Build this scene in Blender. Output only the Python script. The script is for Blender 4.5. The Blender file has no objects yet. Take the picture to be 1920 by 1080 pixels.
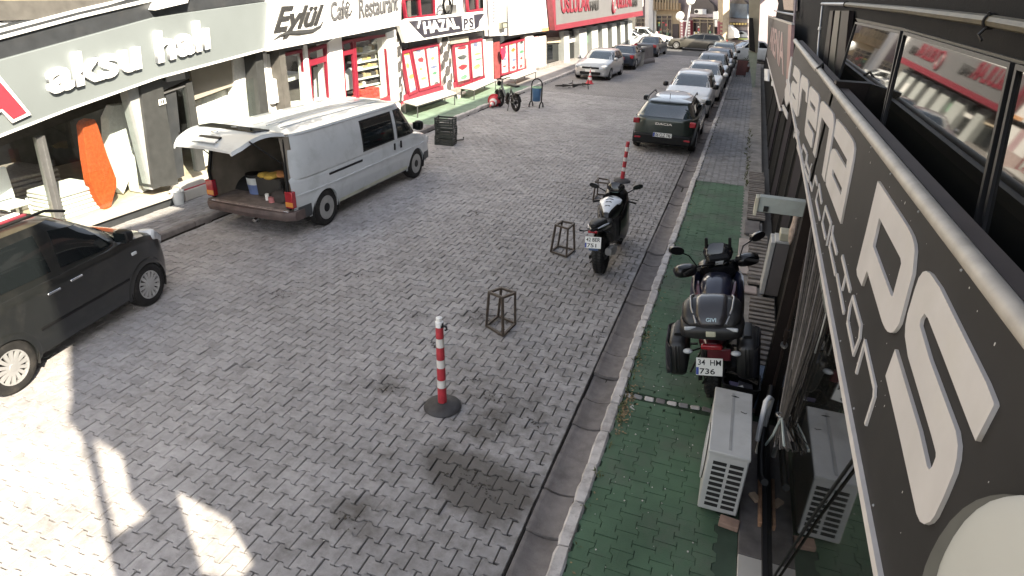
import bpy, bmesh, math, random
from math import sin, cos, pi, radians
from mathutils import Vector, Matrix, Euler
import numpy as np
random.seed(7)
SC = bpy.context.scene
COL = SC.collection

# ------------------------------------------------------------------ camera
CAM_H = 4.0
F_PX = 1178.953
AX = Matrix(((0.94100777, 0.17362344, -0.29044668),
             (0.33677451, -0.39688695, 0.85385225),
             (0.03297427, -0.90129665, -0.43194566)))   # columns: right, down, forward
cam_d = bpy.data.cameras.new('camera')
cam_d.sensor_width = 36.0
cam_d.lens = F_PX / 1920.0 * 36.0
cam_d.clip_start = 0.02
cam_d.clip_end = 1000.0
cam = bpy.data.objects.new('camera', cam_d)
COL.objects.link(cam)
rt, dn, fw = AX.col[0], AX.col[1], AX.col[2]
cam.matrix_world = Matrix(((rt.x, -dn.x, -fw.x, 0), (rt.y, -dn.y, -fw.y, 0), (rt.z, -dn.z, -fw.z, CAM_H), (0, 0, 0, 1)))
SC.camera = cam

# ------------------------------------------------------------------ light
SUN_EL = radians(38.0)
SUN_AZ = Vector((0.82, -0.57, 0)).normalized()          # horizontal direction towards the sun
world = bpy.data.worlds.new('World')
SC.world = world
world.use_nodes = True
nt = world.node_tree
nt.nodes.clear()
out = nt.nodes.new('ShaderNodeOutputWorld')
bg = nt.nodes.new('ShaderNodeBackground')
sky = nt.nodes.new('ShaderNodeTexSky')
sky.sky_type = 'NISHITA'
sky.sun_disc = False
sky.sun_elevation = SUN_EL
sky.sun_rotation = math.atan2(SUN_AZ.x, SUN_AZ.y)
sky.air_density = 1.0
sky.dust_density = 2.0
sky.ozone_density = 0.6
hsv = nt.nodes.new('ShaderNodeHueSaturation'); hsv.inputs['Saturation'].default_value = 0.45      # a hazy morning sky
nt.links.new(sky.outputs[0], hsv.inputs['Color']); nt.links.new(hsv.outputs[0], bg.inputs[0])
nt.links.new(bg.outputs[0], out.inputs[0])
bg.inputs[1].default_value = 0.06
sun_d = bpy.data.lights.new('sun', 'SUN')
sun_d.energy = 2.8
sun_d.angle = radians(0.5)
sun_d.color = (1.0, 0.89, 0.71)
sun = bpy.data.objects.new('sun', sun_d)
COL.objects.link(sun)
sdir = Vector((-SUN_AZ.x * cos(SUN_EL), -SUN_AZ.y * cos(SUN_EL), -sin(SUN_EL)))
sun.rotation_euler = sdir.to_track_quat('-Z', 'Y').to_euler()
sun.location = (20, -15, 30)
SC.view_settings.view_transform = 'Standard'
SC.view_settings.look = 'None'
SC.view_settings.exposure = 2.68
SC.view_settings.gamma = 1.0
SC.view_settings.use_curve_mapping = False
SC.render.engine = 'CYCLES'
SC.cycles.max_bounces = 6
SC.cycles.diffuse_bounces = 4
SC.cycles.transparent_max_bounces = 10
SC.cycles.caustics_reflective = False
SC.cycles.caustics_refractive = False

# ------------------------------------------------------------------ points of the place seen at a photo pixel
def ray(px, py):
    return AX @ Vector((px - 960.0, py - 540.0, F_PX))
EYE = Vector((0, 0, CAM_H))
def G(px, py, z=0.0):
    d = ray(px, py); return EYE + d * ((z - CAM_H) / d.z)
def PX(px, py, X):
    d = ray(px, py); return EYE + d * (X / d.x)
def PY(px, py, Y):
    d = ray(px, py); return EYE + d * (Y / d.y)

# ------------------------------------------------------------------ materials
def lin(c):
    return tuple((x / 12.92 if x <= 0.04045 else ((x + 0.055) / 1.055) ** 2.4) for x in c)
MATS = {}
def mat(name, rgb, rough=0.6, metal=0.0, var=0.12, scale=6.0, bump=0.0, bscale=60.0, spec=0.5, coat=0.0, dirt=0.0, dirt_rgb=(.06, .05, .04), rnd=0.0, emit=None, stain=False, macro=0.0):
    """Principled with noise in colour, fine relief, blotches of dirt and a tint per object / per piece."""
    if name in MATS: return MATS[name]
    m = bpy.data.materials.new(name); m.use_nodes = True
    t = m.node_tree; N = t.nodes; L = t.links
    b = N['Principled BSDF']
    b.inputs['Roughness'].default_value = rough
    b.inputs['Metallic'].default_value = metal
    b.inputs['Specular IOR Level'].default_value = spec
    if coat:
        b.inputs['Coat Weight'].default_value = coat; b.inputs['Coat Roughness'].default_value = 0.06
    geo = N.new('ShaderNodeNewGeometry')
    no = N.new('ShaderNodeTexNoise'); no.inputs['Scale'].default_value = scale; no.inputs['Detail'].default_value = 5
    L.new(geo.outputs['Position'], no.inputs['Vector'])
    mr = N.new('ShaderNodeMapRange'); mr.inputs[1].default_value = .3; mr.inputs[2].default_value = .7
    mr.inputs[3].default_value = 1 - var; mr.inputs[4].default_value = 1 + var
    L.new(no.outputs[0], mr.inputs[0])
    fac = mr.outputs[0]
    if rnd:
        oi = N.new('ShaderNodeObjectInfo')
        ad = N.new('ShaderNodeMath'); ad.operation = 'ADD'
        L.new(oi.outputs['Random'], ad.inputs[0]); L.new(geo.outputs['Random Per Island'], ad.inputs[1])
        fr = N.new('ShaderNodeMath'); fr.operation = 'FRACT'; L.new(ad.outputs[0], fr.inputs[0])
        m2 = N.new('ShaderNodeMapRange'); m2.inputs[3].default_value = 1 - rnd; m2.inputs[4].default_value = 1 + rnd
        L.new(fr.outputs[0], m2.inputs[0])
        mu = N.new('ShaderNodeMath'); mu.operation = 'MULTIPLY'
        L.new(fac, mu.inputs[0]); L.new(m2.outputs[0], mu.inputs[1]); fac = mu.outputs[0]
    if macro:                                        # broad worn and polished areas
        nm = N.new('ShaderNodeTexNoise'); nm.inputs['Scale'].default_value = .55; nm.inputs['Detail'].default_value = 6; nm.inputs['Distortion'].default_value = .6
        L.new(geo.outputs['Position'], nm.inputs['Vector'])
        mm_ = N.new('ShaderNodeMapRange'); mm_.inputs[1].default_value = .3; mm_.inputs[2].default_value = .7; mm_.inputs[3].default_value = 1 - macro; mm_.inputs[4].default_value = 1 + macro
        L.new(nm.outputs[0], mm_.inputs[0])
        mq = N.new('ShaderNodeMath'); mq.operation = 'MULTIPLY'; L.new(fac, mq.inputs[0]); L.new(mm_.outputs[0], mq.inputs[1]); fac = mq.outputs[0]
    vm = N.new('ShaderNodeVectorMath'); vm.operation = 'SCALE'
    vm.inputs[0].default_value = rgb
    L.new(fac, vm.inputs['Scale'])
    colr = vm.outputs[0]
    if dirt:
        n2 = N.new('ShaderNodeTexNoise'); n2.inputs['Scale'].default_value = scale * .35; n2.inputs['Detail'].default_value = 8; n2.inputs['Roughness'].default_value = .7
        L.new(geo.outputs['Position'], n2.inputs['Vector'])
        m3 = N.new('ShaderNodeMapRange'); m3.inputs[1].default_value = .50; m3.inputs[2].default_value = .84 if stain else .72; m3.inputs[4].default_value = dirt
        src = n2.outputs[0]
        if stain:                                   # more grime and moss along the gutter side, and round a few oily spots
            sp = N.new('ShaderNodeSeparateXYZ'); L.new(geo.outputs['Position'], sp.inputs[0])
            gx = N.new('ShaderNodeMapRange'); gx.inputs[1].default_value = -4.2; gx.inputs[2].default_value = -1.1; gx.inputs[4].default_value = .085
            L.new(sp.outputs[0], gx.inputs[0])
            a0 = N.new('ShaderNodeMath'); L.new(src, a0.inputs[0]); L.new(gx.outputs[0], a0.inputs[1]); src = a0.outputs[0]
            for cx, cy, r_, k_ in ((-1.72, 4.02, .45, .62), (-1.38, 3.93, .42, .55), (-2.05, 4.2, .3, .3), (-2.4, 3.3, .35, .25), (-3.1, 5.0, .35, .22), (-1.9, 4.75, .4, .25), (-2.75, 6.85, .4, .18), (-2.0, 5.3, .5, .12), (-1.55, 5.1, .6, .10), (-7.2, 9.1, .8, .15), (-1.9, 9.0, .5, .10)):
                dv = N.new('ShaderNodeVectorMath'); dv.operation = 'DISTANCE'; dv.inputs[1].default_value = (cx, cy, 0); L.new(geo.outputs['Position'], dv.inputs[0])
                gm_ = N.new('ShaderNodeMapRange'); gm_.inputs[1].default_value = r_; gm_.inputs[2].default_value = 0; gm_.inputs[4].default_value = k_; L.new(dv.outputs['Value'], gm_.inputs[0])
                a1 = N.new('ShaderNodeMath'); L.new(src, a1.inputs[0]); L.new(gm_.outputs[0], a1.inputs[1]); src = a1.outputs[0]
        L.new(src, m3.inputs[0])
        mx = N.new('ShaderNodeMix'); mx.data_type = 'RGBA'
        L.new(m3.outputs[0], mx.inputs[0]); L.new(colr, mx.inputs[6]); mx.inputs[7].default_value = (*dirt_rgb, 1)
        colr = mx.outputs[2]
    L.new(colr, b.inputs['Base Color'])
    if bump:
        n3 = N.new('ShaderNodeTexNoise'); n3.inputs['Scale'].default_value = bscale; n3.inputs['Detail'].default_value = 4
        L.new(geo.outputs['Position'], n3.inputs['Vector'])
        bp = N.new('ShaderNodeBump'); bp.inputs['Strength'].default_value = bump; bp.inputs['Distance'].default_value = .01
        L.new(n3.outputs[0], bp.inputs['Height']); L.new(bp.outputs[0], b.inputs['Normal'])
    if emit:
        b.inputs['Emission Color'].default_value = (*rgb, 1); b.inputs['Emission Strength'].default_value = emit
    MATS[name] = m
    return m

def thin_glass(name, tint=(.9, .95, .95), refl=0.0):
    """A single pane: straight-through transparency plus a mirror share that grows at grazing angles."""
    if name in MATS: return MATS[name]
    m = bpy.data.materials.new(name); m.use_nodes = True
    t = m.node_tree; N = t.nodes; L = t.links; N.clear()
    o = N.new('ShaderNodeOutputMaterial'); mx = N.new('ShaderNodeMixShader')
    tr = N.new('ShaderNodeBsdfTransparent'); tr.inputs[0].default_value = (*tint, 1)
    gl = N.new('ShaderNodeBsdfGlossy'); gl.inputs['Roughness'].default_value = .02
    fr = N.new('ShaderNodeFresnel'); fr.inputs[0].default_value = 1.5
    ad = N.new('ShaderNodeMath'); ad.operation = 'ADD'; ad.inputs[1].default_value = refl; ad.use_clamp = True
    ge = N.new('ShaderNodeNewGeometry'); fb = N.new('ShaderNodeMath'); fb.operation = 'SUBTRACT'; fb.inputs[0].default_value = 1.0
    L.new(ge.outputs['Backfacing'], fb.inputs[1])
    mu = N.new('ShaderNodeMath'); mu.operation = 'MULTIPLY'
    L.new(fr.outputs[0], ad.inputs[0]); L.new(ad.outputs[0], mu.inputs[0]); L.new(fb.outputs[0], mu.inputs[1]); L.new(mu.outputs[0], mx.inputs[0])
    L.new(tr.outputs[0], mx.inputs[1]); L.new(gl.outputs[0], mx.inputs[2]); L.new(mx.outputs[0], o.inputs[0])
    MATS[name] = m
    return m

# ------------------------------------------------------------------ mesh building
ORG = {}
class M:
    def __init__(s): s.v = []; s.f = []
    def add(s, vs, fs):
        n = len(s.v); s.v += [Vector(p) for p in vs]; s.f += [tuple(i + n for i in f) for f in fs]; return s
    def box(s, cx, cy, cz, sx, sy, sz, rot=None, taper=1.0):
        vs = []
        for dz in (-.5, .5):
            k = taper if dz > 0 else 1
            for dx, dy in ((-.5, -.5), (.5, -.5), (.5, .5), (-.5, .5)):
                p = Vector((dx * sx * k, dy * sy * k, dz * sz))
                if rot is not None: p = rot @ p
                vs.append(p + Vector((cx, cy, cz)))
        return s.add(vs, [(3, 2, 1, 0), (4, 5, 6, 7), (0, 1, 5, 4), (1, 2, 6, 5), (2, 3, 7, 6), (3, 0, 4, 7)])
    def b2(s, x0, x1, y0, y1, z0, z1):
        return s.box((x0 + x1) / 2, (y0 + y1) / 2, (z0 + z1) / 2, abs(x1 - x0), abs(y1 - y0), abs(z1 - z0))
    def prism(s, pts, vec):
        n = len(pts); vec = Vector(vec); pts = [Vector(p) for p in pts]
        nr = Vector((0, 0, 0))
        for i in range(n): nr += pts[i].cross(pts[(i + 1) % n])
        if nr.dot(vec) > 0: pts = pts[::-1]
        return s.add(pts + [p + vec for p in pts], [tuple(range(n)), tuple(range(2 * n - 1, n - 1, -1))] + [(i, i + n, (i + 1) % n + n, (i + 1) % n) for i in range(n)])
    def quad(s, a, b, c, d): return s.add([a, b, c, d], [(0, 1, 2, 3)])
    def loft(s, rings, closed=True, caps=True):
        n = len(rings[0]); base = len(s.v)
        for r in rings: s.v += [Vector(p) for p in r]
        for k in range(len(rings) - 1):
            for i in range(n if closed else n - 1):
                j = (i + 1) % n
                s.f.append((base + k * n + i, base + k * n + j, base + (k + 1) * n + j, base + (k + 1) * n + i))
        if caps and closed:
            s.f.append(tuple(base + i for i in range(n))[::-1])
            s.f.append(tuple(base + (len(rings) - 1) * n + i for i in range(n)))
        return s
    def tube(s, path, r, n=8, caps=True):
        path = [Vector(p) for p in path]; rings = []; prev = None
        for i, p in enumerate(path):
            a = path[max(i - 1, 0)]; b = path[min(i + 1, len(path) - 1)]
            d = (b - a).normalized()
            if prev is None:
                u = d.orthogonal().normalized()
            else:
                u = (prev - d * prev.dot(d))
                u = u.normalized() if u.length > 1e-6 else d.orthogonal().normalized()
            prev = u; w = d.cross(u)
            rr = r[i] if isinstance(r, (list, tuple)) else r
            rings.append([p + u * (cos(2 * pi * k / n) * rr) + w * (sin(2 * pi * k / n) * rr) for k in range(n)])
        return s.loft(rings, True, caps)
    def lathe(s, prof, n=20, org=(0, 0, 0), ax='z', caps=True):
        rings = []; o = Vector(org)
        for r, h in prof:
            rg = []
            for k in range(n):
                c, q = cos(2 * pi * k / n) * r, sin(2 * pi * k / n) * r
                rg.append(o + (Vector((c, q, h)) if ax == 'z' else Vector((q, h, c)) if ax == 'y' else Vector((h, c, q))))
            rings.append(rg)
        return s.loft(rings, True, caps)
    def loftx(s, secs, n=14, ex=2.5):
        """sections along x: (x, cy, zlow, zhigh, halfwidth)"""
        rings = []
        for sec in secs:
            x, cy, z0, z1, hw = sec[:5]; e = sec[5] if len(sec) > 5 else ex
            rg = []
            for k in range(n):
                a = 2 * pi * k / n
                c, q = cos(a), sin(a)
                rg.append((x, cy + hw * math.copysign(abs(c) ** (2 / e), c), (z0 + z1) / 2 + (z1 - z0) / 2 * math.copysign(abs(q) ** (2 / e), q)))
            rings.append(rg)
        return s.loft(rings)
    def sphere(s, c, rx, ry=None, rz=None, n=14, m=8):
        ry = ry or rx; rz = rz or rx; c = Vector(c)
        rings = []
        for j in range(1, m):
            t = pi * j / m
            rings.append([c + Vector((rx * sin(t) * cos(2 * pi * k / n), ry * sin(t) * sin(2 * pi * k / n), -rz * cos(t))) for k in range(n)])
        return s.loft(rings)
    def torus(s, c, R, r, n=24, m=8, ax='y', sq=1.0):
        c = Vector(c); rings = []
        for k in range(n):
            a = 2 * pi * k / n; rg = []
            for j in range(m):
                b = 2 * pi * j / m
                rad = R + r * cos(b); w = r * sq * sin(b)
                p = (rad * cos(a), w, rad * sin(a)) if ax == 'y' else (rad * cos(a), rad * sin(a), w) if ax == 'z' else (w, rad * cos(a), rad * sin(a))
                rg.append(c + Vector(p))
            rings.append(rg)
        rings.append(rings[0])
        return s.loft(rings, True, False)
    def xf(s, mtx):
        s.v = [mtx @ p for p in s.v]; return s
    def mesh(s, name, o=None):
        me = bpy.data.meshes.new(name)
        vs = s.v if o is None else [p - o for p in s.v]
        me.from_pydata([tuple(p) for p in vs], [], s.f)
        me.validate(); return me
    def obj(s, name, m, parent=None, smooth=None, bevel=0.0, seg=1, weld=True):
        me = s.mesh(name, ORG.get(parent.name) if parent is not None else None)
        bm = bmesh.new(); bm.from_mesh(me); bmesh.ops.recalc_face_normals(bm, faces=bm.faces); bm.to_mesh(me); bm.free()
        o = bpy.data.objects.new(name, me); COL.objects.link(o)
        me.materials.append(m)
        if smooth is not None:
            me.shade_smooth()
            me.set_sharp_from_angle(angle=radians(smooth))
        if bevel:
            b = o.modifiers.new('bevel', 'BEVEL'); b.width = bevel; b.segments = seg; b.limit_method = 'ANGLE'; b.angle_limit = radians(40)
            b.harden_normals = False
        if parent is not None:
            o.parent = parent
            if parent.name in ORG: ORG[o.name] = ORG[parent.name]
        return o

def tag(o, label=None, cat=None, group=None, kind=None):
    if label: o['label'] = label
    if cat: o['category'] = cat
    if group: o['group'] = group
    if kind: o['kind'] = kind
    return o
def thing(name, label, cat, loc=(0, 0, 0), rz=0.0, group=None, world_parts=False, rot=None):
    o = bpy.data.objects.new(name, None); COL.objects.link(o)
    o.empty_display_size = .2
    o.location = loc
    o.rotation_euler = rot if rot is not None else (0, 0, rz)
    tag(o, label, cat, group)
    if world_parts: ORG[o.name] = Vector(loc)      # its parts are written in world coordinates
    return o
def copy_tree(o, parent=None, label=None):
    c = o.copy(); COL.objects.link(c)
    if parent is not None: c.parent = parent
    if label: c['label'] = label
    for ch in list(o.children): copy_tree(ch, c)
    return c
def share(o, name, parent, loc, rot=(0, 0, 0), scale=(1, 1, 1)):
    """one more piece like o, with the same mesh"""
    c = bpy.data.objects.new(name, o.data if hasattr(o, 'data') else o); COL.objects.link(c)
    c.parent = parent; c.location = loc; c.rotation_euler = rot; c.scale = scale
    return c

def slab(pts, X, depth, name, m, parent=None, bevel=0.0, plane='x', smooth=None):
    """a plate whose outline is given at photo pixels on the plane x = X (or y = X, z = X), with a real depth"""
    fn = {'x': PX, 'y': PY, 'z': G}[plane]
    P = [fn(a, b, X) for a, b in pts]
    v = {'x': (-depth, 0, 0), 'y': (0, depth, 0), 'z': (0, 0, depth)}[plane]
    return M().prism(P, v).obj(name, m, parent, bevel=bevel, smooth=smooth)

TXT = {}
def text_mesh(body, bold=0.0, extr=0.02, spacing=1.0, shear=0.0):
    cu = bpy.data.curves.new('lettering', 'FONT')
    cu.body = body; cu.size = 1.0; cu.extrude = extr; cu.offset = bold; cu.space_character = spacing; cu.shear = shear
    cu.resolution_u = 4
    ob = bpy.data.objects.new('lettering', cu)
    COL.objects.link(ob)
    bpy.context.view_layer.update()
    me = bpy.data.meshes.new_from_object(ob)
    bpy.data.objects.remove(ob); bpy.data.curves.remove(cu)
    return me
def lettering(body, BL, BR, TR, TL, m, parent=None, bold=0.0, depth=0.02, spacing=1.0, shear=0.0, name='lettering'):
    """raised letters filling the quadrilateral BL BR TR TL (world points); depth stands out along the quad's normal"""
    me = text_mesh(body, bold, .5, spacing, shear)
    co = np.array([v.co[:] for v in me.vertices])
    lo, hi = co.min(0), co.max(0)
    BL, BR, TR, TL = map(Vector, (BL, BR, TR, TL))
    nr = (BR - BL).cross(TL - BL).normalized()
    o3 = ORG.get(parent.name, Vector((0, 0, 0))) if parent is not None else Vector((0, 0, 0))
    for v in me.vertices:
        u = (v.co.x - lo[0]) / (hi[0] - lo[0]); w = (v.co.y - lo[1]) / (hi[1] - lo[1])
        k = depth if v.co.z > 0 else -0.002
        v.co = BL * (1 - u) * (1 - w) + BR * u * (1 - w) + TR * u * w + TL * (1 - u) * w + nr * k - o3
    me.materials.clear(); me.materials.append(m)
    o = bpy.data.objects.new(name, me); COL.objects.link(o)
    if parent is not None:
        o.parent = parent
        if parent.name in ORG: ORG[o.name] = ORG[parent.name]
    return o
def letters_px(body, quad, X, m, parent=None, bold=0.0, depth=0.02, spacing=1.0, shear=0.0, plane='x'):
    fn = {'x': PX, 'y': PY}[plane]
    q = [fn(a, b, X) for a, b in quad]
    return lettering(body, *q, m, parent, bold, depth, spacing, shear)

# shared materials
CONC = mat('paver_concrete', (.318, .306, .306), .9, var=.12, scale=14, bump=.6, bscale=110, rnd=.10, dirt=.74, stain=True, macro=.16, dirt_rgb=(.075, .066, .055), spec=.25)
CONC2 = mat('pavement_paver', (.25, .245, .245), .9, var=.12, scale=9, bump=.5, bscale=110, rnd=.12, dirt=.55, dirt_rgb=(.08, .07, .06), spec=.25)
SAND = mat('joint_sand', (.048, .043, .039), .95, var=.3, scale=20, spec=.1)
GREENB = mat('green_joint', (.032, .050, .034), .9, var=.3, scale=12, spec=.1)
GREENP = mat('green_paint', (.070, .125, .076), .75, var=.22, scale=2.2, bump=.4, bscale=90, rnd=.05, macro=.15, dirt=.8, dirt_rgb=(.115, .112, .098), spec=.3)
GREENL = mat('pale_green_paint', (.17, .24, .18), .8, var=.2, scale=4, bump=.3, rnd=.06, dirt=.4, dirt_rgb=(.16, .15, .12), spec=.3)
GUT = mat('gutter_concrete', (.18, .165, .16), .9, var=.18, scale=9, bump=.5, bscale=80, rnd=.10, dirt=.5, dirt_rgb=(.07, .06, .055), spec=.25)
KERBM = mat('kerb_white', (.52, .49, .47), .85, var=.15, scale=10, bump=.5, bscale=60, rnd=.1, dirt=.85, dirt_rgb=(.16, .13, .115), spec=.25)
BLACKP = mat('black_plastic', (.007, .007, .0075), .45, var=.1, spec=.25)
BLACKM = mat('black_metal', (.010, .0095, .0095), .5, metal=.0, var=.2, spec=.3)
RUBBER = mat('rubber', (.014, .0135, .0135), .8, var=.25, scale=12, bump=.2, dirt=.5, dirt_rgb=(.07, .063, .055), spec=.3)
CHROME = mat('chrome', (.6, .6, .6), .18, metal=1.0, var=.05)
STEELG = mat('grey_steel', (.32, .32, .32), .4, metal=.8, var=.1)
WHITEP = mat('white_paint', (.78, .78, .77), .45, var=.04)
WHITED = mat('white_painted_wall', (.78, .77, .75), .7, var=.05, scale=3, bump=.15, dirt=.12, dirt_rgb=(.5, .47, .42))
REDP = mat('red_paint', (.20, .030, .045), .45, var=.12, scale=5)
PLATEW = mat('plate_white', (.75, .75, .72), .4, var=.03)
PLATEB = mat('plate_blue', (.03, .06, .3), .4)
INK = mat('ink_black', (.01, .01, .01), .6)
WINDG = mat('windscreen_glass', (.030, .045, .055), .05, var=0, spec=1.0, coat=1.0)
CARGLASS = mat('car_glass', (.008, .010, .011), .04, var=.0, spec=.55)
SHOPGLASS = thin_glass('shop_glass', (.93, .96, .95), .05)
# ================================================================== the ground
def struct(o, label=None):
    o['kind'] = 'structure'
    return o
GROUNDM = mat('ground_earth', (.16, .145, .125), .95, var=.2, scale=.8)
g = M(); g.quad((-150, -60, -.07), (150, -60, -.07), (150, 260, -.07), (-150, 260, -.07))
struct(g.obj('ground', GROUNDM))

def in_frame(p, mg=25):
    v = AX.transposed() @ (Vector(p) - EYE)
    if v.z <= .1: return False
    x = 960 + F_PX * v.x / v.z; y = 540 + F_PX * v.y / v.z
    return -mg < x < 1920 + mg and -mg < y < 1080 + mg

def bone(L, P, a, h, bev, gp=.0048):
    """outline of one interlocking paver and its bevelled block"""
    tx = [-.5, -.30, -.17, .17, .30, .5]; ty = [1, 1, -1, -1, 1, 1]
    up = [(t * L, P / 2 + a * s) for t, s in zip(tx, ty)]
    out = [(x, -y) for x, y in up] + up[::-1]
    def shrink(k):
        return [(x * (1 - 2 * k / L), y - math.copysign(k, y)) for x, y in out]
    n = len(out)
    vs = [(x, y, -h) for x, y in shrink(gp)] + [(x, y, -bev) for x, y in shrink(gp)] + [(x, y, 0) for x, y in shrink(gp + bev)]
    fs = []
    for b in (0, n):
        for i in range(n): fs.append((b + i, b + (i + 1) % n, b + n + (i + 1) % n, b + n + i))
    fs.append(tuple(range(2 * n, 3 * n)))
    return vs, fs
def brickp(L, P, h, bev, gp=.005):
    out = [(-L / 2, -P / 2), (L / 2, -P / 2), (L / 2, P / 2), (-L / 2, P / 2)]
    def shrink(k): return [(x - math.copysign(k, x), y - math.copysign(k, y)) for x, y in out]
    n = 4
    vs = [(x, y, -h) for x, y in shrink(gp)] + [(x, y, -bev) for x, y in shrink(gp)] + [(x, y, 0) for x, y in shrink(gp + bev)]
    fs = []
    for b in (0, n):
        for i in range(n): fs.append((b + i, b + (i + 1) % n, b + n + (i + 1) % n, b + n + i))
    fs.append(tuple(range(2 * n, 3 * n)))
    return vs, fs

def paving(parent, x0, x1, y0, y1, z, m, L=.205, P=.15, along='x', shape='bone', nparts=300, skip=None, sink=None, rough=1.0, seed=1, edges=True, gp=.0048, bev=.004):
    rg = random.Random(seed)
    wid = (x1 - x0) if along == 'x' else (y1 - y0)
    L = wid / round(wid / L)
    vs, fs = bone(L, P, .0155, .035, bev, gp) if shape == 'bone' else brickp(L, P, .035, .004)
    proto = bpy.data.meshes.new('paver'); proto.from_pydata(vs, [], fs); proto.materials.append(m)
    cells = []
    U0, U1, V0, V1 = (x0, x1, y0, y1) if along == 'x' else (y0, y1, x0, x1)
    rows = int(round((V1 - V0) / P)); cols = int((U1 - U0) / L) + 1
    for r in range(rows):
        v = V0 + (r + .5) * P
        for c in range(cols + 1):
            u = U0 + (c + .5 + .5 * (r % 2)) * L
            if u > U1 - L * .49: continue
            x, y = (u, v) if along == 'x' else (v, u)
            if skip and skip(x, y): continue
            dz = rg.gauss(0, .0022) * rough
            if sink: dz -= sink(x, y, rg)
            cells.append((x, y, z + dz, rg.gauss(0, .010) * rough, rg.gauss(0, .010) * rough, rg.gauss(0, .012) + (0 if along == 'x' else pi / 2)))
    half = []
    if edges:
        for r in range(rows):
            if r % 2 == 0: continue
            half.append((r, U1)); half.append((r, U0))
    vis = [c for c in cells if in_frame(c[:3], 10)]
    vis.sort(key=lambda c: c[0] ** 2 + c[1] ** 2)
    near = set(id(c) for c in vis[:nparts])
    far = []
    for c in cells:
        if id(c) in near:
            o = bpy.data.objects.new('paver', proto); COL.objects.link(o); o.parent = parent
            o.location = c[:3]; o.rotation_euler = c[3:]
        else: far.append(c)
    if half:
        hv, hf = brickp(L * .5, P, .035, .004); HV = []; HF = []
        last = U0 + ((U1 - U0) // L) * L
        for r, u_ in half:
            v = V0 + (r + .5) * P; u = U0 + L * .25 if u_ == U0 else U0 + (int((U1 - U0) / L + 1e-6) - .25) * L
            b = len(HV); hd = rg.gauss(0, .002)
            for x, y, zz in hv:
                HV.append((u + x, v + y, z + zz + hd) if along == 'x' else (v + y, u + x, z + zz + hd))
            HF += [tuple(q + b for q in f) if along == 'x' else tuple(q + b for q in f)[::-1] for f in hf]
        me = bpy.data.meshes.new('half_pavers'); me.from_pydata(HV, [], HF); me.materials.append(m)
        o = bpy.data.objects.new('half_pavers', me); COL.objects.link(o); o.parent = parent; o['kind'] = 'stuff'
    if far:
        V = np.array(vs); n = len(vs); allv = np.empty((len(far) * n, 3))
        for i, c in enumerate(far):
            R = np.array(Euler(c[3:]).to_matrix())
            allv[i * n:(i + 1) * n] = V @ R.T + np.array(c[:3])
        F = []
        for i in range(len(far)):
            b = i * n
            F += [tuple(q + b for q in f) for f in fs]
        me = bpy.data.meshes.new('paving'); me.from_pydata(allv.tolist(), [], F); me.materials.append(m)
        o = bpy.data.objects.new('paving', me); COL.objects.link(o); o.parent = parent
        o['kind'] = 'stuff'
    return cells

# the street: a bed of dark sand with interlocking concrete pavers on it
street = struct(M().b2(-8.62, -1.06, -4, 27.0, -.055, -.024).obj('street', SAND))
HOLES = [(-2.75, 6.85, .20), (-2.45, 6.9, .15), (-1.75, 4.0, .2), (-1.5, 3.95, .17), (-3.1, 4.95, .13), (-3.05, 6.0, .1), (-1.95, 5.25, .12),
         (-2.3, 5.5, .1), (-2.45, 3.25, .12), (-3.6, 6.6, .12), (-5.6, 6.4, .15), (-5.0, 7.4, .12), (-2.1, 7.9, .1), (-1.4, 5.0, .12), (-3.3, 9.4, .12), (-4.4, 10.8, .15), (-1.2, 7.0, .1)]
def sinkf(x, y, rg):
    s = 0
    for a, b, r in HOLES:
        d = math.hypot(x - a, (y - b) * 1.3)
        if d < r * 1.6: s = max(s, .014 * (1 - d / (r * 1.6)) + rg.uniform(0, .008))
    if x > -2.4 and y < 8 and rg.random() < .06: s += rg.uniform(.003, .014)
    if rg.random() < .015: s += rg.uniform(.004, .012)
    return s
SKIPS = [(-2.72, 6.83, .10), (-1.72, 4.02, .10), (-3.02, 5.95, .08), (-2.42, 3.22, .07), (-3.62, 6.6, .08)]
def skipf(x, y): return any(math.hypot(x - a, y - b) < r for a, b, r in SKIPS)
paving(street, -8.60, -1.07, -3.5, 26.9, 0.0, CONC, sink=sinkf, rough=1.25, seed=3)

soil = M(); rgq = random.Random(77)
for a, b, r in HOLES:
    for _ in range(int(26 * r / .15)):
        x, y = a + rgq.gauss(0, r * .55), b + rgq.gauss(0, r * .45); s_ = rgq.uniform(.003, .013)
        n5 = 6; c = Vector((x, y, -.004 + rgq.uniform(-.006, .004)))
        ring = [c + Vector((s_ * cos(q) * rgq.uniform(.6, 1.4), s_ * sin(q) * rgq.uniform(.6, 1.4), 0)) for q in np.linspace(0, 2 * pi, n5, endpoint=False)]
        soil.add(ring + [c + Vector((0, 0, s_ * rgq.uniform(.3, .7)))], [(i, (i + 1) % n5, n5) for i in range(n5)])
tag(soil.obj('soil', mat('loose_soil', (.055, .048, .040), .95, var=.4, scale=40, rnd=.3)), 'dark loose soil and crumbs in the sunken spots of the paving', 'soil', kind='stuff')

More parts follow.
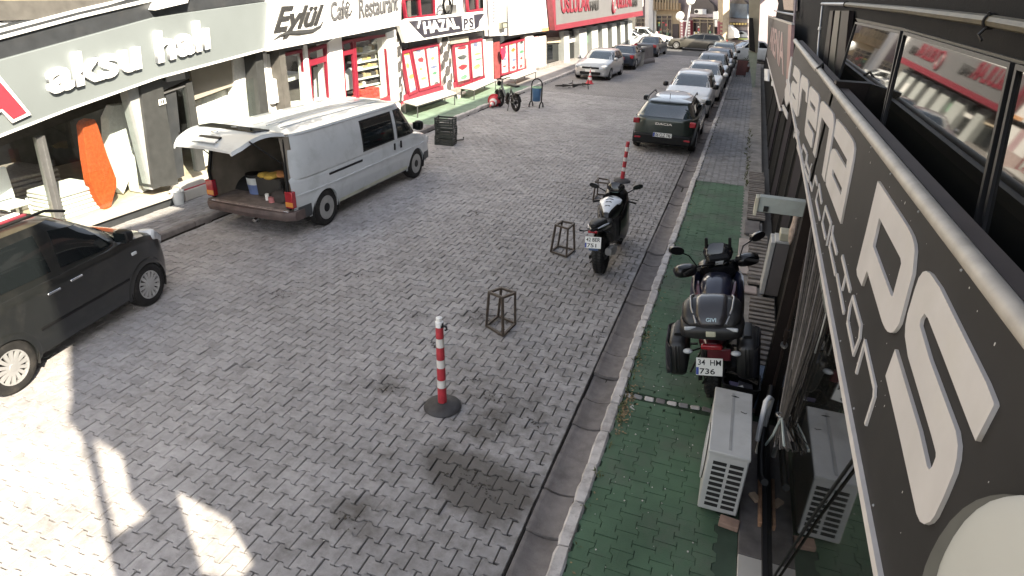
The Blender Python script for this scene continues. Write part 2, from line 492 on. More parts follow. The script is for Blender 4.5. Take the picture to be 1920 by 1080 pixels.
# far part of the street, where single pavers can no longer be told apart
def far_paving_mat(name, rgb):
    m = bpy.data.materials.new(name); m.use_nodes = True
    N = m.node_tree.nodes; L = m.node_tree.links; b = N['Principled BSDF']; b.inputs['Roughness'].default_value = .9; b.inputs['Specular IOR Level'].default_value = .25
    geo = N.new('ShaderNodeNewGeometry'); br = N.new('ShaderNodeTexBrick')
    br.inputs['Scale'].default_value = 1; br.inputs['Brick Width'].default_value = .19; br.inputs['Row Height'].default_value = .134
    br.inputs['Mortar Size'].default_value = .008
    br.inputs['Color1'].default_value = (*[c * 1.05 for c in rgb], 1); br.inputs['Color2'].default_value = (*[c * .9 for c in rgb], 1); br.inputs['Mortar'].default_value = (.09, .08, .075, 1)
    L.new(geo.outputs['Position'], br.inputs['Vector'])
    no = N.new('ShaderNodeTexNoise'); no.inputs['Scale'].default_value = .9; no.inputs['Detail'].default_value = 6
    L.new(geo.outputs['Position'], no.inputs['Vector'])
    mr = N.new('ShaderNodeMapRange'); mr.inputs[1].default_value = .35; mr.inputs[2].default_value = .7; mr.inputs[3].default_value = 1.05; mr.inputs[4].default_value = .82
    L.new(no.outputs[0], mr.inputs[0])
    vm = N.new('ShaderNodeVectorMath'); vm.operation = 'SCALE'; L.new(br.outputs[0], vm.inputs[0]); L.new(mr.outputs[0], vm.inputs['Scale'])
    L.new(vm.outputs[0], b.inputs['Base Color'])
    return m
struct(M().b2(-8.62, -1.06, 27.0, 48.6, -.055, -.001).obj('street', far_paving_mat('far_pavers', (.26, .25, .25))))
ASPH = mat('asphalt', (.085, .085, .088), .9, var=.18, scale=2.5, bump=.4, bscale=120, dirt=.3, dirt_rgb=(.12, .115, .11), spec=.25)
struct(M().b2(-60, 60, 48.6, 57.4, -.06, .0).obj('cross_road', ASPH))
struct(M().b2(-60, 60, 57.4, 60.5, -.06, .12).obj('far_pavement', mat('far_pavement_concrete', (.36, .345, .32), .9, var=.12, scale=2)))

# right gutter: dished concrete channel blocks
gutter = struct(M().b2(-1.055, -.76, -2, 45, -.068, -.056).obj('gutter', SAND))
gp = M(); rows = []
prof = [(-1.05, .0), (-1.02, .002), (-1.005, -.004), (-.97, -.018), (-.90, -.028), (-.83, -.022), (-.78, -.008), (-.765, -.004)]
LEN = .49
gp.loft([[(x, yy, z) for x, z in prof] + [(-.765, yy, -.06), (-1.05, yy, -.06)] for yy in (-LEN / 2 + .005, LEN / 2 - .005)])
gm = gp.obj('channel_block', GUT, gutter, smooth=30)
gm.location = (0, -1.6, 0)
for i in range(1, 92):
    y = -1.6 + i * .5
    c = share(gm.data, 'channel_block', gutter, (random.gauss(0, .003), y, random.gauss(0, .003)), (random.gauss(0, .008), random.gauss(0, .012), random.gauss(0, .004)))

# right kerb: short painted kerb stones
kerb = struct(M().b2(-.745, -.635, -2, 45, -.06, .02).obj('kerb', SAND))
def rough_stone(sx, sy, sz, seed, top=True):
    r = random.Random(seed); m_ = M(); rings = []
    n = 7
    for k in range(n):
        y = -sy / 2 + sy * k / (n - 1)
        e = 0.012 if k in (0, n - 1) else 0
        w = sx / 2 - e * .6
        rings.append([(-w + r.gauss(0, .003), y, -.05), (w, y, -.05), (w + r.gauss(0, .003), y, sz - .02 - e), (w * .72, y, sz + r.gauss(0, .004) - e), (-w * .72, y, sz + r.gauss(0, .004) - e), (-w + r.gauss(0, .004), y, sz - .022 - e)])
    m_.loft(rings); return m_
kprotos = [rough_stone(.115, .485, .125, s) for s in range(6)]
kob = []
for k in kprotos:
    o = k.obj('kerb_stone', KERBM, kerb, smooth=35); o.location = (-.69, -1.75 + .5 * len(kob), 0); kob.append(o)
for i in range(6, 92):
    share(kob[random.randrange(6)].data, 'kerb_stone', kerb, (-.69 + random.gauss(0, .004), -1.75 + i * .5, random.gauss(0, .005)), (random.gauss(0, .012), random.gauss(0, .02), random.gauss(0, .006) + (pi if random.random() < .5 else 0)))

# right pavement: green painted pavers, a cobble strip, then plain pavers
pave_r = struct(M().b2(-.632, .78, -3, 14.86, -.06, .094).obj('pavement', GREENB))
struct(M().b2(-.632, .78, 14.861, 46, -.06, .073).obj('pavement', SAND))
def gsink(x, y, rg): return rg.uniform(0, .006) if rg.random() < .25 else 0
paving(pave_r, -.632, .46, -2.5, 5.66, .104, GREENP, along='y', sink=gsink, nparts=150, rough=.8, seed=5, gp=.0022, bev=.0022)
paving(pave_r, -.632, .46, 5.79, 14.85, .104, GREENP, along='y', sink=gsink, nparts=150, rough=.4, seed=6, gp=.0016, bev=.0016)
paving(pave_r, -.632, .46, 14.87, 34.0, .104, CONC2, along='y', nparts=150, sink=gsink, seed=8)
struct(M().b2(-.63, .46, 34.0, 45, .074, .10).obj('pavement', far_paving_mat('far_pavement_pavers', (.24, .235, .23))))
for i, x in enumerate(np.arange(-.60, .44, .118)):                    # cobble strip across the pavement
    o = rough_stone(.112, .075, .055, 40 + i).obj('cobble', [KERBM, CONC2, KERBM, GUT][i % 4], pave_r, smooth=30)
    o.location = (x, 5.715 + (x + .6) * .07, .050); o.rotation_euler = (0, 0, random.gauss(0, .06))
for i in range(4):                                                       # broken cobbles at the kerb end of the strip
    o = rough_stone(.09, .12, .05, 70 + i).obj('cobble', KERBM, pave_r, smooth=30)
    o.location = (-.50 + .1 * (i % 2), 5.50 - .09 * i, .05); o.rotation_euler = (0, 0, random.uniform(-.6, .6))
struct(M().b2(.405, .79, 5.9, 45, .02, .1015).obj('pavement_border', mat('screed', (.24, .22, .20), .9, var=.25, scale=5, bump=.5, dirt=.5)))
struct(M().b2(.405, .58, -3, 5.899, .02, .1015).obj('pavement_border', mat('green_screed', (.035, .06, .04), .8, var=.3, scale=4, bump=.3)))

# weeds and dry leaves along the right kerb
WEED = mat('weed_leaf', (.09, .10, .035), .7, var=.35, scale=30, rnd=.3)
DRY = mat('dry_leaf', (.24, .17, .09), .8, var=.3, scale=30, rnd=.3)
def tuft(bm, x, y, z, n, h, rg):
    for _ in range(n):
        a = rg.uniform(0, 2 * pi); l = h * rg.uniform(.5, 1.2); w = .006 * rg.uniform(.7, 1.6); lean = rg.uniform(.3, 1.2)
        bx, by = x + rg.gauss(0, .02), y + rg.gauss(0, .03)
        dx, dy = cos(a), sin(a)
        p0 = Vector((bx - dy * w, by + dx * w, z)); p1 = Vector((bx + dy * w, by - dx * w, z))
        mid = Vector((bx + dx * l * lean * .4, by + dy * l * lean * .4, z + l * .6)); tip = Vector((bx + dx * l * lean, by + dy * l * lean, z + l * .7))
        s = Vector((-dy * w, dx * w, 0))
        bm.add([p0, p1, mid + s, mid - s, tip], [(0, 1, 3, 2), (2, 3, 4)])
wd = M(); dl = M(); rg = random.Random(4)
for y in list(np.linspace(5.3, 7.3, 26)) + list(np.linspace(8, 24, 34)) + list(np.linspace(1.5, 5.2, 10)):
    tuft(wd, -.62 + rg.gauss(0, .012), y, .10, rg.randrange(2, 9), .05, rg)
for y in np.linspace(14.9, 22, 40):
    tuft(wd, .44 + rg.gauss(0, .03), y, .10, rg.randrange(3, 10), .07, rg)
for _ in range(260):
    y = rg.choice([rg.uniform(5.0, 7.4), rg.gauss(5.45, .15), rg.uniform(1, 20)]); x = -.60 + abs(rg.gauss(0, .05)); s = rg.uniform(.008, .02); a = rg.uniform(0, 6.28)
    c = Vector((x, y, .112)); u = Vector((cos(a), sin(a), rg.uniform(-.4, .4))) * s; v = Vector((-sin(a), cos(a), rg.uniform(-.4, .4))) * s * .6
    dl.add([c - u, c - v, c + u, c + v], [(0, 1, 2, 3)])
tag(wd.obj('grass', WEED), 'weeds and grass tufts in the joints beside the white kerb', 'weeds', kind='stuff')
tag(dl.obj('leaf_litter', DRY), 'dry leaf litter scattered beside the white kerb', 'litter', kind='stuff')
# pale grit and small scraps lying on the green pavers
gr = M()
for _ in range(170):
    x, y = rg.uniform(-.6, .44), rg.uniform(1.2, 8); s = rg.uniform(.003, .009)
    gr.sphere((x, y, .106), s, s * rg.uniform(.6, 1.4), s * .6, n=5, m=4)
for _ in range(240):
    x, y = rg.uniform(-8, -1.1), rg.uniform(1.5, 12); s = rg.uniform(.003, .009)
    gr.sphere((x, y, .003), s, s * rg.uniform(.6, 1.4), s * .6, n=5, m=4)
tag(gr.obj('gravel', mat('grit', (.42, .40, .37), .9, rnd=.35)), 'pale grit and scraps scattered on the paving', 'grit', kind='stuff')

# left kerb and pavement
kerb_l = struct(M().b2(-8.74, -8.62, -2, 46, -.06, .02).obj('kerb', SAND))
lk = [rough_stone(.125, .98, .125, 200 + s) for s in range(4)]
lko = []
for i in range(48):
    y = -1.5 + i * 1.0
    m_ = GUT if y < 17.5 else KERBM
    if len(lko) < 4:
        o = lk[len(lko)].obj('kerb_stone', GUT, kerb_l, smooth=35); lko.append(o)
    elif i in (20, 24, 28): o = lk[i // 4 - 5].obj('kerb_stone', KERBM, kerb_l, smooth=35); lko.append(o)
    else: o = share(lko[random.randrange(4)].data if y < 17.5 else lko[4 + random.randrange(len(lko) - 4) if len(lko) > 4 else 0].data, 'kerb_stone', kerb_l, (0, 0, 0))
    o.location = (-8.68 + random.gauss(0, .006), y, random.gauss(0, .006)); o.rotation_euler = (0, random.gauss(0, .015), random.gauss(0, .005))
pave_l = struct(M().b2(-10.75, -8.745, -3, 46, -.06, .075).obj('pavement', SAND))
paving(pave_l, -10.74, -8.745, 4.5, 17.6, .104, CONC2, along='y', L=.2, P=.1, shape='brick', nparts=300, seed=11)
struct(M().b2(-10.7, -8.747, 17.6, 27.2, .02, .103).obj('green_pavement', GREENL))
struct(M().b2(-10.7, -8.747, 27.2, 46, .02, .100).obj('pavement', mat('grey_screed', (.23, .22, .22), .9, var=.15, scale=2.5, bump=.3, dirt=.4)))
# ================================================================== left row of shops
def PV(px, py, A, B):
    """point seen at a pixel on the vertical plane through ground points A and B"""
    d = ray(px, py); n = Vector((B[1] - A[1], A[0] - B[0], 0)); a = Vector((A[0], A[1], 0))
    return EYE + d * ((a - EYE).dot(n) / d.dot(n))
def vslab(pts, A, B, depth, name, m, parent=None, off=0.0, bevel=0.0):
    n = Vector((B[1] - A[1], A[0] - B[0], 0)).normalized()
    if n.dot(EYE - Vector((A[0], A[1], 0))) > 0: n = -n          # n points away from the eye
    A2 = (A[0] - n.x * off, A[1] - n.y * off); B2 = (B[0] - n.x * off, B[1] - n.y * off)
    return M().prism([PV(a, b, A2, B2) for a, b in pts], n * depth).obj(name, m, parent, bevel=bevel)
def vframe(pts, wd, A, B, depth, name, m, parent, off=0.0):
    """a window or door frame: bars along the polygon's edges, width wd in metres"""
    n = Vector((B[1] - A[1], A[0] - B[0], 0)).normalized()
    if n.dot(EYE - Vector((A[0], A[1], 0))) > 0: n = -n
    A2 = (A[0] - n.x * off, A[1] - n.y * off); B2 = (B[0] - n.x * off, B[1] - n.y * off)
    P = [PV(a, b, A2, B2) for a, b in pts]; c = sum(P, Vector((0, 0, 0))) / len(P); mm = M()
    I = []
    k = len(P)
    for i in range(k):
        p, q, s = P[i - 1], P[i], P[(i + 1) % k]
        e1 = (q - p).normalized(); e2 = (s - q).normalized()
        n1 = e1.cross(n); n1 = n1 if n1.dot(c - q) > 0 else -n1
        n2 = e2.cross(n); n2 = n2 if n2.dot(c - q) > 0 else -n2
        den = 1 + n1.dot(n2)
        I.append(q + (n1 + n2) * (wd / max(den, .3)))
    for i in range(k):
        j = (i + 1) % k
        mm.prism([P[i], P[j], I[j], I[i]], n * depth)
    return mm.obj(name, m, parent)

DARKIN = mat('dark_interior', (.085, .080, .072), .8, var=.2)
GREYSIGN = mat('sign_grey', (.155, .175, .178), .5, var=.06, scale=1.2)
DGREY = mat('dark_grey_frame', (.055, .057, .057), .45, var=.15, metal=.2)
ANTH = mat('anthracite_panel', (.035, .038, .042), .4, var=.15, dirt=.2, dirt_rgb=(.1, .095, .09))
MARBLE = mat('pale_marble', (.42, .40, .37), .4, var=.12, scale=3, dirt=.25, dirt_rgb=(.25, .22, .19))
LETW = mat('letter_white', (.82, .82, .82), .4, var=.02)
ORNG = mat('orange_carpet', (.46, .088, .026), .95, var=.22, scale=25, bump=.6, bscale=160, spec=.1)
CARPW = mat('white_carpet', (.74, .73, .70), .95, var=.08, scale=20, bump=.5, bscale=160, spec=.1)
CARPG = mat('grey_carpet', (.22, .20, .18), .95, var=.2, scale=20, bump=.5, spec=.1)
BEIGE = mat('beige_panel', (.33, .30, .25), .7, var=.08, scale=2)
FLOORW = mat('pale_floor', (.5, .43, .33), .6, var=.15, scale=5)
REDF = mat('red_frame', (.23, .018, .036), .4, var=.1)
BRICKO = mat('orange_render', (.27, .10, .06), .85, var=.25, scale=4, bump=.3)
YELW = mat('yellow_render', (.30, .25, .15), .85, var=.15, scale=3, bump=.3)

# ---- carpet shop (nearest on the left)
XS = -9.62
shopA = thing('carpet_shop', 'carpet shop with dark framed display windows under a long grey sign', 'shop', (-10.5, 8.5, 0), world_parts=True)
Y0A, Y1A = 1.0, 12.15
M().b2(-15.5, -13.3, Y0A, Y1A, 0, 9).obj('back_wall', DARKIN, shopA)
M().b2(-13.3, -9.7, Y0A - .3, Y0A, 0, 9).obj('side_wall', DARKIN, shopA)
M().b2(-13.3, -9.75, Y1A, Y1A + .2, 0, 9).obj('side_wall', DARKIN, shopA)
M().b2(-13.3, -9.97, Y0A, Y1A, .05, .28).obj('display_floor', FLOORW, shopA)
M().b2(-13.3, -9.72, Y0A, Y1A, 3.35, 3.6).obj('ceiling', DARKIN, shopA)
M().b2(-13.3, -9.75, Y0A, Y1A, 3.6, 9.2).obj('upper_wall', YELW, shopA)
yr = PX(326, 372, -9.65).y
M().b2(-9.94, -9.66, Y0A, yr, .05, .255).obj('plinth', ANTH, shopA, bevel=.004)
M().b2(-9.96, -9.60, Y0A, yr, .258, .30).obj('sill', MARBLE, shopA, bevel=.006)
yd0, yd1 = PX(345, 350, -9.65).y, PX(447, 290, -9.65).y
M().b2(-9.94, -9.68, yr + .01, Y1A, .05, .24).obj('plinth', ANTH, shopA)
M().b2(-9.98, -9.62, yd0 + .7, Y1A, .242, .285).obj('sill', MARBLE, shopA, bevel=.005)
XA = -9.93
slab([(262, 150), (303, 148), (335, 346), (288, 352)], XA + .12, .35, 'column', DGREY, shopA)
slab([(239, 168), (268, 158), (300, 352), (285, 356)], XA + .06, .2, 'column_casing', mat('column_casing', (.33, .34, .34), .5), shopA)
slab([(300, 152), (352, 132), (357, 146), (306, 170)], XA + .05, .1, 'transom', DGREY, shopA)
slab([(311, 146), (346, 134), (348, 148), (313, 154)], XA + .09, .03, 'intercom_box', STEELG, shopA)
slab([(304, 174), (352, 158), (355, 160), (306, 177)], XA + .02, .08, 'door_lintel', STEELG, shopA)
slab([(349, 156), (360, 152), (386, 318), (372, 322)], XA + .05, .12, 'door_post', DGREY, shopA)
slab([(310, 176), (330, 170), (346, 330), (330, 336)], XA - .02, .05, 'door', ANTH, shopA)
slab([(358, 134), (434, 108), (437, 161), (364, 188)], XA - .3, .06, 'hanging_blind', BEIGE, shopA)
slab([(364, 190), (437, 163), (452, 284), (385, 312)], XA - .5, .2, 'display_panel', CARPW, shopA)
slab([(437, 112), (476, 96), (482, 235), (448, 250)], XA - .25, .2, 'display_panel', CARPW, shopA)
slab([(478, 100), (492, 96), (506, 226), (490, 230)], XA + .1, .3, 'door_post', DGREY, shopA)
for a, b, c, d in (((69, 259), (77, 256), (116, 408), (105, 412)), ):
    slab([a, b, c, d], XA + .03, .09, 'window_post', STEELG, shopA)
slab([(79, 255), (84, 254), (120, 403), (114, 406)], XA + .05, .07, 'window_post', STEELG, shopA)
slab([(-60, 300), (0, 275), (262, 178), (290, 350), (155, 408), (-40, 500)], XA + .0, .012, 'pane', SHOPGLASS, shopA)
slab([(378, 186), (476, 145), (488, 262), (392, 312)], XA + .0, .012, 'pane', SHOPGLASS, shopA)
slab([(333, 168), (349, 163), (369, 322), (350, 330)], XA + .0, .012, 'pane', SHOPGLASS, shopA)

# white number plate beside the door
slab([(298, 187), (310, 184), (312, 194), (299, 198)], XA + .15, .012, 'number_plate', PLATEW, shopA)
letters_px('3', [(301, 196), (304.5, 195), (303.8, 188), (300, 189)], XA + .151, INK, shopA, .01, .004)
letters_px('1', [(306, 194.5), (308, 194), (307.4, 187), (305.4, 187.6)], XA + .151, INK, shopA, .01, .004)

# sign
sgn = thing('shop_sign', 'long grey shop sign with white raised letters reading aksu halı', 'sign', (-9.6, 9, 2.3), world_parts=True)
slab([(-70, 296), (0, 253), (130, 203), (300, 143), (507, 88), (510, 2), (337, 26), (290, 33), (0, 113), (-70, 140)], XS, .16, 'board', GREYSIGN, sgn, bevel=.006)
slab([(-70, 302), (0, 258), (130, 207), (300, 147), (507, 92), (507, 88), (300, 143), (130, 203), (0, 253), (-70, 296)], XS + .012, .14, 'edge_trim', WHITEP, sgn)
letters_px('aksu halı', [(88, 178), (390, 91), (385, 34), (80, 112)], XS, LETW, sgn, .030, .07, 1.04)
letters_px('A', [(-95, 282), (54, 214), (12, 112), (-64, 140)], XS, mat('letter_edge', (.8, .78, .78), .4), sgn, .05, .05)
letters_px('A', [(-88, 276), (49, 211), (11, 120), (-60, 147)], XS + .052, mat('letter_red', (.36, .035, .05), .4, var=.1), sgn, .02, .012)
# above the sign: dark fascia, striped awning, coloured storey
fas = thing('awning', 'folded black and white striped awning above the grey carpet shop sign', 'awning', (-9.8, 8, 3), world_parts=True)
slab([(-70, 138), (0, 111), (290, 31), (337, 24), (510, 0), (510, -60), (300, -20), (0, 72), (-70, 96)], XS - .06, .12, 'fascia', ANTH, fas)
for i in range(6):
    o = 6.5 * i
    slab([(-60, 96 - o), (0, 74 - o), (150, 34 - o * .95), (330, -8 - o * .8), (330, -14 - o * .8), (150, 28.5 - o * .95), (0, 68 - o), (-60, 90 - o)], XS - .02 - .03 * i, .12, 'stripe', [WHITEP, ANTH][i % 2], fas)
slab([(-60, 56), (0, 34), (40, 18), (60, -40), (-60, -40)], XS - .2, .1, 'wall_patch', BRICKO, shopA)
tag(slab([(292, 19), (303, -8), (358, -20), (352, 5)], XS + .1, .2, 'floodlight', WHITEP), 'white boxy floodlight fixed above the striped awning', 'floodlight')

# goods in the window
def leaning(pts, X, dep, name, m, label, cat, group=None):
    return tag(slab(pts, X, dep, name, m, bevel=.008), label, cat, group)
leaning([(156, 236), (160, 228), (170, 223), (178, 224), (184, 236), (202, 292), (219, 336), (219, 350), (209, 386), (199, 397), (186, 376), (170, 342), (163, 300)], XA - .12, .16, 'rolled_carpet', ORNG, 'bright orange rolled carpet standing in the shop window', 'carpet')
leaning([(204, 222), (215, 198), (240, 195), (247, 230), (262, 265), (258, 300), (232, 364), (221, 352), (214, 300), (206, 260)], XA - .5, .2, 'draped_carpet', CARPW, 'white carpet draped to a point beside the orange roll', 'carpet')
leaning([(250, 300), (258, 292), (281, 288), (294, 350), (266, 362)], XA - .3, .3, 'carpet_roll', CARPW, 'short white carpet roll standing against the dark column', 'carpet')
stk = thing('carpet_stack', 'stack of folded white carpets in front of the dark back wall', 'carpet stack', (-10.6, 6.9, .4), world_parts=True)
pw = PX(140, 375, XA - .45)
for i in range(6):
    M().box(XA - .62 + random.gauss(0, .012), pw.y + random.gauss(0, .012), .31 + .072 * i, .75, .80, .066).obj('folded_carpet', CARPW, stk, bevel=.025, seg=2, smooth=50)
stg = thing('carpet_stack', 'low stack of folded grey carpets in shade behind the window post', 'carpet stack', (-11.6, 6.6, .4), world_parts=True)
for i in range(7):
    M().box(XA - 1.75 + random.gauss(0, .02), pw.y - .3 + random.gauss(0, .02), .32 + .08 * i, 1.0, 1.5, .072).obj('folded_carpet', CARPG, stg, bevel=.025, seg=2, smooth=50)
chair = thing('chair', 'white chair seen behind the display glass next to the black car roof', 'chair', (-10.6, 5.2, .4), world_parts=True)
pc = PX(25, 395, XA - .5)
M().box(pc.x, pc.y, .28 + .40, .4, .42, .05).obj('seat', WHITEP, chair, bevel=.02)
M().box(pc.x - .2, pc.y, .28 + .68, .05, .42, .5).obj('backrest', WHITEP, chair, bevel=.02)
for a in (-.17, .17):
    for b in (-.17, .17): M().tube([(pc.x + a, pc.y + b, .28), (pc.x + a * .9, pc.y + b * .9, .76)], .02).obj('leg', WHITEP, chair)

# doorstep with red strip, bucket
st = thing('doorstep', 'pale marble doorstep with a red carpet strip before the dark door', 'step', (-9.4, 9.3, .1), world_parts=True)
sa, sb = G(350, 378, .1), G(421, 343, .1)
M().b2(-9.66, sa.x + .0, sa.y, sb.y, .104, .30).obj('block', MARBLE, st, bevel=.01)
M().b2(sa.x - .20, sa.x - .03, sa.y + .04, sb.y - .04, .301, .315).obj('carpet_strip', mat('dark_red_carpet', (.28, .03, .04), .95, var=.15, scale=30, bump=.4), st)
M().b2(-9.90, -9.67, sa.y - .02, sb.y + .1, .105, .40).obj('upper_block', MARBLE, st, bevel=.01)
bk = G(336, 383, .1)
bucket = thing('bucket', 'translucent white plastic bucket standing by the doorstep', 'bucket', (bk.x, bk.y, .104))
M().lathe([(.085, 0), (.118, .25), (.126, .25), (.126, .262), (.112, .262), (.082, .01)], 22, caps=False).obj('body', mat('milky_plastic', (.55, .57, .57), .4), bucket, smooth=40)
M().lathe([(.083, .008), (.002, .008)], 22).obj('base', MATS['milky_plastic'], bucket)
M().tube([(.12 * cos(a), -.02, .24 + .13 * sin(a)) for a in np.linspace(0, pi, 13)], .004, 6).obj('handle', STEELG, bucket)

# ---- cafe
CA, CB = (-10.05, 12.4), (-10.55, 19.3)
cafe = thing('cafe_building', 'white cafe front with red framed door and display windows', 'cafe', (-10.4, 16, 0), world_parts=True)
nC = Vector((CB[1] - CA[1], CA[0] - CB[0], 0)).normalized()
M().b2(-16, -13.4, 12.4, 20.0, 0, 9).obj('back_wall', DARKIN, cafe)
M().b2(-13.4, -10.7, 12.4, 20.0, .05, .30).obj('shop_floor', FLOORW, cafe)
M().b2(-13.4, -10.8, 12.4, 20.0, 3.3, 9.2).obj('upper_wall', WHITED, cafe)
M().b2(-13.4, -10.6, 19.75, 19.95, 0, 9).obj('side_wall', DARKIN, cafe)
vs_ = lambda pts, dep, nm, m, par=cafe, off=0.0: vslab(pts, CA, CB, dep, nm, m, par, off)
vs_([(500, 92), (643, 64), (744, 42), (744, 58), (726, 64), (643, 72), (512, 102)], .25, 'soffit', ANTH, off=.02)
vs_([(616, 80), (640, 64), (649, 200), (622, 210)], .35, 'pillar', WHITED, off=.06)
vs_([(725, 62), (742, 56), (749, 188), (736, 194)], .35, 'pillar', WHITED, off=.06)
vs_([(570, 86), (576, 85), (588, 212), (579, 214)], .2, 'pillar', WHITED, off=.05)
vs_([(493, 100), (500, 98), (508, 232), (500, 236)], .2, 'pillar', WHITED, off=.05)
vs_([(502, 102), (512, 99), (520, 215), (509, 222)], .15, 'pillar', WHITED, off=.02)
vs_([(514, 200), (640, 180), (735, 188), (750, 186), (755, 240), (640, 260), (500, 290), (500, 236)], .3, 'lower_wall', WHITED, off=-.01)
wa = vframe([(513, 104), (569, 92), (580, 208), (520, 224)], .07, CA, CB, .08, 'window', REDF, cafe)
vs_([(513, 104), (569, 92), (580, 208), (520, 224)], .01, 'pane', SHOPGLASS, wa, -.03)
wb = vframe([(577, 94), (613, 82), (622, 204), (587, 212)], .08, CA, CB, .09, 'door', REDF, cafe, .01)
vs_([(579, 114), (612, 105), (613, 115), (580, 125)], .07, 'rail', REDF, wb, .008)
vs_([(577, 94), (613, 82), (622, 204), (587, 212)], .01, 'pane', SHOPGLASS, wb, -.03)
wc = vframe([(641, 79), (663, 73), (671, 193), (649, 197)], .07, CA, CB, .08, 'window', REDF, cafe, .01)
vs_([(642, 97), (664, 92), (665, 100), (643, 105)], .07, 'rail', REDF, wc, .008)
vs_([(641, 79), (663, 73), (671, 193), (649, 197)], .01, 'pane', SHOPGLASS, wc, -.03)
wd_ = vframe([(664, 73), (725, 62), (735, 194), (672, 195)], .09, CA, CB, .09, 'window', REDF, cafe, .012)
vs_([(664, 73), (725, 62), (735, 194), (672, 195)], .01, 'pane', SHOPGLASS, wd_, -.03)
vs_([(697, 194), (733, 178), (735, 195)], .06, 'bottom_panel', REDF, wd_, .006)
vs_([(508, 150), (527, 146), (531, 189), (512, 195)], .10, 'white_box', WHITEP, cafe, .12)
vs_([(523, 146), (570, 135), (571, 145), (530, 156)], .5, 'counter', WHITEP, cafe, -.4)
vs_([(524, 200), (562, 196), (575, 214), (512, 226)], .5, 'counter', CARPW, cafe, -.3)
vs_([(600, 128), (605, 126), (611, 204), (603, 205)], .2, 'curtain', CARPW, cafe, -.3)
vs_([(646, 150), (665, 128), (668, 165), (649, 170)], .2, 'counter', CARPW, cafe, -.3)
# goods on the shelves
for k, (yy, hh) in enumerate(((84, 12), (104, 9), (118, 9), (134, 10), (150, 9), (162, 8))):
    vs_([(671, yy + hh + 4), (729, yy + hh - 8), (729, yy + hh - 5), (671, yy + hh + 7)], .35, 'shelf', WHITEP, cafe, -.35)
rgs = random.Random(5)
GOODS = [mat('goods_yellow', (.6, .46, .16), .6), mat('goods_white', (.7, .68, .6), .6), mat('goods_dark', (.06, .05, .05), .6), mat('goods_tan', (.42, .33, .2), .6), mat('goods_red', (.6, .07, .05), .5)]
nb = 0
for k, (yy, hh) in enumerate(((84, 12), (104, 9), (118, 9), (134, 10), (150, 9))):
    x = 673.0
    while x < 722:
        w = rgs.uniform(4, 9); yb = yy + hh + 3.5 - (x - 671) * .205
        o = vslab([(x, yb), (x + w, yb - w * .2), (x + w, yb - hh * rgs.uniform(.6, .95)), (x, yb - hh * rgs.uniform(.6, .95))], CA, CB, .12, 'packet', rgs.choice(GOODS[:4]), None, -.4)
        tag(o, 'small packet on the lit shelves inside the red framed cafe window', 'packet', 'packets on the cafe shelves')
        x += w + rgs.uniform(.5, 2)
for pts, lb_ in (([(676, 181), (692, 176), (693, 189), (678, 193)], 'lower left red drinks crate inside the red framed cafe window'), ([(692, 171), (699, 169), (701, 188), (694, 190)], 'narrow middle red drinks crate inside the red framed cafe window'), ([(699, 166), (711, 163), (713, 184), (701, 188)], 'tall red drinks crate next to the cream carton in the cafe window'), ([(678, 170), (691, 168), (692, 175), (679, 179)], 'small red drinks crate stacked on the lower left one in the cafe window')):
    tag(vslab(pts, CA, CB, .3, 'crate', GOODS[4], None, -.15, bevel=.01), lb_, 'crate', 'red crates in the cafe window')
tag(vslab([(712, 165), (727, 160), (729, 180), (714, 184)], CA, CB, .3, 'box', GOODS[1], None, -.15), 'cream carton beside the red crates in the cafe window', 'box')

csg = thing('shop_sign', 'tall white cafe sign with dark script letters', 'sign', (-10, 15.5, 3), world_parts=True)
SG = .45
o = vslab([(503, 96), (752, 47), (752, -12), (507, -2)], CA, CB, .2, 'board', WHITED, csg, SG)
nA = Vector((CB[1] - CA[1], CA[0] - CB[0], 0)).normalized(); nA = -nA if nA.dot(EYE - Vector((*CA, 0))) > 0 else nA
CA3 = (CA[0] - nA.x * SG, CA[1] - nA.y * SG); CB3 = (CB[0] - nA.x * SG, CB[1] - nA.y * SG)
def letv(body, q, A, B, m, par, bold=0, dep=.02, sp=1.0, sh=0.0):
    return lettering(body, *[PV(a, b, A, B) for a, b in q], m, par, bold, dep, sp, sh)
CHAR = mat('letter_charcoal', (.035, .035, .035), .5); GREYL = mat('letter_grey', (.10, .10, .105), .5)
letv('Eylül', [(511, 77), (600, 56), (606, 8), (518, 12)], CA3, CB3, CHAR, csg, .022, .03, .95, .25)
M().tube([PV(a, b, CA3, CB3) for a, b in ((512, 76), (525, 67), (540, 62), (560, 61), (585, 58), (600, 50), (607, 38))], [.01, .03, .045, .06, .05, .035, .01], 6).obj('swash', CHAR, csg)
letv('Cafe', [(620, 40), (653, 33), (651, -2), (618, 4)], CA3, CB3, GREYL, csg, .012, .03)
letv('Restaurant', [(673, 35), (745, 20), (745, -14), (671, -3)], CA3, CB3, GREYL, csg, .012, .03)
M().tube([PV(a, b, CA3, CB3) for a, b in ((648, 10), (651, 4), (655, 8), (652, 16), (650, 26), (656, 28), (659, 20))], .03, 6).obj('ampersand', CHAR, csg)

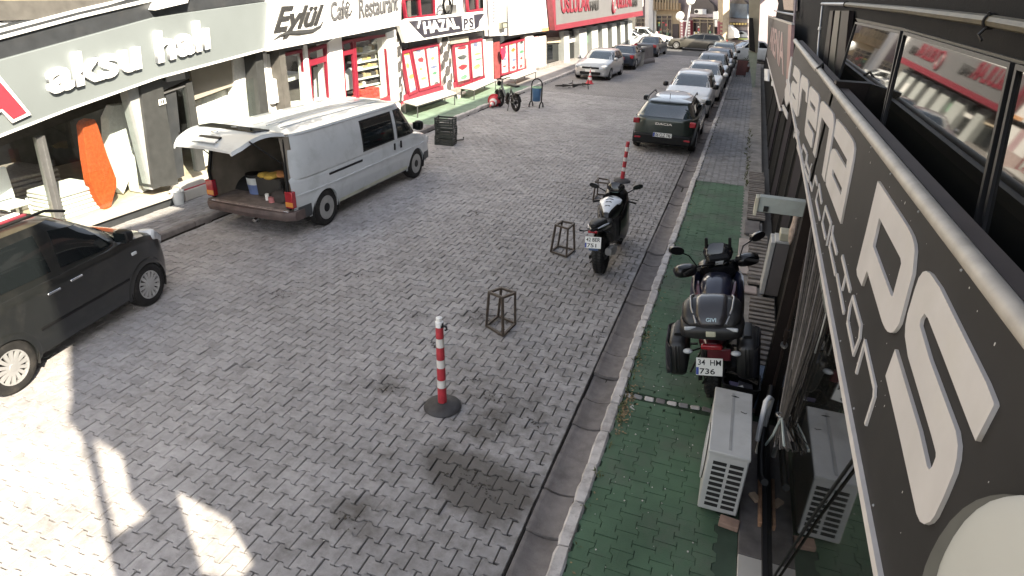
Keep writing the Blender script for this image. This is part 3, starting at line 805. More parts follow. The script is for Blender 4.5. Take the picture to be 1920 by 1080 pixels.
# ---- game hall
HA, HB = (-10.6, 19.3), (-10.7, 28)
hall = thing('game_hall', 'white game hall front with poster windows and stone patterned pillars', 'shop', (-10.6, 24, 0), world_parts=True)
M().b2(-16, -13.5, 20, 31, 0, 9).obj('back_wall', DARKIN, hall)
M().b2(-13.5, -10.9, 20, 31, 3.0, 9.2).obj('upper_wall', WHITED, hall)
vh = lambda pts, dep, nm, m, par=hall, off=0.0: vslab(pts, HA, HB, dep, nm, m, par, off)
vh([(742, 100), (752, 90), (920, 62), (920, 150), (750, 192)], .2, 'front_wall', WHITED, hall, -.12)
vh([(752, 62), (764, 75), (900, 60), (916, 56), (916, 72), (752, 92)], .3, 'soffit', ANTH, hall, -.02)
vh([(748, 182), (770, 176), (912, 140), (912, 150), (850, 172), (748, 200)], .2, 'red_base', mat('red_base', (.22, .03, .05), .6, var=.15), hall, .02)
STONE = mat('stone_grey', (.065, .060, .060), .85, var=.25, scale=8, bump=.5, rnd=.25)
MORT = mat('white_mortar', (.7, .69, .67), .85, var=.06)
def stone_pillar(q, seed):
    pl = vh(q, .35, 'stone_pillar', MORT, hall, .10)
    rg = random.Random(seed)
    (x0, y0), (x1, y1), (x2, y2), (x3, y3) = q          # top-left, top-right, bottom-right, bottom-left
    n = int((y3 - y0) / 13)
    for i in range(n):
        t = (i + .5) / n
        for k in range(2 if i % 2 else 1):
            u = .5 if i % 2 == 0 else (.12 if k == 0 else .88)
            hw = .36 if i % 2 == 0 else .16
            L = Vector((x0 + (x3 - x0) * t, y0 + (y3 - y0) * t)); Rr = Vector((x1 + (x2 - x1) * t, y1 + (y2 - y1) * t))
            c = L.lerp(Rr, u); w = (Rr - L) * hw; h = (y3 - y0) / n * .78
            pts = [(c.x + w.x * cos(a) * rg.uniform(.85, 1.1), c.y + w.y * cos(a) + h * sin(a) * rg.uniform(.85, 1.1)) for a in np.linspace(0, 2 * pi, 8, endpoint=False)]
            vh(pts, .03, 'stone', STONE, pl, .115)
stone_pillar([(742, 62), (752, 60), (756, 188), (747, 190)], 1)
stone_pillar([(825, 72), (842, 69), (850, 166), (836, 169)], 2)
POST = [mat('poster_white', (.75, .74, .72), .5), mat('poster_blue', (.25, .25, .42), .5), mat('poster_green', (.16, .36, .22), .5), mat('poster_orange', (.6, .27, .07), .5), mat('poster_dark', (.10, .09, .09), .5), mat('poster_yellow', (.62, .52, .15), .5), mat('poster_red', (.5, .06, .08), .5)]
def poster_window(q, cols, seed, bay=HA, bay2=HB, par=hall):
    rg = random.Random(seed)
    w = vframe(q, .09, bay, bay2, .1, 'window', REDF, par, .05)
    (x0, y0), (x1, y1), (x2, y2), (x3, y3) = q
    def P(u, v):
        a = (x0 + (x1 - x0) * u, y0 + (y1 - y0) * u); b = (x3 + (x2 - x3) * u, y3 + (y2 - y3) * u)
        return (a[0] + (b[0] - a[0]) * v, a[1] + (b[1] - a[1]) * v)
    vslab(q, bay, bay2, .01, 'pane', SHOPGLASS, w, .03)
    for c in range(1, cols):
        u = c / cols
        vslab([P(u - .02, 0), P(u + .02, 0), P(u + .02, 1), P(u - .02, 1)], bay, bay2, .08, 'mullion', REDF, w, .052)
    for c in range(cols):
        u0, u1 = c / cols + .03, (c + 1) / cols - .03
        vslab([P(u0, .03), P(u1, .03), P(u1, .97), P(u0, .97)], bay, bay2, .01, 'poster', POST[0], w, .012)
        v = .05
        while v < .9:
            h = rg.uniform(.05, .16); m = rg.choice(POST[1:])
            a = rg.uniform(u0, u0 + (u1 - u0) * .3); b = rg.uniform(u0 + (u1 - u0) * .6, u1)
            nseg = rg.randrange(5, 8); cu, cv = (a + b) / 2, v + h / 2
            pts = [P(cu + (b - a) / 2 * cos(t) * rg.uniform(.6, 1), cv + h / 2 * sin(t) * rg.uniform(.6, 1)) for t in np.linspace(0, 2 * pi, nseg, endpoint=False)]
            vslab(pts, bay, bay2, .006, 'print', m, w, .017)
            v += h + rg.uniform(.06, .2)
poster_window([(754, 96), (770, 92), (785, 172), (768, 180)], 1, 3)
poster_window([(771, 91), (824, 80), (828, 160), (787, 172)], 2, 4)
poster_window([(851, 84), (880, 78), (884, 156), (858, 165)], 1, 5)
poster_window([(881, 77), (905, 72), (909, 147), (886, 155)], 1, 6)
vh([(844, 73), (878, 68), (879, 78), (845, 83)], .1, 'blank_nameplate', BEIGE, hall, .09)
for q, cs in (([(757, -4), (816, -10), (817, 30), (763, 38)], 2), ([(876, -10), (914, -14), (914, 18), (879, 24)], 2)):
    w = vframe(q, .08, HA, HB, .1, 'window', REDF, hall, .02)
    vh(q, .02, 'pane', CARGLASS, w, -.04)
    vh([(q[0][0] * .5 + q[1][0] * .5 - 1, q[0][1]), (q[0][0] * .5 + q[1][0] * .5 + 1.5, q[1][1]), (q[2][0] * .5 + q[3][0] * .5 + 1.5, q[2][1] * .5 + q[3][1] * .5), (q[2][0] * .5 + q[3][0] * .5 - 1, q[2][1] * .5 + q[3][1] * .5)], .09, 'mullion', REDF, w, .022)
cb = thing('cable_bundle', 'coiled black cables and a junction box hanging above the banner', 'cables', (-10.5, 24, 3), world_parts=True)
pcb = PV(832, 12, HA, HB)
for i in range(4):
    M().torus(pcb + Vector((.10 + .03 * i, random.gauss(0, .05), random.gauss(0, .06))), .28 + .03 * i, .025, 20, 6, 'x').obj('coil', BLACKP, cb, smooth=60)
vh([(842, 10), (856, 8), (857, 24), (843, 26)], .15, 'junction_box', STEELG, cb, .15)

bn = thing('banner', 'white banner with a dark pointed panel reading HAZAL PS', 'banner', (-10.4, 23.5, 2.4), world_parts=True)
BO = .35
vslab([(749, 47), (764, 36), (912, 21), (916, 55), (760, 80)], HA, HB, .12, 'board', WHITED, bn, BO)
vslab([(766, 40), (909, 25), (904, 33), (899, 40), (898, 50), (891, 55), (795, 71), (780, 55), (771, 45)], HA, HB, .02, 'dark_panel', mat('banner_dark', (.032, .030, .042), .5), bn, BO + .012)
HA3, HB3 = (HA[0] + BO + .012, HA[1]), (HB[0] + BO + .012, HB[1])
letv('HAZAL', [(795, 64), (861, 53), (854, 33), (793, 41)], HA3, HB3, LETW, bn, .03, .02)
vslab([(866, 31), (888, 28), (890, 53), (868, 57)], HA, HB, .012, 'white_box', LETW, bn, BO + .02)
for ch_, q_ in (('P', [(870, 54), (878, 52.7), (877, 33.7), (869, 35)]), ('S', [(880, 52.3), (888, 51), (887, 32), (879, 33.3)])): letv(ch_, q_, (HA3[0] + .01, HA3[1]), (HB3[0] + .01, HB3[1]), MATS['banner_dark'], bn, .03, .012)
M().tube([PV(786, 39, HA3, HB3) + Vector((.03, 0, 0)), PV(782, 53, HA3, HB3) + Vector((.03, 0, 0))], .03, 5).obj('stripe', LETW, bn)

# ---- white shop with blank light boxes
WA, WB = (-10.7, 27.5), (-10.3, 36.5)
ws = thing('corner_shop', 'white shop under blank light boxes with a red flag at its window', 'shop', (-10.6, 31, 0), world_parts=True)
M().b2(-16, -13, 31, 40, 0, 9).obj('back_wall', DARKIN, ws)
M().b2(-13, -10.8, 31, 41, 3.0, 9.2).obj('upper_wall', WHITED, ws)
vw = lambda pts, dep, nm, m, par=ws, off=0.0: vslab(pts, WA, WB, dep, nm, m, par, off)
vw([(912, 70), (1060, 45), (1060, 118), (985, 138), (912, 152)], .2, 'front_wall', DARKIN, ws, -.35)
vw([(908, 72), (960, 64), (1042, 52), (1042, 60), (985, 66), (950, 74), (925, 90), (925, 84), (910, 82)], .4, 'soffit', ANTH, ws, .02)
poster_window([(938, 84), (985, 72), (986, 130), (940, 142)], 3, 12, WA, WB, ws)
vw([(906, 75), (924, 72), (925, 148), (911, 150)], .3, 'white_panel', WHITED, ws, .1)
vw([(926, 80), (937, 77), (938, 146), (928, 148)], .2, 'pillar', mat('red_pillar', (.22, .05, .05), .6, var=.2), ws, .06)
vw([(986, 68), (1000, 66), (1001, 106), (987, 110)], .3, 'pillar', WHITED, ws, .1)
vw([(987, 110), (1009, 104), (1010, 130), (988, 136)], .3, 'pillar_base', mat('pink_stone', (.42, .33, .31), .8, var=.2), ws, .1)
vw([(1000, 70), (1009, 68), (1009, 104), (1001, 106)], .3, 'pillar', mat('pink_post', (.45, .3, .32), .7), ws, .06)
vw([(1010, 70), (1024, 67), (1024, 126), (1012, 130)], .3, 'pillar', WHITED, ws, .12)
vw([(1024, 56), (1058, 50), (1058, 70), (1025, 74)], .2, 'lintel', mat('brown_lintel', (.20, .13, .12), .7), ws, -.05)
vw([(1025, 71), (1056, 69), (1057, 79), (1026, 81)], .15, 'nameplate', mat('tan_plate', (.5, .42, .32), .6), ws, .02)
dr = vw([(1026, 82), (1056, 80), (1057, 113), (1026, 123)], .1, 'door', CARGLASS, ws, -.1)
vframe([(1025, 81), (1057, 79), (1058, 114), (1025, 124)], .1, WA, WB, .12, 'frame', DGREY, dr, -.08)
vw([(1010, 128), (1058, 114), (1090, 108), (1092, 112), (1060, 120), (1010, 136)], .3, 'plinth', mat('cobble_plinth', (.2, .19, .18), .9, var=.3, scale=6, bump=.5), ws, .25)
fl = [PV(929, 90, WA, WB), PV(937, 87, WA, WB), PV(936, 105, WA, WB), PV(931, 112, WA, WB), PV(928, 100, WA, WB)]
tag(M().prism([p + Vector((.3, 0, 0)) for p in fl], (-.04, 0, 0)).obj('flag', mat('flag_red', (.62, .02, .06), .7), None), 'red flag hanging on the pillar beside the posters', 'flag')
for pts, off, lab in (([(916, -6), (946, -10), (948, 66), (919, 68)], .35, 'narrow blank white light box right of the banner'),
                      ([(953, -8), (1038, -20), (1041, 55), (955, 67)], .3, 'large blank white light box next to the red and white sign')):
    s = thing('light_box', lab, 'sign', tuple(PV(pts[3][0], pts[3][1], WA, WB)), world_parts=True)
    vslab(pts, WA, WB, .25, 'box', WHITED, s, off)
    vframe(pts, .05, WA, WB, .04, 'frame', mat('light_box_edge', (.55, .55, .55), .5), s, off + .02)
lb = bpy.data.objects.get('light_box')
letters_small = mat('poster_print_grey', (.22, .22, .24), .6)
for i in range(7): vslab([(923.5, 2 + i * 6), (928.5, 1 + i * 6), (928.5, 5 + i * 6), (923.5, 6 + i * 6)], WA, WB, .01, 'print', letters_small, lb, .37)
vw([(1016, 53), (1032, 51), (1032, 57), (1017, 59)], .1, 'orange_panel', mat('orange_panel', (.62, .33, .16), .6), ws, .33)
# window air conditioner below the narrow light box
ac = thing('air_conditioner', 'small dark air conditioner box under the narrow blank light box', 'air conditioner', tuple(PV(948, 60, WA, WB)), world_parts=True)
vw([(942, 42), (952, 41), (952, 52), (943, 54)], .3, 'housing', mat('dusty_grey', (.3, .3, .24), .7), ac, .55)
vframe([(942, 42), (952, 41), (952, 52), (943, 54)], .03, WA, WB, .03, 'frame', DGREY, ac, .57)

# ---- carpet store with the red and white sign
UA, UB = (-9.99, 37.5), (-8.67, 52.1)
us = thing('carpet_store', 'long shop front of white pillars and dark glass under a red and white sign', 'shop', (-9.6, 44, 0), world_parts=True)
vu = lambda pts, dep, nm, m, par=us, off=0.0: vslab(pts, UA, UB, dep, nm, m, par, off)
vu([(1056, 50), (1192, 22), (1190, 92), (1060, 122)], .2, 'inner_wall', DARKIN, us, -.6)
vu([(1040, 40), (1206, 12), (1206, -130), (1040, -120)], 4, 'upper_wall', WHITED, us, -.2)
xs = [(1057, 1067, 116), (1086, 1100, 110), (1109, 1121, 105), (1129, 1139, 101), (1147, 1156, 97), (1163, 1171, 94), (1177, 1185, 91)]
PIL = mat('grey_white_pillar', (.40, .42, .41), .6, var=.08)
for a, b, yb in xs:
    vu([(a, 60 - (a - 1057) * .17), (b, 60 - (b - 1057) * .17), (b + 1.5, yb), (a + 1.5, yb + 2)], .45, 'pillar', PIL, us, .0)
for (a0, a1, yb), (b0, b1, yb2) in zip(xs, xs[1:]):
    p = vu([(a1, 60 - (a1 - 1057) * .17), (b0, 60 - (b0 - 1057) * .17), (b0 + 1, yb2), (a1 + 1, yb)], .04, 'pane', CARGLASS, us, -.35)
    mxx = (a1 + b0) / 2
    vu([(mxx - .8, 60 - (mxx - 1057) * .17), (mxx + .8, 60 - (mxx - 1057) * .17), (mxx + 2, yb2 + 1), (mxx, yb2 + 1)], .06, 'mullion', STEELG, us, -.33)
vu([(1098, 57), (1105, 55), (1106, 80), (1099, 82)], .03, 'green_poster', POST[2], us, -.3)
vu([(1067, 70), (1078, 68), (1079, 78), (1068, 80)], .03, 'poster', POST[0], us, -.3)
vu([(1165, 60), (1170, 58), (1171, 74), (1166, 76)], .03, 'poster', POST[0], us, .03)
usg = thing('shop_sign', 'long white sign with a red lower band reading USLULAR HALI', 'sign', (-9.3, 44, 2.5), world_parts=True)
UO = .55
vu([(1043, 47), (1205, 20), (1205, -16), (1041, -10)], .3, 'board', mat('sign_pale', (.15, .15, .155), .5, var=.05, scale=1.5), usg, UO)
vu([(1043, 57), (1206, 29), (1205, 20), (1043, 47)], .34, 'red_band', REDP, usg, UO + .03)
vu([(1034, -10), (1041, -10), (1043, 57), (1041, 57)], .3, 'red_edge', REDP, usg, UO + .035)
nU = Vector((UB[1] - UA[1], UA[0] - UB[0], 0)).normalized(); nU = -nU if nU.dot(EYE - Vector((*UA, 0))) > 0 else nU
UA3, UB3 = (UA[0] - nU.x * UO, UA[1] - nU.y * UO), (UB[0] - nU.x * UO, UB[1] - nU.y * UO)
letv('USLULAR', [(1052, 25), (1105, 20), (1105, -12), (1050, -8)], UA3, UB3, REDP, usg, .03, .05)
letv('HALI', [(1106, 20), (1121, 18), (1121, 0), (1105, 3)], UA3, UB3, CHAR, usg, .02, .05)
letv('USLULAR', [(1157, 16), (1184, 12), (1184, -12), (1156, -8)], UA3, UB3, REDP, usg, .03, .05)
letv('HALI', [(1185, 13), (1194, 11), (1194, -3), (1185, -1)], UA3, UB3, CHAR, usg, .02, .05)
M().torus(PV(1151, 8, UA3, UB3) + Vector((.03, 0, 0)), .5, .07, 20, 6, 'x').obj('emblem_ring', REDP, usg)
# the backs of the left row close the street off from the light behind it
tag(M().b2(-19, -13.6, -6, 62, 0, 9.0).obj('rear_building', WHITED), 'plain building mass behind the left row of shops', 'building')
# ================================================================== right row: the building the view hangs on
DWALL = mat('dark_wall', (.011, .010, .0095), .8, var=.25, scale=3, bump=.2, spec=.1)
BROWNP = mat('brown_pipe', (.014, .0095, .008), .55, var=.2, spec=.2)
SIGND = mat('sign_dark', (.022, .0205, .020), .6, var=.14, scale=3, spec=.3, dirt=.3, dirt_rgb=(.055, .05, .045))
LETS = mat('letter_pale', (.51, .485, .47), .5, var=.06, scale=4, dirt=.35, dirt_rgb=(.42, .40, .33))
ALUW = mat('pale_tube', (.36, .33, .29), .5, var=.15, scale=9, dirt=.45, dirt_rgb=(.15, .13, .10))
MIRR = mat('dark_window_glass', (.010, .010, .009), .03, var=0, spec=1.0)
RW = thing('arcade_building', 'dark building with reflecting windows behind the arena sign', 'building', (1.2, 4, 0), world_parts=True)
M().b2(1.12, 13, .15, 44.5, 0, 10.1).obj('wall', DWALL, RW)
# lower shop glass and its marble ledge
def seg_y(q): return (PX(*q, .78).y)
M().b2(.585, .785, -.6, 2.2, .02, .135).obj('ledge_slab', MARBLE, RW, bevel=.004)
M().b2(.585, .785, 2.205, 3.9, .02, .134).obj('ledge_slab', MARBLE, RW, bevel=.004)
M().b2(.585, .785, 3.905, 5.7, .02, .135).obj('ledge_slab', mat('dirty_ledge', (.10, .09, .085), .7, var=.3, scale=8), RW, bevel=.004)
M().b2(.79, .80, -.6, 5.85, .10, 2.36).obj('shop_glass', MIRR, RW)
M().b2(.755, .789, -.6, 5.85, .135, .175).obj('track', BLACKM, RW)
M().b2(.7, 1.2, 5.86, 6.0, 0.02, 3.4).obj('corner_post', BROWNP, RW)
M().b2(.80, 1.1, -.6, 5.85, 2.37, 2.6).obj('lintel', DWALL, RW)
M().b2(.98, 1.12, 6.0, 44.4, 0, 2.9).obj('shop_wall', DWALL, RW)
for y in (7.6, 9.3, 11.0, 12.6, 14.6, 16.8, 19.5, 23): M().b2(.945, .978, y, y + .05, .1, 3.2).obj('mullion', mat('grey_mullion', (.035, .033, .031), .7, spec=.15), RW)
for y in (6.4, 9.4, 13, 17.5): M().b2(.955, .977, y, y + 1.1, .15, 2.8).obj('shutter_panel', mat('plum_panel', (.016, .012, .017), .7, spec=.15), RW)
# diagonal brace seen behind / reflected in the glass
M().tube([PX(1452, 1080, .775), PX(1530, 960, .775), PX(1636, 812, .775)], .009, 6).obj('stay_cable', BLACKM, RW)

# upper windows above the sign
XU = 1.0
sr = lambda pts, X, dep, nm, m, par=RW, bevel=0.0: slab(pts, X, -dep, nm, m, par, bevel)
sr([(1440, -60), (2000, -60), (2000, 130), (1908, 112), (1690, 52), (1604, 34), (1560, 210), (1484, 90)], XU + .02, .09, 'upper_wall', DWALL)
sr([(1604, 34), (1690, 52), (1908, 112), (2000, 135), (2000, 142), (1906, 119), (1690, 58), (1608, 41)], XU + .0, .05, 'window_head', mat('olive_frame', (.05, .045, .032), .6))
for pts, nm in (([(1608, 41), (1694, 58), (1662, 390), (1552, 320)], 'window'), ([(1700, 59), (1906, 118), (1852, 680), (1658, 390)], 'window'), ([(1916, 120), (2100, 170), (2100, 1000), (1862, 690)], 'window')):
    w = vframe(pts, .02, (XU, 0), (XU, 10), .04, nm, BLACKM, RW, .0)
    pn_ = vslab(pts, (XU, 0), (XU, 10), .012, 'pane', MIRR, w, -.012)
    for q_ in (w, pn_):                             # sashes sheared on purpose to lift the reflection onto the opposite fronts
        for v in q_.data.vertices: v.co.x += (v.co.z + ORG[RW.name].z - 3.98) * .115
for a, b, c, d, m_ in ((1556, 1562, 1534, 1543, BROWNP), (1566, 1575, 1545, 1556, mat('olive_pipe', (.045, .04, .025), .5)), (1578, 1592, 1560, 1575, BROWNP)):
    sr([(a, 20), (b, 20), (d, 190), (c, 180)], XU - .05, .05, 'drape_post', m_)
cd = thing('conduit', 'yellowed horizontal conduit pipe running above the upper windows', 'pipe', tuple(PX(1700, 20, .95)), world_parts=True)
P3 = [PX(x, y, .93) for x, y in ((1541, 7), (1585, 8), (1700, 19), (1850, 38), (1990, 62))]
YELP = mat('yellowed_pipe', (.085, .070, .038), .5, var=.25, scale=14)
M().tube(P3[:2], .020, 8).obj('pipe', STEELG, cd, smooth=40)
M().tube(P3[1:], .024, 8).obj('pipe', YELP, cd, smooth=40)
for q in ((1587, 8), (1858, 40)):
    p = PX(*q, .93); M().torus(p, .028, .006, 14, 6, 'y').obj('clamp', BLACKM, cd)
pc2 = PX(1858, 42, .93); M().tube([pc2 + Vector((-.02, 0, .04)), pc2, pc2 + Vector((-.03, 0, -.05)), pc2 + Vector((-.02, -.03, -.07))], .006, 6).obj('wire_loop', BLACKM, cd)
M().tube([PX(1542, 12, .93), PX(1536, 70, .93), PX(1532, 118, .93)], .016, 8).obj('down_pipe', STEELG, cd, smooth=40)
pj = PX(1537, 53, .92); M().lathe([(.02, -.02), (.024, -.02), (.024, .02), (.02, .02)], 12, pj).obj('joint', WHITEP, cd)

# ---- the big sign
XG = .70
AS = thing('arena_sign', 'long dark sign with big pale letters reading arena PS PLAYSTATION', 'sign', (.72, 4, 2.9), world_parts=True)
bot = [(1464, 214), (1500, 305), (1532, 404), (1562, 520), (1588, 650), (1606, 790), (1620, 960), (1630, 1080), (1636, 1180)]
yb = [PX(*q, XG) for q in bot]; zt = PX(1522, 121, XG).z
zb = sum(p.z for p in yb[1:6]) / 5
Y1S = PX(1477, 150, XG).y
kz = np.polyfit([p.y for p in yb[1:8]], [p.z for p in yb[1:8]], 1)
zl = lambda y: float(kz[1] + kz[0] * y)
M().prism([(XG, -.6, zl(-.6)), (XG, Y1S, zl(Y1S)), (XG, Y1S, 3.33), (XG, -.6, 3.33)], (.05, 0, 0)).obj('board', SIGND, AS, bevel=.003)
M().prism([(XG - .018, -.6, zl(-.6) - .035), (XG - .018, Y1S + .1, zl(Y1S) - .035), (XG - .018, Y1S + .1, zl(Y1S) + .004), (XG - .018, -.6, zl(-.6) + .004)], (.048, 0, 0)).obj('lower_edge', mat('sign_edge_pale', (.55, .52, .50), .5, var=.08), AS)
M().tube([(XG - .005, -.6, 3.345), (XG - .005, 2.0, 3.345), (XG - .005, 5.0, 3.34), (XG - .005, 7.4, 3.34)], .029, 12).obj('top_tube', ALUW, AS, smooth=40)
M().tube([(XG - .005, 7.45, 3.335), (XG - .005, Y1S + .2, 3.33)], .034, 12).obj('top_tube', ALUW, AS, smooth=40)
M().b2(XG + .035, XG + .10, -.6, Y1S, 3.30, 3.35).obj('top_cap', mat('top_cap_brown', (.06, .045, .04), .6), AS)
M().tube([(XG - .03, 7.3, 3.36), (XG + .02, 7.42, 3.40), (XG + .04, 7.5, 3.35), (XG, 7.6, 3.30)], .012, 6).obj('tie_wire', BLACKM, AS)
def big(pts, hole=None, nm='letter'):
    """one flat raised letter, outline and hole at photo pixels on the sign face"""
    cu = bpy.data.curves.new('letter', 'CURVE'); cu.dimensions = '2D'; cu.fill_mode = 'BOTH'; cu.extrude = .006
    for loop in [pts] + ([hole] if hole else []):
        sp = cu.splines.new('POLY'); sp.points.add(len(loop) - 1); sp.use_cyclic_u = True
        for i, q in enumerate(loop):
            p = PX(*q, XG); sp.points[i].co = (p.y, p.z, 0, 1)
    ob = bpy.data.objects.new('letter', cu); COL.objects.link(ob); bpy.context.view_layer.update()
    me = bpy.data.meshes.new_from_object(ob); bpy.data.objects.remove(ob); bpy.data.curves.remove(cu)
    o3 = ORG[AS.name]
    for v in me.vertices:
        y, z, e = v.co; v.co = Vector((XG - .0065 - e, y, z)) - o3
    me.materials.clear(); me.materials.append(LETS)
    o = bpy.data.objects.new(nm, me); COL.objects.link(o); o.parent = AS; ORG[o.name] = o3
    return o
big([(1491, 122.5), (1500, 131), (1502, 138), (1497, 219), (1495, 218), (1482.5, 191), (1485, 158), (1488, 151.5), (1495.5, 158.5), (1496.5, 154.5), (1488, 141)], [(1488, 173), (1493.5, 184), (1493, 188), (1488, 179.5)])
big([(1506, 140), (1516, 149), (1518, 155), (1515.3, 193), (1512.5, 190), (1513, 174), (1506, 165), (1499, 218), (1497.8, 216), (1503, 147)])
big([(1520, 165), (1522.5, 161.7), (1535.5, 175), (1538.5, 183), (1537.5, 193), (1532.5, 246.7), (1531, 245), (1517, 222), (1516.3, 230), (1527.3, 251), (1524, 277.5), (1522.5, 276.7), (1511.7, 253), (1511, 243), (1515, 208)], [(1521.7, 188), (1531.3, 201.7), (1530.8, 212), (1521.2, 197)])
big([(1541, 195), (1543, 190.5), (1546, 190), (1560, 206), (1565, 214), (1566.5, 222), (1566, 240), (1549, 341), (1544, 328), (1558, 241), (1543.5, 220), (1531, 296), (1526.7, 286), (1533, 255)])
big([(1571.7, 223), (1585, 238), (1600, 259), (1604.5, 268), (1606, 280), (1604, 297), (1580, 420), (1552, 347), (1551.7, 337), (1561, 287), (1563.5, 280), (1566.7, 279), (1570, 282), (1590, 316), (1592.3, 300), (1566.7, 255)], [(1565, 317), (1582.7, 353), (1580.7, 367), (1563.3, 328)])
big([(1651, 340), (1702, 417), (1710, 430), (1717, 444), (1721, 458), (1722, 472), (1718, 515), (1709, 548), (1698, 590), (1693, 608), (1686, 619), (1681, 624), (1676, 625), (1671, 623), (1666, 617), (1660, 604), (1631, 508), (1621, 537), (1612, 517), (1611, 506), (1631, 425)], [(1654, 409), (1695, 485), (1696.5, 495), (1680, 557), (1677, 555), (1642, 462)])
big([(1738, 511), (1744, 509), (1752, 514), (1770, 540), (1860, 720), (1874, 755), (1875, 762), (1851, 808), (1840, 829), (1831, 808), (1780, 678), (1748, 598), (1741, 589), (1734, 600), (1732, 611), (1751, 675), (1802, 810), (1806, 837), (1804, 862), (1798, 888), (1780, 932), (1762, 970), (1753, 981), (1742, 985), (1734, 980), (1727, 965), (1692, 810), (1667, 706), (1685, 656), (1732, 810), (1747, 876), (1751, 883), (1757, 877), (1764, 859), (1764, 850), (1755, 817), (1710, 670), (1704, 632), (1705, 610), (1709, 589), (1722, 545), (1730, 522)])
big([(1484, 106), (1486, 107), (1481, 150), (1483, 165), (1482.5, 188), (1475.5, 200), (1472.5, 186), (1473, 168), (1478, 154), (1480, 130)], nm='emblem')
big([(1467, 197), (1470, 196), (1478, 212), (1477, 224), (1472, 214)], nm='emblem')
def stroke(path, w0, w1):
    P = [PX(*q, XG) for q in path]; n = len(P)
    for i in range(n - 1):
        a, b = P[i], P[i + 1]
        d = Vector((0, b.y - a.y, b.z - a.z)).normalized(); s = Vector((0, -d.z, d.y)) * w0
        e = d * w0 * .6
        yield [a - s - e, b - s + e, b + s + e, a + s - e]
def letter_small(paths, w=.011):
    mm = M(); k = 0
    for p in paths:
        for quad in stroke(p, w, w):
            off = Vector((-.001 - .0004 * (k % 3), 0, 0)); k += 1
            mm.prism([c + off for c in quad], (-.009, 0, 0))
    return mm.obj('small_letter', LETS, AS)
LS = [
 [[(1489, 257), (1492, 237), (1498, 248), (1496, 262), (1490.5, 252)]],
 [[(1499, 249), (1495.5, 275), (1501, 292)]],
 [[(1508, 311), (1503, 296), (1507, 272), (1514, 288), (1509.5, 316)]],
 [[(1515, 292), (1513.5, 306), (1519, 323), (1523, 310)], [(1519.5, 323), (1518, 340), (1511, 318)]],
 [[(1533.5, 346), (1530, 331), (1524, 357), (1520.5, 343)]],
 [[(1537, 347), (1542, 380)], [(1536, 356), (1531.5, 375), (1539, 411)]],
 [[(1549.5, 447), (1543.5, 418), (1549.5, 388), (1560, 419), (1552, 459)]],
 [[(1563.5, 426), (1562, 440), (1571, 475)], [(1561, 444), (1557.5, 462), (1568.5, 514)]],
 [[(1581.5, 482), (1596.5, 545)], [(1588, 518), (1582, 543)], [(1572, 517), (1585, 586)]],
 [[(1602, 558), (1617, 612), (1615, 635), (1604, 664), (1592, 605), (1596, 577), (1602, 558)]],
 [[(1609, 698), (1624.5, 642), (1644, 728), (1643, 744), (1627, 794)]]]
for i, l in enumerate(LS): letter_small(l, .0125 + .0004 * i if i < 4 else .0115)
for y in np.linspace(-.3, Y1S - .2, 22):
    for z in (zl(y) + .03, 3.29):
        M().lathe([(.006, 0), (.004, -.004), (.001, -.0045)], 8, (XG, float(y), z), 'x').obj('screw', STEELG, AS)
# splashes of dried paint on the sign face
spl = M(); rg = random.Random(9)
for _ in range(70):
    y, z = rg.uniform(1.2, 4), rg.uniform(zb + .05, 3.28); s = rg.uniform(.0012, .0034)
    spl.sphere((XG - .0005, y, z), .001, s, s * rg.uniform(1, 2.6), n=6, m=4)
o = spl.obj('specks', LETS, AS); o['kind'] = 'stuff'

# second sign further along
S2 = thing('shop_sign', 'smaller brown sign with pink letters fixed beyond the big arena sign', 'sign', tuple(PX(1460, 100, XG)), world_parts=True)
sr([(1440, 32), (1484, 47), (1478, 160), (1462, 205), (1438, 112)], XG + .02, .05, 'board', mat('sign_brown', (.05, .04, .035), .55, var=.1), S2)
sr([(1440, 29), (1484, 43), (1484, 47), (1440, 32)], XG + .01, .06, 'top_edge', ALUW, S2)
sr([(1478, 46), (1484, 47), (1478, 160), (1473, 175)], XG + .012, .06, 'side_edge', mat('pink_edge', (.30, .17, .15), .6), S2)
sr([(1437, 108), (1439, 112), (1464, 207), (1461, 208)], XG + .012, .06, 'lower_edge', MATS['sign_edge_pale'], S2)
nl = mat('letter_pink', (.36, .24, .22), .5)
lettering('ARENA', PX(1443, 88, XG + .019), PX(1470, 142, XG + .019), PX(1471, 62, XG + .019), PX(1446, 50, XG + .019), nl, S2, .01, .01)
# balcony rail and small clutter above the second sign
bl = thing('balcony_rail', 'grey balcony rail with cloth hanging above the second sign', 'rail', tuple(PX(1470, 25, .85)), world_parts=True)
M().tube([PX(1452, 20, .85), PX(1468, 24, .85), PX(1490, 28, .85)], .03, 6).obj('rail', STEELG, bl)
M().tube([PX(1492, 0, .85), PX(1489, 40, .85), PX(1487, 75, .85)], .03, 6).obj('post', mat('pink_grey_post', (.2, .15, .15), .6), bl)
sr([(1467, -5), (1488, -8), (1487, 20), (1470, 18)], .86, .1, 'cloth', mat('beige_cloth', (.4, .31, .25), .9, var=.25, scale=20), bl)

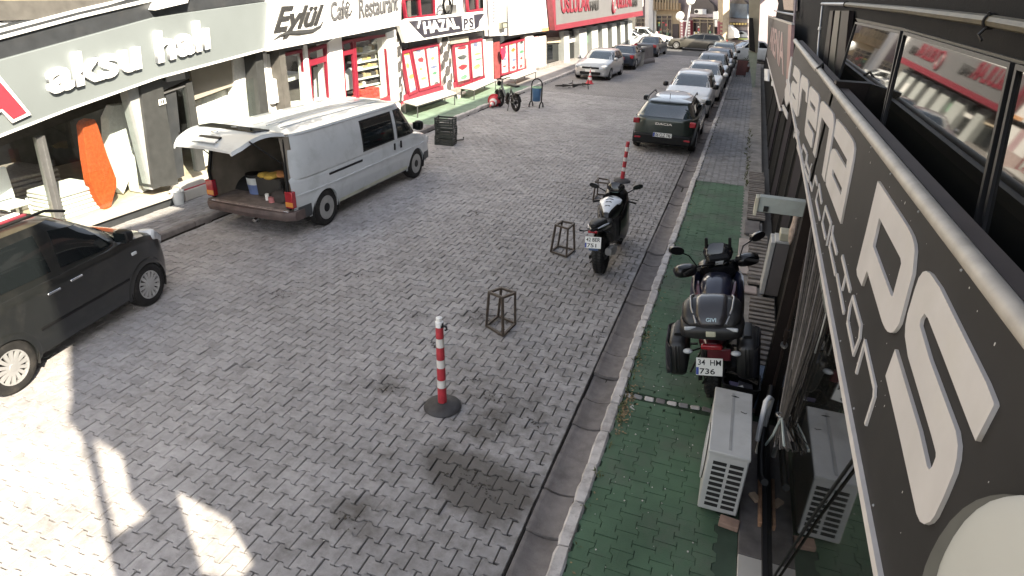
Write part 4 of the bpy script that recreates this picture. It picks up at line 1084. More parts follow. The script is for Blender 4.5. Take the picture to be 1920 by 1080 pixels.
# far end of the right row: pale column and grey panels
fc = thing('column', 'tall cream coloured column at the far end of the right row', 'column', tuple(PY(1415, 100, 33.0)), world_parts=True)
sy = lambda pts, Y, dep, nm, m: slab(pts, Y, dep, nm, m, fc, plane='y')
sy([(1404, -40), (1427, -40), (1424, 40), (1421, 98), (1416, 100), (1404, 94)], 33.0, .5, 'shaft', mat('cream_render', (.34, .30, .22), .8, var=.15, scale=2))
sy([(1403, 96), (1420, 100), (1415, 178), (1411, 172)], 32.9, .4, 'green_panel', mat('pale_green_panel', (.24, .27, .22), .6))
sy([(1405, 33), (1412, 34), (1414, 60), (1416, 98), (1405, 94), (1404, 60)], 32.7, .2, 'dark_box', BLACKP)
for pts, X, m_, nm, lab in (
    ([(1433, 129), (1440, 130), (1439, 152), (1433, 151)], .72, WHITEP, 'wall_box', 'small white box on the dark wall near the second sign'),
    ([(1411, 245), (1419, 246), (1418, 272), (1411, 271)], .75, WHITEP, 'wall_box', 'white board leaning low on the wall past the slatted grating'),
    ([(1409, 297), (1422, 298), (1421, 315), (1411, 325)], .72, WHITEP, 'wall_box', 'white cut board standing at the far end of the slatted grating')):
    tag(slab(pts, X, -.06, nm, m_), lab, 'board')
pm = PX(1452, 155, .8); tag(M().lathe([(.02, 0), (.07, .02), (.08, .12), (.07, .2), (.02, .22)], 12, pm - Vector((0, 0, .1))).obj('wall_lamp', WHITEP, smooth=50), 'rounded white lamp on the dark wall under the second sign', 'lamp')

# added unseen screen, its edge and holes cut to shape the sunlit ground
fin = thing('shadow_screen', 'added unseen screen with two holes cut to shape the sunlit patches', 'wall', (1.1, -.6, 0), world_parts=True)
def back(p):
    t = (1.06 - p.x) / SUN_AZ.x
    return (p.y + SUN_AZ.y * t, t * math.tan(SUN_EL))
cu = bpy.data.curves.new('screen', 'CURVE'); cu.dimensions = '2D'; cu.fill_mode = 'BOTH'; cu.extrude = .012
ea = [back(G(*q)) for q in ((130, 648), (134, 755), (127, 788), (152, 816), (170, 880), (192, 970), (217, 1090))]     # screen edge traced back from the border of the sunlit ground
yc = ea[-1][0]
loops = [[(yc, 0), (.29, 0), (.29, 10.1), (ea[0][0], 10.1)] + ea,
         [back(G(*q)) for q in ((176, 822), (229, 854), (246, 932), (279, 966), (216, 1008))],
         [back(G(*q)) for q in ((330, 922), (380, 948), (432, 977), (462, 1030), (495, 1090), (379, 1076))]]
for lp in loops:
    sp = cu.splines.new('POLY'); sp.points.add(len(lp) - 1); sp.use_cyclic_u = True
    for i, q in enumerate(lp): sp.points[i].co = (q[0], q[1], 0, 1)
ob = bpy.data.objects.new('screen', cu); COL.objects.link(ob); bpy.context.view_layer.update()
me = bpy.data.meshes.new_from_object(ob); bpy.data.objects.remove(ob); bpy.data.curves.remove(cu)
for v in me.vertices: v.co = Vector((1.06 + v.co.z, v.co.x, v.co.y)) - ORG[fin.name]
me.materials.clear(); me.materials.append(mat('shadow_screen_grey', (.28, .27, .26), .9, var=.15, bump=.3))
o = bpy.data.objects.new('screen', me); COL.objects.link(o); o.parent = fin

# ---- things along the right wall
WHAC = mat('dusty_white_metal', (.46, .46, .45), .45, var=.08, scale=5, dirt=.5, dirt_rgb=(.25, .235, .21))
GRIL = mat('dark_slot', (.010, .010, .010), .7)
def air_conditioner(x0, x1, y0, y1, z0, z1, label):
    t = thing('air_conditioner', label, 'air conditioner', ((x0 + x1) / 2, (y0 + y1) / 2, z0), world_parts=True)
    M().b2(x0, x1, y0, y1, z0 + .03, z1).obj('casing', WHAC, t, bevel=.012, seg=2, smooth=50)
    M().b2(x0 - .006, x1 + .006, y0 - .006, y1 + .006, z1 - .03, z1 + .006).obj('lid', WHAC, t, bevel=.008, seg=2, smooth=50)
    gx0, gx1 = x0 + .035, x1 - .02; nr = 9; gz0, gz1 = z0 + .07, z1 - .08
    fr = M()
    for r in range(nr):
        for c in range(2):
            w = (gx1 - gx0) / 2; h = (gz1 - gz0) / nr
            fr.b2(gx0 + c * w + .012, gx0 + (c + 1) * w - .012, y0 - .002, y0 + .02, gz0 + r * h + .010, gz0 + (r + 1) * h - .010)
    fr.obj('grille_slot', GRIL, t)
    # fan grille on the street side
    yc_ = y0 + (y1 - y0) * .42; zc_ = (z0 + z1) / 2 + .01; R = (z1 - z0) * .38
    M().lathe([(R, -.004), (R, .0), (.01, .0)], 28, (x0, yc_, zc_), 'x').obj('fan_opening', GRIL, t)
    fg = M()
    for k in range(1, 7): fg.torus((x0 - .012, yc_, zc_), R * k / 6, .004, 24, 4, 'x')
    for k in range(8):
        a = 2 * pi * k / 8; fg.tube([(x0 - .014, yc_, zc_), (x0 - .014, yc_ + R * cos(a), zc_ + R * sin(a))], .004, 4)
    fg.obj('fan_guard', WHAC, t)
    M().b2((x0 + x1) / 2 - .012, (x0 + x1) / 2 + .012, y0 + .05, y1 - .05, z1 + .004, z1 + .0085).obj('lid_groove', mat('lid_groove_grey', (.30, .30, .295), .5), t)
    M().loft([[(x0 + .17 + a, y1 - .10 + b, z1 + .007 + c) for a, b in ((-.035, .0), (0, -.010), (.035, -.004), (.0, .012))] for c in (0, .003)]).obj('dead_leaf', INK, t)
    M().tube([(x1 - .09, y1 - .32, z1 + .01), (x1 - .05, y1 - .34, z1 + .012), (x1 - .04, y1 - .33, z1 + .016)], .003, 5).obj('twig', INK, t)
    for yy in (y0 + .12, y1 - .12): M().b2(x0 + .02, x1 - .02, yy - .025, yy + .025, z0, z0 + .03).obj('foot', BLACKP, t)
    return t
a1, a2, a3, a4 = G(1347, 727, .74), G(1412, 741, .74), G(1405, 862, .74), G(1325, 842, .74)
air_conditioner((a1.x + a4.x) / 2, (a2.x + a3.x) / 2, (a3.y + a4.y) / 2, (a1.y + a2.y) / 2, .108, .74, 'white air conditioner unit with slotted end grille behind the touring motorcycle')
def tall_box():
    p = PX(1437, 450, .80)
    t = thing('air_conditioner', 'tall beige air conditioner cabinet standing against the dark wall', 'air conditioner', (.9, 9, .1), world_parts=True)
    y0 = G(1452, 556, .12).y
    M().b2(.80, 1.13, y0, y0 + .35, .12, .92).obj('casing', mat('taupe_metal', (.15, .135, .13), .5, var=.06), t, bevel=.008)
    M().b2(.79, 1.14, y0 - .01, y0 + .36, .921, .95).obj('lid', WHAC, t, bevel=.005)
    M().b2(.74, .798, y0 - .02, y0 + .37, .13, .93).obj('side_panel', WHAC, t, bevel=.006)
    M().b2(.84, .98, y0 + .03, y0 + .3, .951, 1.06).obj('top_box', mat('cream_plastic', (.45, .43, .33), .5), t, bevel=.008)
    return t
tall_box()
# slatted gratings along the wall
SLAT = mat('weathered_slat', (.20, .175, .155), .8, var=.25, scale=10, rnd=.25, bump=.3, dirt=.4)
def grating(x0, x1, y0, y1, label, step=.105):
    t = thing('slatted_grating', label, 'grating', ((x0 + x1) / 2, (y0 + y1) / 2, .1), world_parts=True)
    M().b2(x0 + .02, x1 - .02, y0, y1, .119, .124).obj('pit', INK, t)
    proto = None; n = int((y1 - y0) / step)
    for i in range(n):
        y = y0 + (i + .5) * step
        if proto is None:
            proto = M().box(0, 0, 0, x1 - x0, step * .52, .035).obj('slat', SLAT, t, bevel=.004); proto.location = ((x0 - x1) / 2 + (x1 - x0) / 2, y - (y0 + y1) / 2, .06)
        else: share(proto.data, 'slat', t, (random.gauss(0, .006), y - (y0 + y1) / 2, .06 + random.gauss(0, .003)), (random.gauss(0, .02), 0, random.gauss(0, .015)))
    ORG.pop(t.name, None)
    return t
def grating2(x0, x1, y0, y1, label, step):
    t = thing('slatted_grating', label, 'grating', ((x0 + x1) / 2, (y0 + y1) / 2, .1))
    cx, cy = (x0 + x1) / 2, (y0 + y1) / 2
    M().b2(x0 - cx + .02, x1 - cx - .02, y0 - cy, y1 - cy, .019, .024).obj('pit', INK, t)
    n = int((y1 - y0) / step); proto = None
    for i in range(n):
        y = y0 + (i + .5) * step - cy
        if proto is None:
            proto = M().box(0, 0, 0, x1 - x0, step * .55, .035).obj('slat', SLAT, t); proto.location = (0, y, .06)
        else: share(proto.data, 'slat', t, (random.gauss(0, .006), y, .06 + random.gauss(0, .003)), (random.gauss(0, .02), 0, random.gauss(0, .015)))
grating2(.50, .83, 12.3, 16.2, 'slatted wooden grating along the wall beside the green pavement end', .15)
grating2(.56, .86, 9.15, 11.4, 'short slatted grating in front of the tall beige cabinet', .16)
grating2(.60, .92, 6.25, 8.8, 'slatted wooden grating between the touring motorcycle and brown pipe', .13)
gb = G(1340 + 75, 428, .12)
tag(M().b2(.47, .74, 11.45, 12.2, .119, .16).obj('ground_slab', GUT, bevel=.01), 'grey concrete slab lying between two slatted gratings', 'slab')
tag(M().b2(.44, .70, 8.85, 9.10, .119, .15).obj('ground_slab', mat('pink_slab', (.34, .28, .26), .8, var=.15), bevel=.008), 'small pinkish slab at the edge of the green pavement', 'slab')
tag(M().b2(.40, .58, 9.6, 11.2, .112, .135).obj('ground_slab', mat('worn_pink_slab', (.36, .31, .28), .8, var=.2, dirt=.4), bevel=.008), 'long worn pinkish slab beside the motorcycle mirror', 'slab')

# vertical waste pipe, cables, conduit
vp = thing('waste_pipe', 'thick brown vertical waste pipe with a joint beside the big sign', 'pipe', (.83, 5.75, 0), world_parts=True)
M().tube([(.83, 5.75, .12), (.83, 5.75, 3.0)], .055, 14).obj('pipe', BROWNP, vp, smooth=40)
for z in (1.15, 2.2): M().lathe([(.056, -.05), (.066, -.045), (.066, .045), (.056, .05)], 14, (.83, 5.75, z)).obj('joint', BROWNP, vp, smooth=40)
M().lathe([(.066, -.012), (.072, -.012), (.072, .012), (.066, .012)], 14, (.83, 5.75, 1.02)).obj('clamp', STEELG, vp)
cbs = thing('cable_bundle', 'bundle of dusty black cables hanging down beside the brown pipe', 'cables', (.8, 5.4, .5), world_parts=True)
CABLE = mat('dusty_cable', (.045, .04, .036), .7, var=.4, scale=30)
rg = random.Random(21)
for i in range(15):
    px0 = 1520 + i * 4.2; p0 = PX(px0, 430 + i * 3, .765)
    mid = PX(1493 + i * 2.6, 600 + i * 3, .77 - .006 * (i % 3)); p2 = PX(1460 + i * .9, 790 + rg.uniform(-5, 12), .765 - .005 * (i % 4)); p3 = PX(1452 + i * 2.5, 822 + rg.uniform(0, 25), .745)
    M().tube([p0 + Vector((0, .05, .25)), p0, mid, p2, p3], rg.choice([.005, .006, .007, .010]), 6).obj('cable', CABLE if i % 4 else GUT, cbs, smooth=60)
for i, (a, b, c) in enumerate((((1464, 785), (1450, 815), (1436, 834)), ((1466, 785), (1468, 810), (1470, 835)))):
    M().tube([PX(*a, .74), PX(*b, .72), PX(*c, .71)], .010, 6).obj('cable_end', mat('pale_tape', (.30, .34, .33), .6), cbs)
M().torus(PX(1464, 778, .745), .03, .008, 14, 6, 'z').obj('cable_tie', STEELG, cbs)
gb2 = thing('switch_box', 'small grey box hanging on a rod just under the sign edge', 'box', tuple(PX(1545, 555, .74)), world_parts=True)
slab([(1535, 520), (1556, 515), (1566, 590), (1560, 593), (1546, 588)], .755, -.03, 'box', mat('grey_green_box', (.10, .11, .10), .5), gb2, bevel=.006)
M().tube([PX(1549, 588, .75), PX(1538, 630, .75), PX(1528, 662, .75)], .006, 6).obj('rod', STEELG, gb2)
rag = PX(1490, 420, .80)
tag(M().loft([[Vector(rag) + Vector((cos(a) * r * .6, sin(a) * r, z)) for a in np.linspace(0, 2 * pi, 10, endpoint=False)] for r, z in ((.02, .2), (.06, .12), (.05, .03), (.07, -.08), (.05, -.18), (.015, -.24))]).obj('rag', mat('beige_rag', (.45, .36, .30), .95, var=.25, scale=25, bump=.8, bscale=40), smooth=60), 'crumpled beige rag stuffed above the tall cabinet', 'rag')
# pale bracket arm under the sign
by = 5.95
b0, b1 = PY(1421, 386, by), PY(1518, 392, by)
br = thing('bracket_arm', 'pale steel bracket arm reaching from under the big sign', 'bracket', (b0.x, by, b0.z), world_parts=True)
M().b2(b0.x, .72, by - .03, by + .06, PY(1460, 400, by).z, PY(1460, 371, by).z).obj('arm', mat('pale_green_steel', (.30, .33, .31), .5, var=.12, dirt=.3), br, bevel=.004)
M().b2(b0.x - .03, b0.x - .002, by - .05, by + .08, PY(1421, 402, by).z, PY(1421, 368, by).z).obj('end_plate', mat('cream_steel', (.42, .40, .32), .5), br, bevel=.003)
M().b2(b0.x + .05, b0.x + .09, by - .045, by - .031, PY(1430, 394, by).z, PY(1430, 384, by).z).obj('bolt_plate', BLACKM, br)
# white rounded pipe elbow beside the AC
pe = [(.66, 4.95, .45), (.66, 5.0, .70), (.665, 5.05, .80), (.69, 5.1, .82), (.72, 5.15, .78), (.72, 5.2, .12)]
tag(M().tube(pe, .022, 8).obj('insulated_pipe', mat('white_foam', (.62, .62, .62), .7), smooth=60), 'white insulated pipe looping up beside the air conditioner', 'pipe')
tag(M().tube([(.71, 4.35, .5), (.70, 4.5, .42), (.70, 4.8, .40), (.72, 5.2, .45), (.74, 5.5, .7)], .03, 8).obj('black_hose', BLACKP, smooth=60), 'thick black hose looping behind the white air conditioner', 'hose')
# black crate bin with scraps behind the AC
bin_ = thing('basket', 'black plastic basket with scraps behind the white air conditioner', 'basket', (.49, 5.77, .108))
B = M()
w, d, h = .18, .16, .42
prof = [(.80, 0), (1.0, h), (1.06, h), (1.06, h + .02), (.97, h + .02), (.76, .015)]
rings = []
for k, z in prof:
    rings.append([(k * w * sx * (1 if abs(sx) < 1 else .96), k * d * sy, z) for sx, sy in ((-1, -.8), (-.8, -1), (.8, -1), (1, -.8), (1, .8), (.8, 1), (-.8, 1), (-1, .8))])
B.loft(rings, True, False).obj('shell', BLACKP, bin_, smooth=40)
M().box(0, 0, .02, w * 1.5, d * 1.5, .02).obj('base', BLACKP, bin_)
M().box(-.05, .02, .34, .10, .07, .015, Euler((.4, .3, .5)).to_matrix()).obj('scrap', mat('lilac_scrap', (.25, .22, .35), .7), bin_)
M().box(-.02, -.06, .36, .11, .05, .01, Euler((.2, -.3, .2)).to_matrix()).obj('scrap', WHITEP, bin_)
M().box(.06, .02, .33, .14, .16, .02, Euler((.1, .2, .1)).to_matrix()).obj('scrap', mat('grey_scrap', (.14, .14, .16), .7), bin_)
cr = M()
for i in range(6): cr.tube([(-.15 + .03 * i, .1, h), (-.1 + .05 * i, .05 - .02 * i, h + .05), (.15, -.06 + .05 * i, h + .03)], .006, 5)
cr.obj('branch', CABLE, bin_)
br_ = G(1366, 985, .11)
tag(M().box(br_.x, br_.y, .133, .155, .10, .05, Euler((0, 0, -.12)).to_matrix()).obj('brick', mat('brick_tan', (.30, .20, .155), .85, var=.2, scale=12, bump=.4), bevel=.006), 'single tan brick lying on the green pavement by the ledge', 'brick')
wp = G(1440 - 12, 950, .16)
tag(M().b2(.725, .752, wp.y - .22, wp.y + .36, .137, .19).obj('plank', mat('raw_plank', (.30, .17, .10), .8, var=.25, scale=15, bump=.3), bevel=.004), 'raw wooden plank lying along the marble ledge', 'plank')
tag(M().box(.70, wp.y + .10, .155, .06, .10, .03, Euler((0, 0, .6)).to_matrix()).obj('offcut', mat('wood_offcut', (.40, .29, .20), .8, var=.2), bevel=.004), 'wood offcut beside the plank on the marble ledge', 'offcut')
tag(M().b2(.66, .76, 5.95, 6.2, .12, .5).obj('blue_board', mat('dull_blue_board', (.16, .21, .30), .6, var=.12)), 'dull blue board between the basket and the brown pipe', 'board')
# white dome housing at the lower right corner, fixed to the sign
pd = PX(1912, 1085, .62)
dm = thing('dome_housing', 'big smooth white rounded housing fixed to the sign at its near end', 'housing', tuple(pd), world_parts=True)
OUTL = [(1752, 1082), (1758, 1060), (1768, 1036), (1784, 1006), (1806, 975), (1830, 952), (1856, 936), (1882, 928), (1908, 925), (1940, 928), (1980, 940), (2030, 965), (2090, 1020), (2140, 1100), (2140, 1240), (1752, 1240), (1745, 1140)]
P0 = [PX(a, b, .62) for a, b in OUTL]; cc = sum(P0, Vector((0, 0, 0))) / len(P0)
rings = []
for k, dx in ((1.0, .07), (1.0, .018), (.985, .006), (.955, .0), (.85, -.006), (.6, -.010), (.2, -.011)):
    rings.append([Vector((.62 + dx, cc.y + (p.y - cc.y) * k, cc.z + (p.z - cc.z) * k)) for p in P0])
M().loft(rings).obj('shell', mat('housing_white', (.46, .46, .43), .35, var=.02), dm, smooth=50)
P1 = [PX(a - 14, b + 4, .69) for a, b in OUTL]
M().prism(P1, (-.012, 0, 0)).obj('rim', mat('housing_grey', (.10, .10, .09), .5), dm)
# ================================================================== cars and vans
def paint(name, rgb, metal=0.0, dirt=.1):
    return mat(name, rgb, .35, metal, var=.03, coat=.8, dirt=dirt, dirt_rgb=(.12, .11, .10), spec=.5)
def interp(tab, x):
    if x <= tab[0][0]: return tab[0][1]
    for (a, va), (b, vb) in zip(tab, tab[1:]):
        if x <= b:
            t = (x - a) / (b - a)
            return va + (vb - va) * t
    return tab[-1][1]
def smooth_tab(tab, xs, k=2):
    v = np.array([interp(tab, x) for x in xs])
    for _ in range(k):
        v[1:-1] = (v[:-2] + 2 * v[1:-1] + v[2:]) / 4
    return v
HALF = [(0, 0), (.55, 0), (.86, .005), (.945, .05), (.97, .14), (.985, .25), (1.0, .40), (1.0, .52), (.995, .64), (.982, .76), (.968, .87), (.94, .955), (.87, 1.0), (.6, 1.012), (.3, 1.018), (0, 1.02)]
def densify(tab, n):
    out = []
    for a, b in zip(tab, tab[1:]):
        for k in range(n): out.append((a[0] + (b[0] - a[0]) * k / n, a[1] + (b[1] - a[1]) * k / n))
    return out + [tab[-1]]

class Body:
    def __init__(s, sp):
        s.sp = sp; L = sp['L']; s.n = sp.get('n', 64)
        e = sp.get('end', (5, 4))       # plan rounding exponents rear, front
        s.xs = np.concatenate([[-L / 2 + .0], np.linspace(-L / 2 + .012, L / 2 - .012, s.n), [L / 2]])
        s.zt = smooth_tab(sp['top'], s.xs, 2); s.zb = smooth_tab(sp['bot'], s.xs, 1)
        W = sp['W']
        def plan(x):
            u = abs(x) / (L / 2); ex = e[1] if x > 0 else e[0]
            t = max(0, (u - .55) / .45)
            return W * (1 - sp.get('nose', .16) * t ** 2) * max(1 - t ** (ex * 3), .0) ** (1 / (ex * 1.2)) if t < 1 else W * .62
        s.w = np.array([plan(x) for x in s.xs]); s.w[0] = max(s.w[1] * .93, .3); s.w[-1] = max(s.w[-2] * .93, .3)
        s.half = densify(HALF, sp.get('dens', 2))
    def side_y(s, x, z):
        i = np.interp(x, s.xs, np.arange(len(s.xs))); zb = np.interp(x, s.xs, s.zb); zt = np.interp(x, s.xs, s.zt); w = np.interp(x, s.xs, s.w)
        fz = (z - zb) / (zt - zb)
        tab = [(h[1], h[0]) for h in HALF[3:12]]
        return w * interp(tab, fz)
    def lower(s, name, m, parent, delf=None):
        V = []; k = len(s.half)
        for x, zb, zt, w in zip(s.xs, s.zb, s.zt, s.w):
            ring = [(x, fy * w, zb + fz * (zt - zb)) for fy, fz in s.half] + [(x, -fy * w, zb + fz * (zt - zb)) for fy, fz in s.half[-2:0:-1]]
            V += ring
        r = 2 * (k - 1); nx = len(s.xs); F = []
        ctr = lambda f: sum((Vector(V[i]) for i in f), Vector((0, 0, 0))) / len(f)
        wheels = s.sp.get('wheels', ()); RA = s.sp.get('arch', s.sp.get('R', .3) * 1.16)
        zc = s.sp.get('R', .3)
        for a in range(nx - 1):
            for b in range(r):
                f = (a * r + b, a * r + (b + 1) % r, (a + 1) * r + (b + 1) % r, (a + 1) * r + b)
                c = ctr(f)
                if abs(c.y) > .55 * s.sp['W'] and any((c.x - xw) ** 2 + (c.z - zc) ** 2 < RA ** 2 for xw in wheels): continue
                if delf and delf(c): continue
                F.append(f)
        for e in (0, nx - 1):
            f = tuple(e * r + b for b in range(r)); 
            if not (delf and delf(ctr(f))): F.append(f if e else f[::-1])
        mm = M(); mm.add(V, F)
        return mm.obj(name, m, parent, smooth=38)

class Cabin:
    """glasshouse: plan outline interpolated from belt to roof; its windows lie on the same surface"""
    def __init__(s, c, W):
        s.c = c; s.W = W; s.ex = c.get('ex', 7)
    def dims(s, v):
        c = s.c; q = v ** c.get('bend', 1.25)
        b = c.get('bow', .0)
        return (c['xr'][0] + (c['xr'][1] - c['xr'][0]) * (v ** c.get('rb', 1.3)), c['xf'][0] + (c['xf'][1] - c['xf'][0]) * (v ** c.get('fb', 1.1)), c['w'][0] + (c['w'][1] - c['w'][0]) * q, c['z'][0] + (c['z'][1] - c['z'][0]) * v)
    def side(s, x, v, o=0.0, sg=1):
        xr, xf, w, z = s.dims(v); xc = (xr + xf) / 2; h = (xf - xr) / 2
        t = min(abs(x - xc) / h, .999)
        return Vector((x, sg * (w * (1 - t ** s.ex) ** (1 / s.ex) + o), z))
    def end(s, yf, v, o=0.0, front=True):
        xr, xf, w, z = s.dims(v); xc = (xr + xf) / 2; h = (xf - xr) / 2
        t = min(abs(yf), .999); dx = h * (1 - t ** s.ex) ** (1 / s.ex) + o
        return Vector((xc + dx if front else xc - dx, yf * w, z))
    def shell(s, name, m, parent, delf=None, n=72, rows=10):
        V = []; R = 0
        for k in range(rows + 1):
            xr, xf, w, z = s.dims(k / rows); xc = (xr + xf) / 2; h = (xf - xr) / 2
            for i in range(n):
                a = 2 * pi * i / n; c, q = cos(a), sin(a); e = s.ex
                d = (abs(c) ** e + abs(q) ** e) ** (-1 / e)
                V.append((xc + h * d * c, w * d * q, z))
        xr, xf, w, z = s.dims(1); xc = (xr + xf) / 2; h = (xf - xr) / 2; cr = s.c.get('crown', .05)
        for k in range(1, 8):
            f = 1 - (k / 8) ; f2 = 1 - f ** 2.6
            for i in range(n):
                p = V[rows * n + i]
                V.append((xc + (p[0] - xc) * f, p[1] * f, z + cr * f2))
        V.append((xc, 0, z + cr)); R = rows + 7; F = []
        ctr = lambda f: sum((Vector(V[i]) for i in f), Vector((0, 0, 0))) / len(f)
        for k in range(R):
            for i in range(n):
                f = (k * n + i, k * n + (i + 1) % n, (k + 1) * n + (i + 1) % n, (k + 1) * n + i)
                if delf and delf(ctr(f)): continue
                F.append(f)
        for i in range(n): F.append((R * n + i, R * n + (i + 1) % n, len(V) - 1))
        return M().add(V, F).obj(name, m, parent, smooth=32)
    def patch(s, quad, fn, name, m, parent, o=.006, nu=10, nv=5, edge=0.0):
        """glass patch; quad = four (a, v): low rear, low front, high front, high rear"""
        V = []; F = []
        for j in range(nv + 1):
            for i in range(nu + 1):
                u, t = i / nu, j / nv
                a = (quad[0][0] * (1 - u) + quad[1][0] * u) * (1 - t) + (quad[3][0] * (1 - u) + quad[2][0] * u) * t
                v = (quad[0][1] * (1 - u) + quad[1][1] * u) * (1 - t) + (quad[3][1] * (1 - u) + quad[2][1] * u) * t
                V.append(fn(a, v, o))
        n = len(V)
        for j in range(nv + 1):
            for i in range(nu + 1):
                u, t = i / nu, j / nv
                a = (quad[0][0] * (1 - u) + quad[1][0] * u) * (1 - t) + (quad[3][0] * (1 - u) + quad[2][0] * u) * t
                v = (quad[0][1] * (1 - u) + quad[1][1] * u) * (1 - t) + (quad[3][1] * (1 - u) + quad[2][1] * u) * t
                V.append(fn(a, v, o - .03))
        for j in range(nv):
            for i in range(nu):
                q = (j * (nu + 1) + i, j * (nu + 1) + i + 1, (j + 1) * (nu + 1) + i + 1, (j + 1) * (nu + 1) + i)
                F.append(q)
        bd = [i for i in range(nu + 1)] + [(j + 1) * (nu + 1) - 1 for j in range(1, nu * 0 + nv + 1)] + [nv * (nu + 1) + i for i in range(nu - 1, -1, -1)] + [j * (nu + 1) for j in range(nv - 1, 0, -1)]
        for a, b in zip(bd, bd[1:] + bd[:1]): F.append((a, b, b + n, a + n))
        return M().add(V, F).obj(name, m, parent, smooth=40)

HUB = mat('hubcap_silver', (.42, .42, .42), .35, metal=.5, var=.08)
STEELRIM = mat('steel_rim', (.36, .36, .35), .45, metal=.4, var=.1, dirt=.4)
REDL = mat('tail_light_red', (.30, .012, .02), .2, coat=.6)
AMBL = mat('indicator_amber', (.55, .22, .04), .25, coat=.5)
CLRL = mat('lamp_clear', (.5, .52, .54), .12, coat=.8)
def wheel(parent, x, y, R, wd, style='alloy', sg=1, m=None):
    t = M().lathe([(R * .62, -wd / 2 * .9), (R * .80, -wd / 2), (R * .95, -wd * .44), (R, -wd * .30), (R, wd * .30), (R * .95, wd * .44), (R * .80, wd / 2), (R * .64, wd / 2 * .92), (R * .60, wd * .3)], 36, ax='y', caps=False)
    o = t.obj('wheel', RUBBER, parent, smooth=50)
    o.location = (x, y, R)
    face = sg * wd * .40
    rim = M(); rr = R * .64
    if style == 'steel':
        rim.lathe([(rr, sg * wd * .47), (rr * .93, sg * wd * .46), (rr * .88, face * .7), (rr * .60, face * .9), (rr * .45, sg * wd * .42), (.001, sg * wd * .42)], 32, ax='y')
        ro = rim.obj('rim', STEELRIM, o, smooth=40)
        cap = M().lathe([(rr * .40, sg * wd * .421), (rr * .36, sg * wd * .50), (.001, sg * wd * .51)], 20, ax='y').obj('hub_cap', BLACKP, o, smooth=40)
        h = M()
        for k in range(14):
            a = 2 * pi * k / 14; cx, cz = rr * .73 * cos(a), rr * .73 * sin(a)
            h.lathe([(rr * .062, face * .85 + sg * .004), (rr * .06, face * .85 + sg * .014), (.001, face * .85 + sg * .014)], 8, (cx, 0, cz), 'y')
        h.obj('rim_hole', INK, o)
    else:
        rim.lathe([(rr, sg * wd * .47), (rr * .92, sg * wd * .47), (rr * .90, sg * wd * .30)], 32, ax='y', caps=False)
        n = {'alloy': 10, 'cover': 14, 'five': 5}.get(style, 7)
        for k in range(n):
            a = 2 * pi * k / n; u = Vector((cos(a), 0, sin(a))); p = Vector((-sin(a), 0, cos(a))); w0, w1 = rr * (.075 if n > 8 else .16), rr * (.11 if n > 8 else .13)
            f = Vector((0, sg * wd * .47, 0)); d = Vector((0, -sg * wd * .10, 0))
            rim.prism([u * rr * .15 - p * w0 + f, u * rr * .15 + p * w0 + f, u * rr * .93 + p * w1 + f * .97, u * rr * .93 - p * w1 + f * .97], d)
        rim.lathe([(rr * .24, sg * wd * .44), (rr * .22, sg * wd * .50), (.001, sg * wd * .505)], 18, ax='y')
        rim.obj('rim', m or HUB, o, smooth=40)
        M().lathe([(rr * .91, sg * wd * .20), (.001, sg * wd * .20)], 24, ax='y').obj('brake_disc', GRIL, o)
    return o

def plate(parent, loc, w, h, rows, rz=0.0, tilt=0.0, eu=True, name='number_plate', face='y-'):
    """a number plate standing in local x-z, facing -y; then turned by rz"""
    p = M().box(0, 0, 0, w, .008, h).obj(name, PLATEW, parent, bevel=.002)
    p.location = loc; p.rotation_euler = (tilt, 0, rz)
    if eu:
        e = M().box(-w / 2 + .055 * w, -.0045, -h * .25 if len(rows) > 1 else 0, .10 * w, .003, h * (.42 if len(rows) > 1 else .9)).obj('blue_band', PLATEB, p)
    n = len(rows)
    for i, r in enumerate(rows):
        z1 = h / 2 - h * i / n - h * .09; z0 = h / 2 - h * (i + 1) / n + h * .09
        x0 = -w / 2 + w * (.14 if (i == n - 1) else .07); x1 = w / 2 - w * .06
        if n > 1 and len(r) < 5: x1 = x0 + (x1 - x0) * .72
        lettering(r, (x0, -.0042, z0), (x1, -.0042, z0), (x1, -.0042, z1), (x0, -.0042, z1), INK, p, .012, .002, name='plate_lettering')
    return p

def mirror(parent, B, x, y, z, sg, m, s=1.0):
    o = M().loftx([(-.09 * s, 0, -.05 * s, .05 * s, .03), (-.06 * s, 0, -.08 * s, .08 * s, .09), (0, 0, -.085 * s, .085 * s, .10), (.06 * s, 0, -.06 * s, .06 * s, .07), (.08 * s, 0, -.02, .02, .02)], 12, 3).obj('mirror', m, parent, smooth=50)
    o.location = (x, y + sg * .10, z)
    M().box(-.085 * s, 0, 0, .012, .15 * s, .12 * s).obj('mirror_glass', CARGLASS, o)
    M().tube([(0, -sg * .06, -.04), (0, -sg * .13, -.06)], .02, 6).obj('mirror_arm', BLACKP, o)
    return o

def seam(parent, B, pts, m=None, w=.006, name='door_seam'):
    """a thin dark door gap draped on the side of the body"""
    mm = M(); P = []
    for (x, z) in pts: P.append(Vector((x, B.side_y(x, z) + .0015, z)))
    for sg in (1, -1):
        for a, b in zip(P, P[1:]):
            d = (b - a).normalized(); n = Vector((-d.z, 0, d.x)) * w * .5
            q = [a - n, b - n, b + n, a + n]
            q = [Vector((p.x, p.y * sg, p.z)) for p in q]
            mm.prism(q, (0, -.004 * sg, 0))
    return mm.obj(name, m or INK, parent)

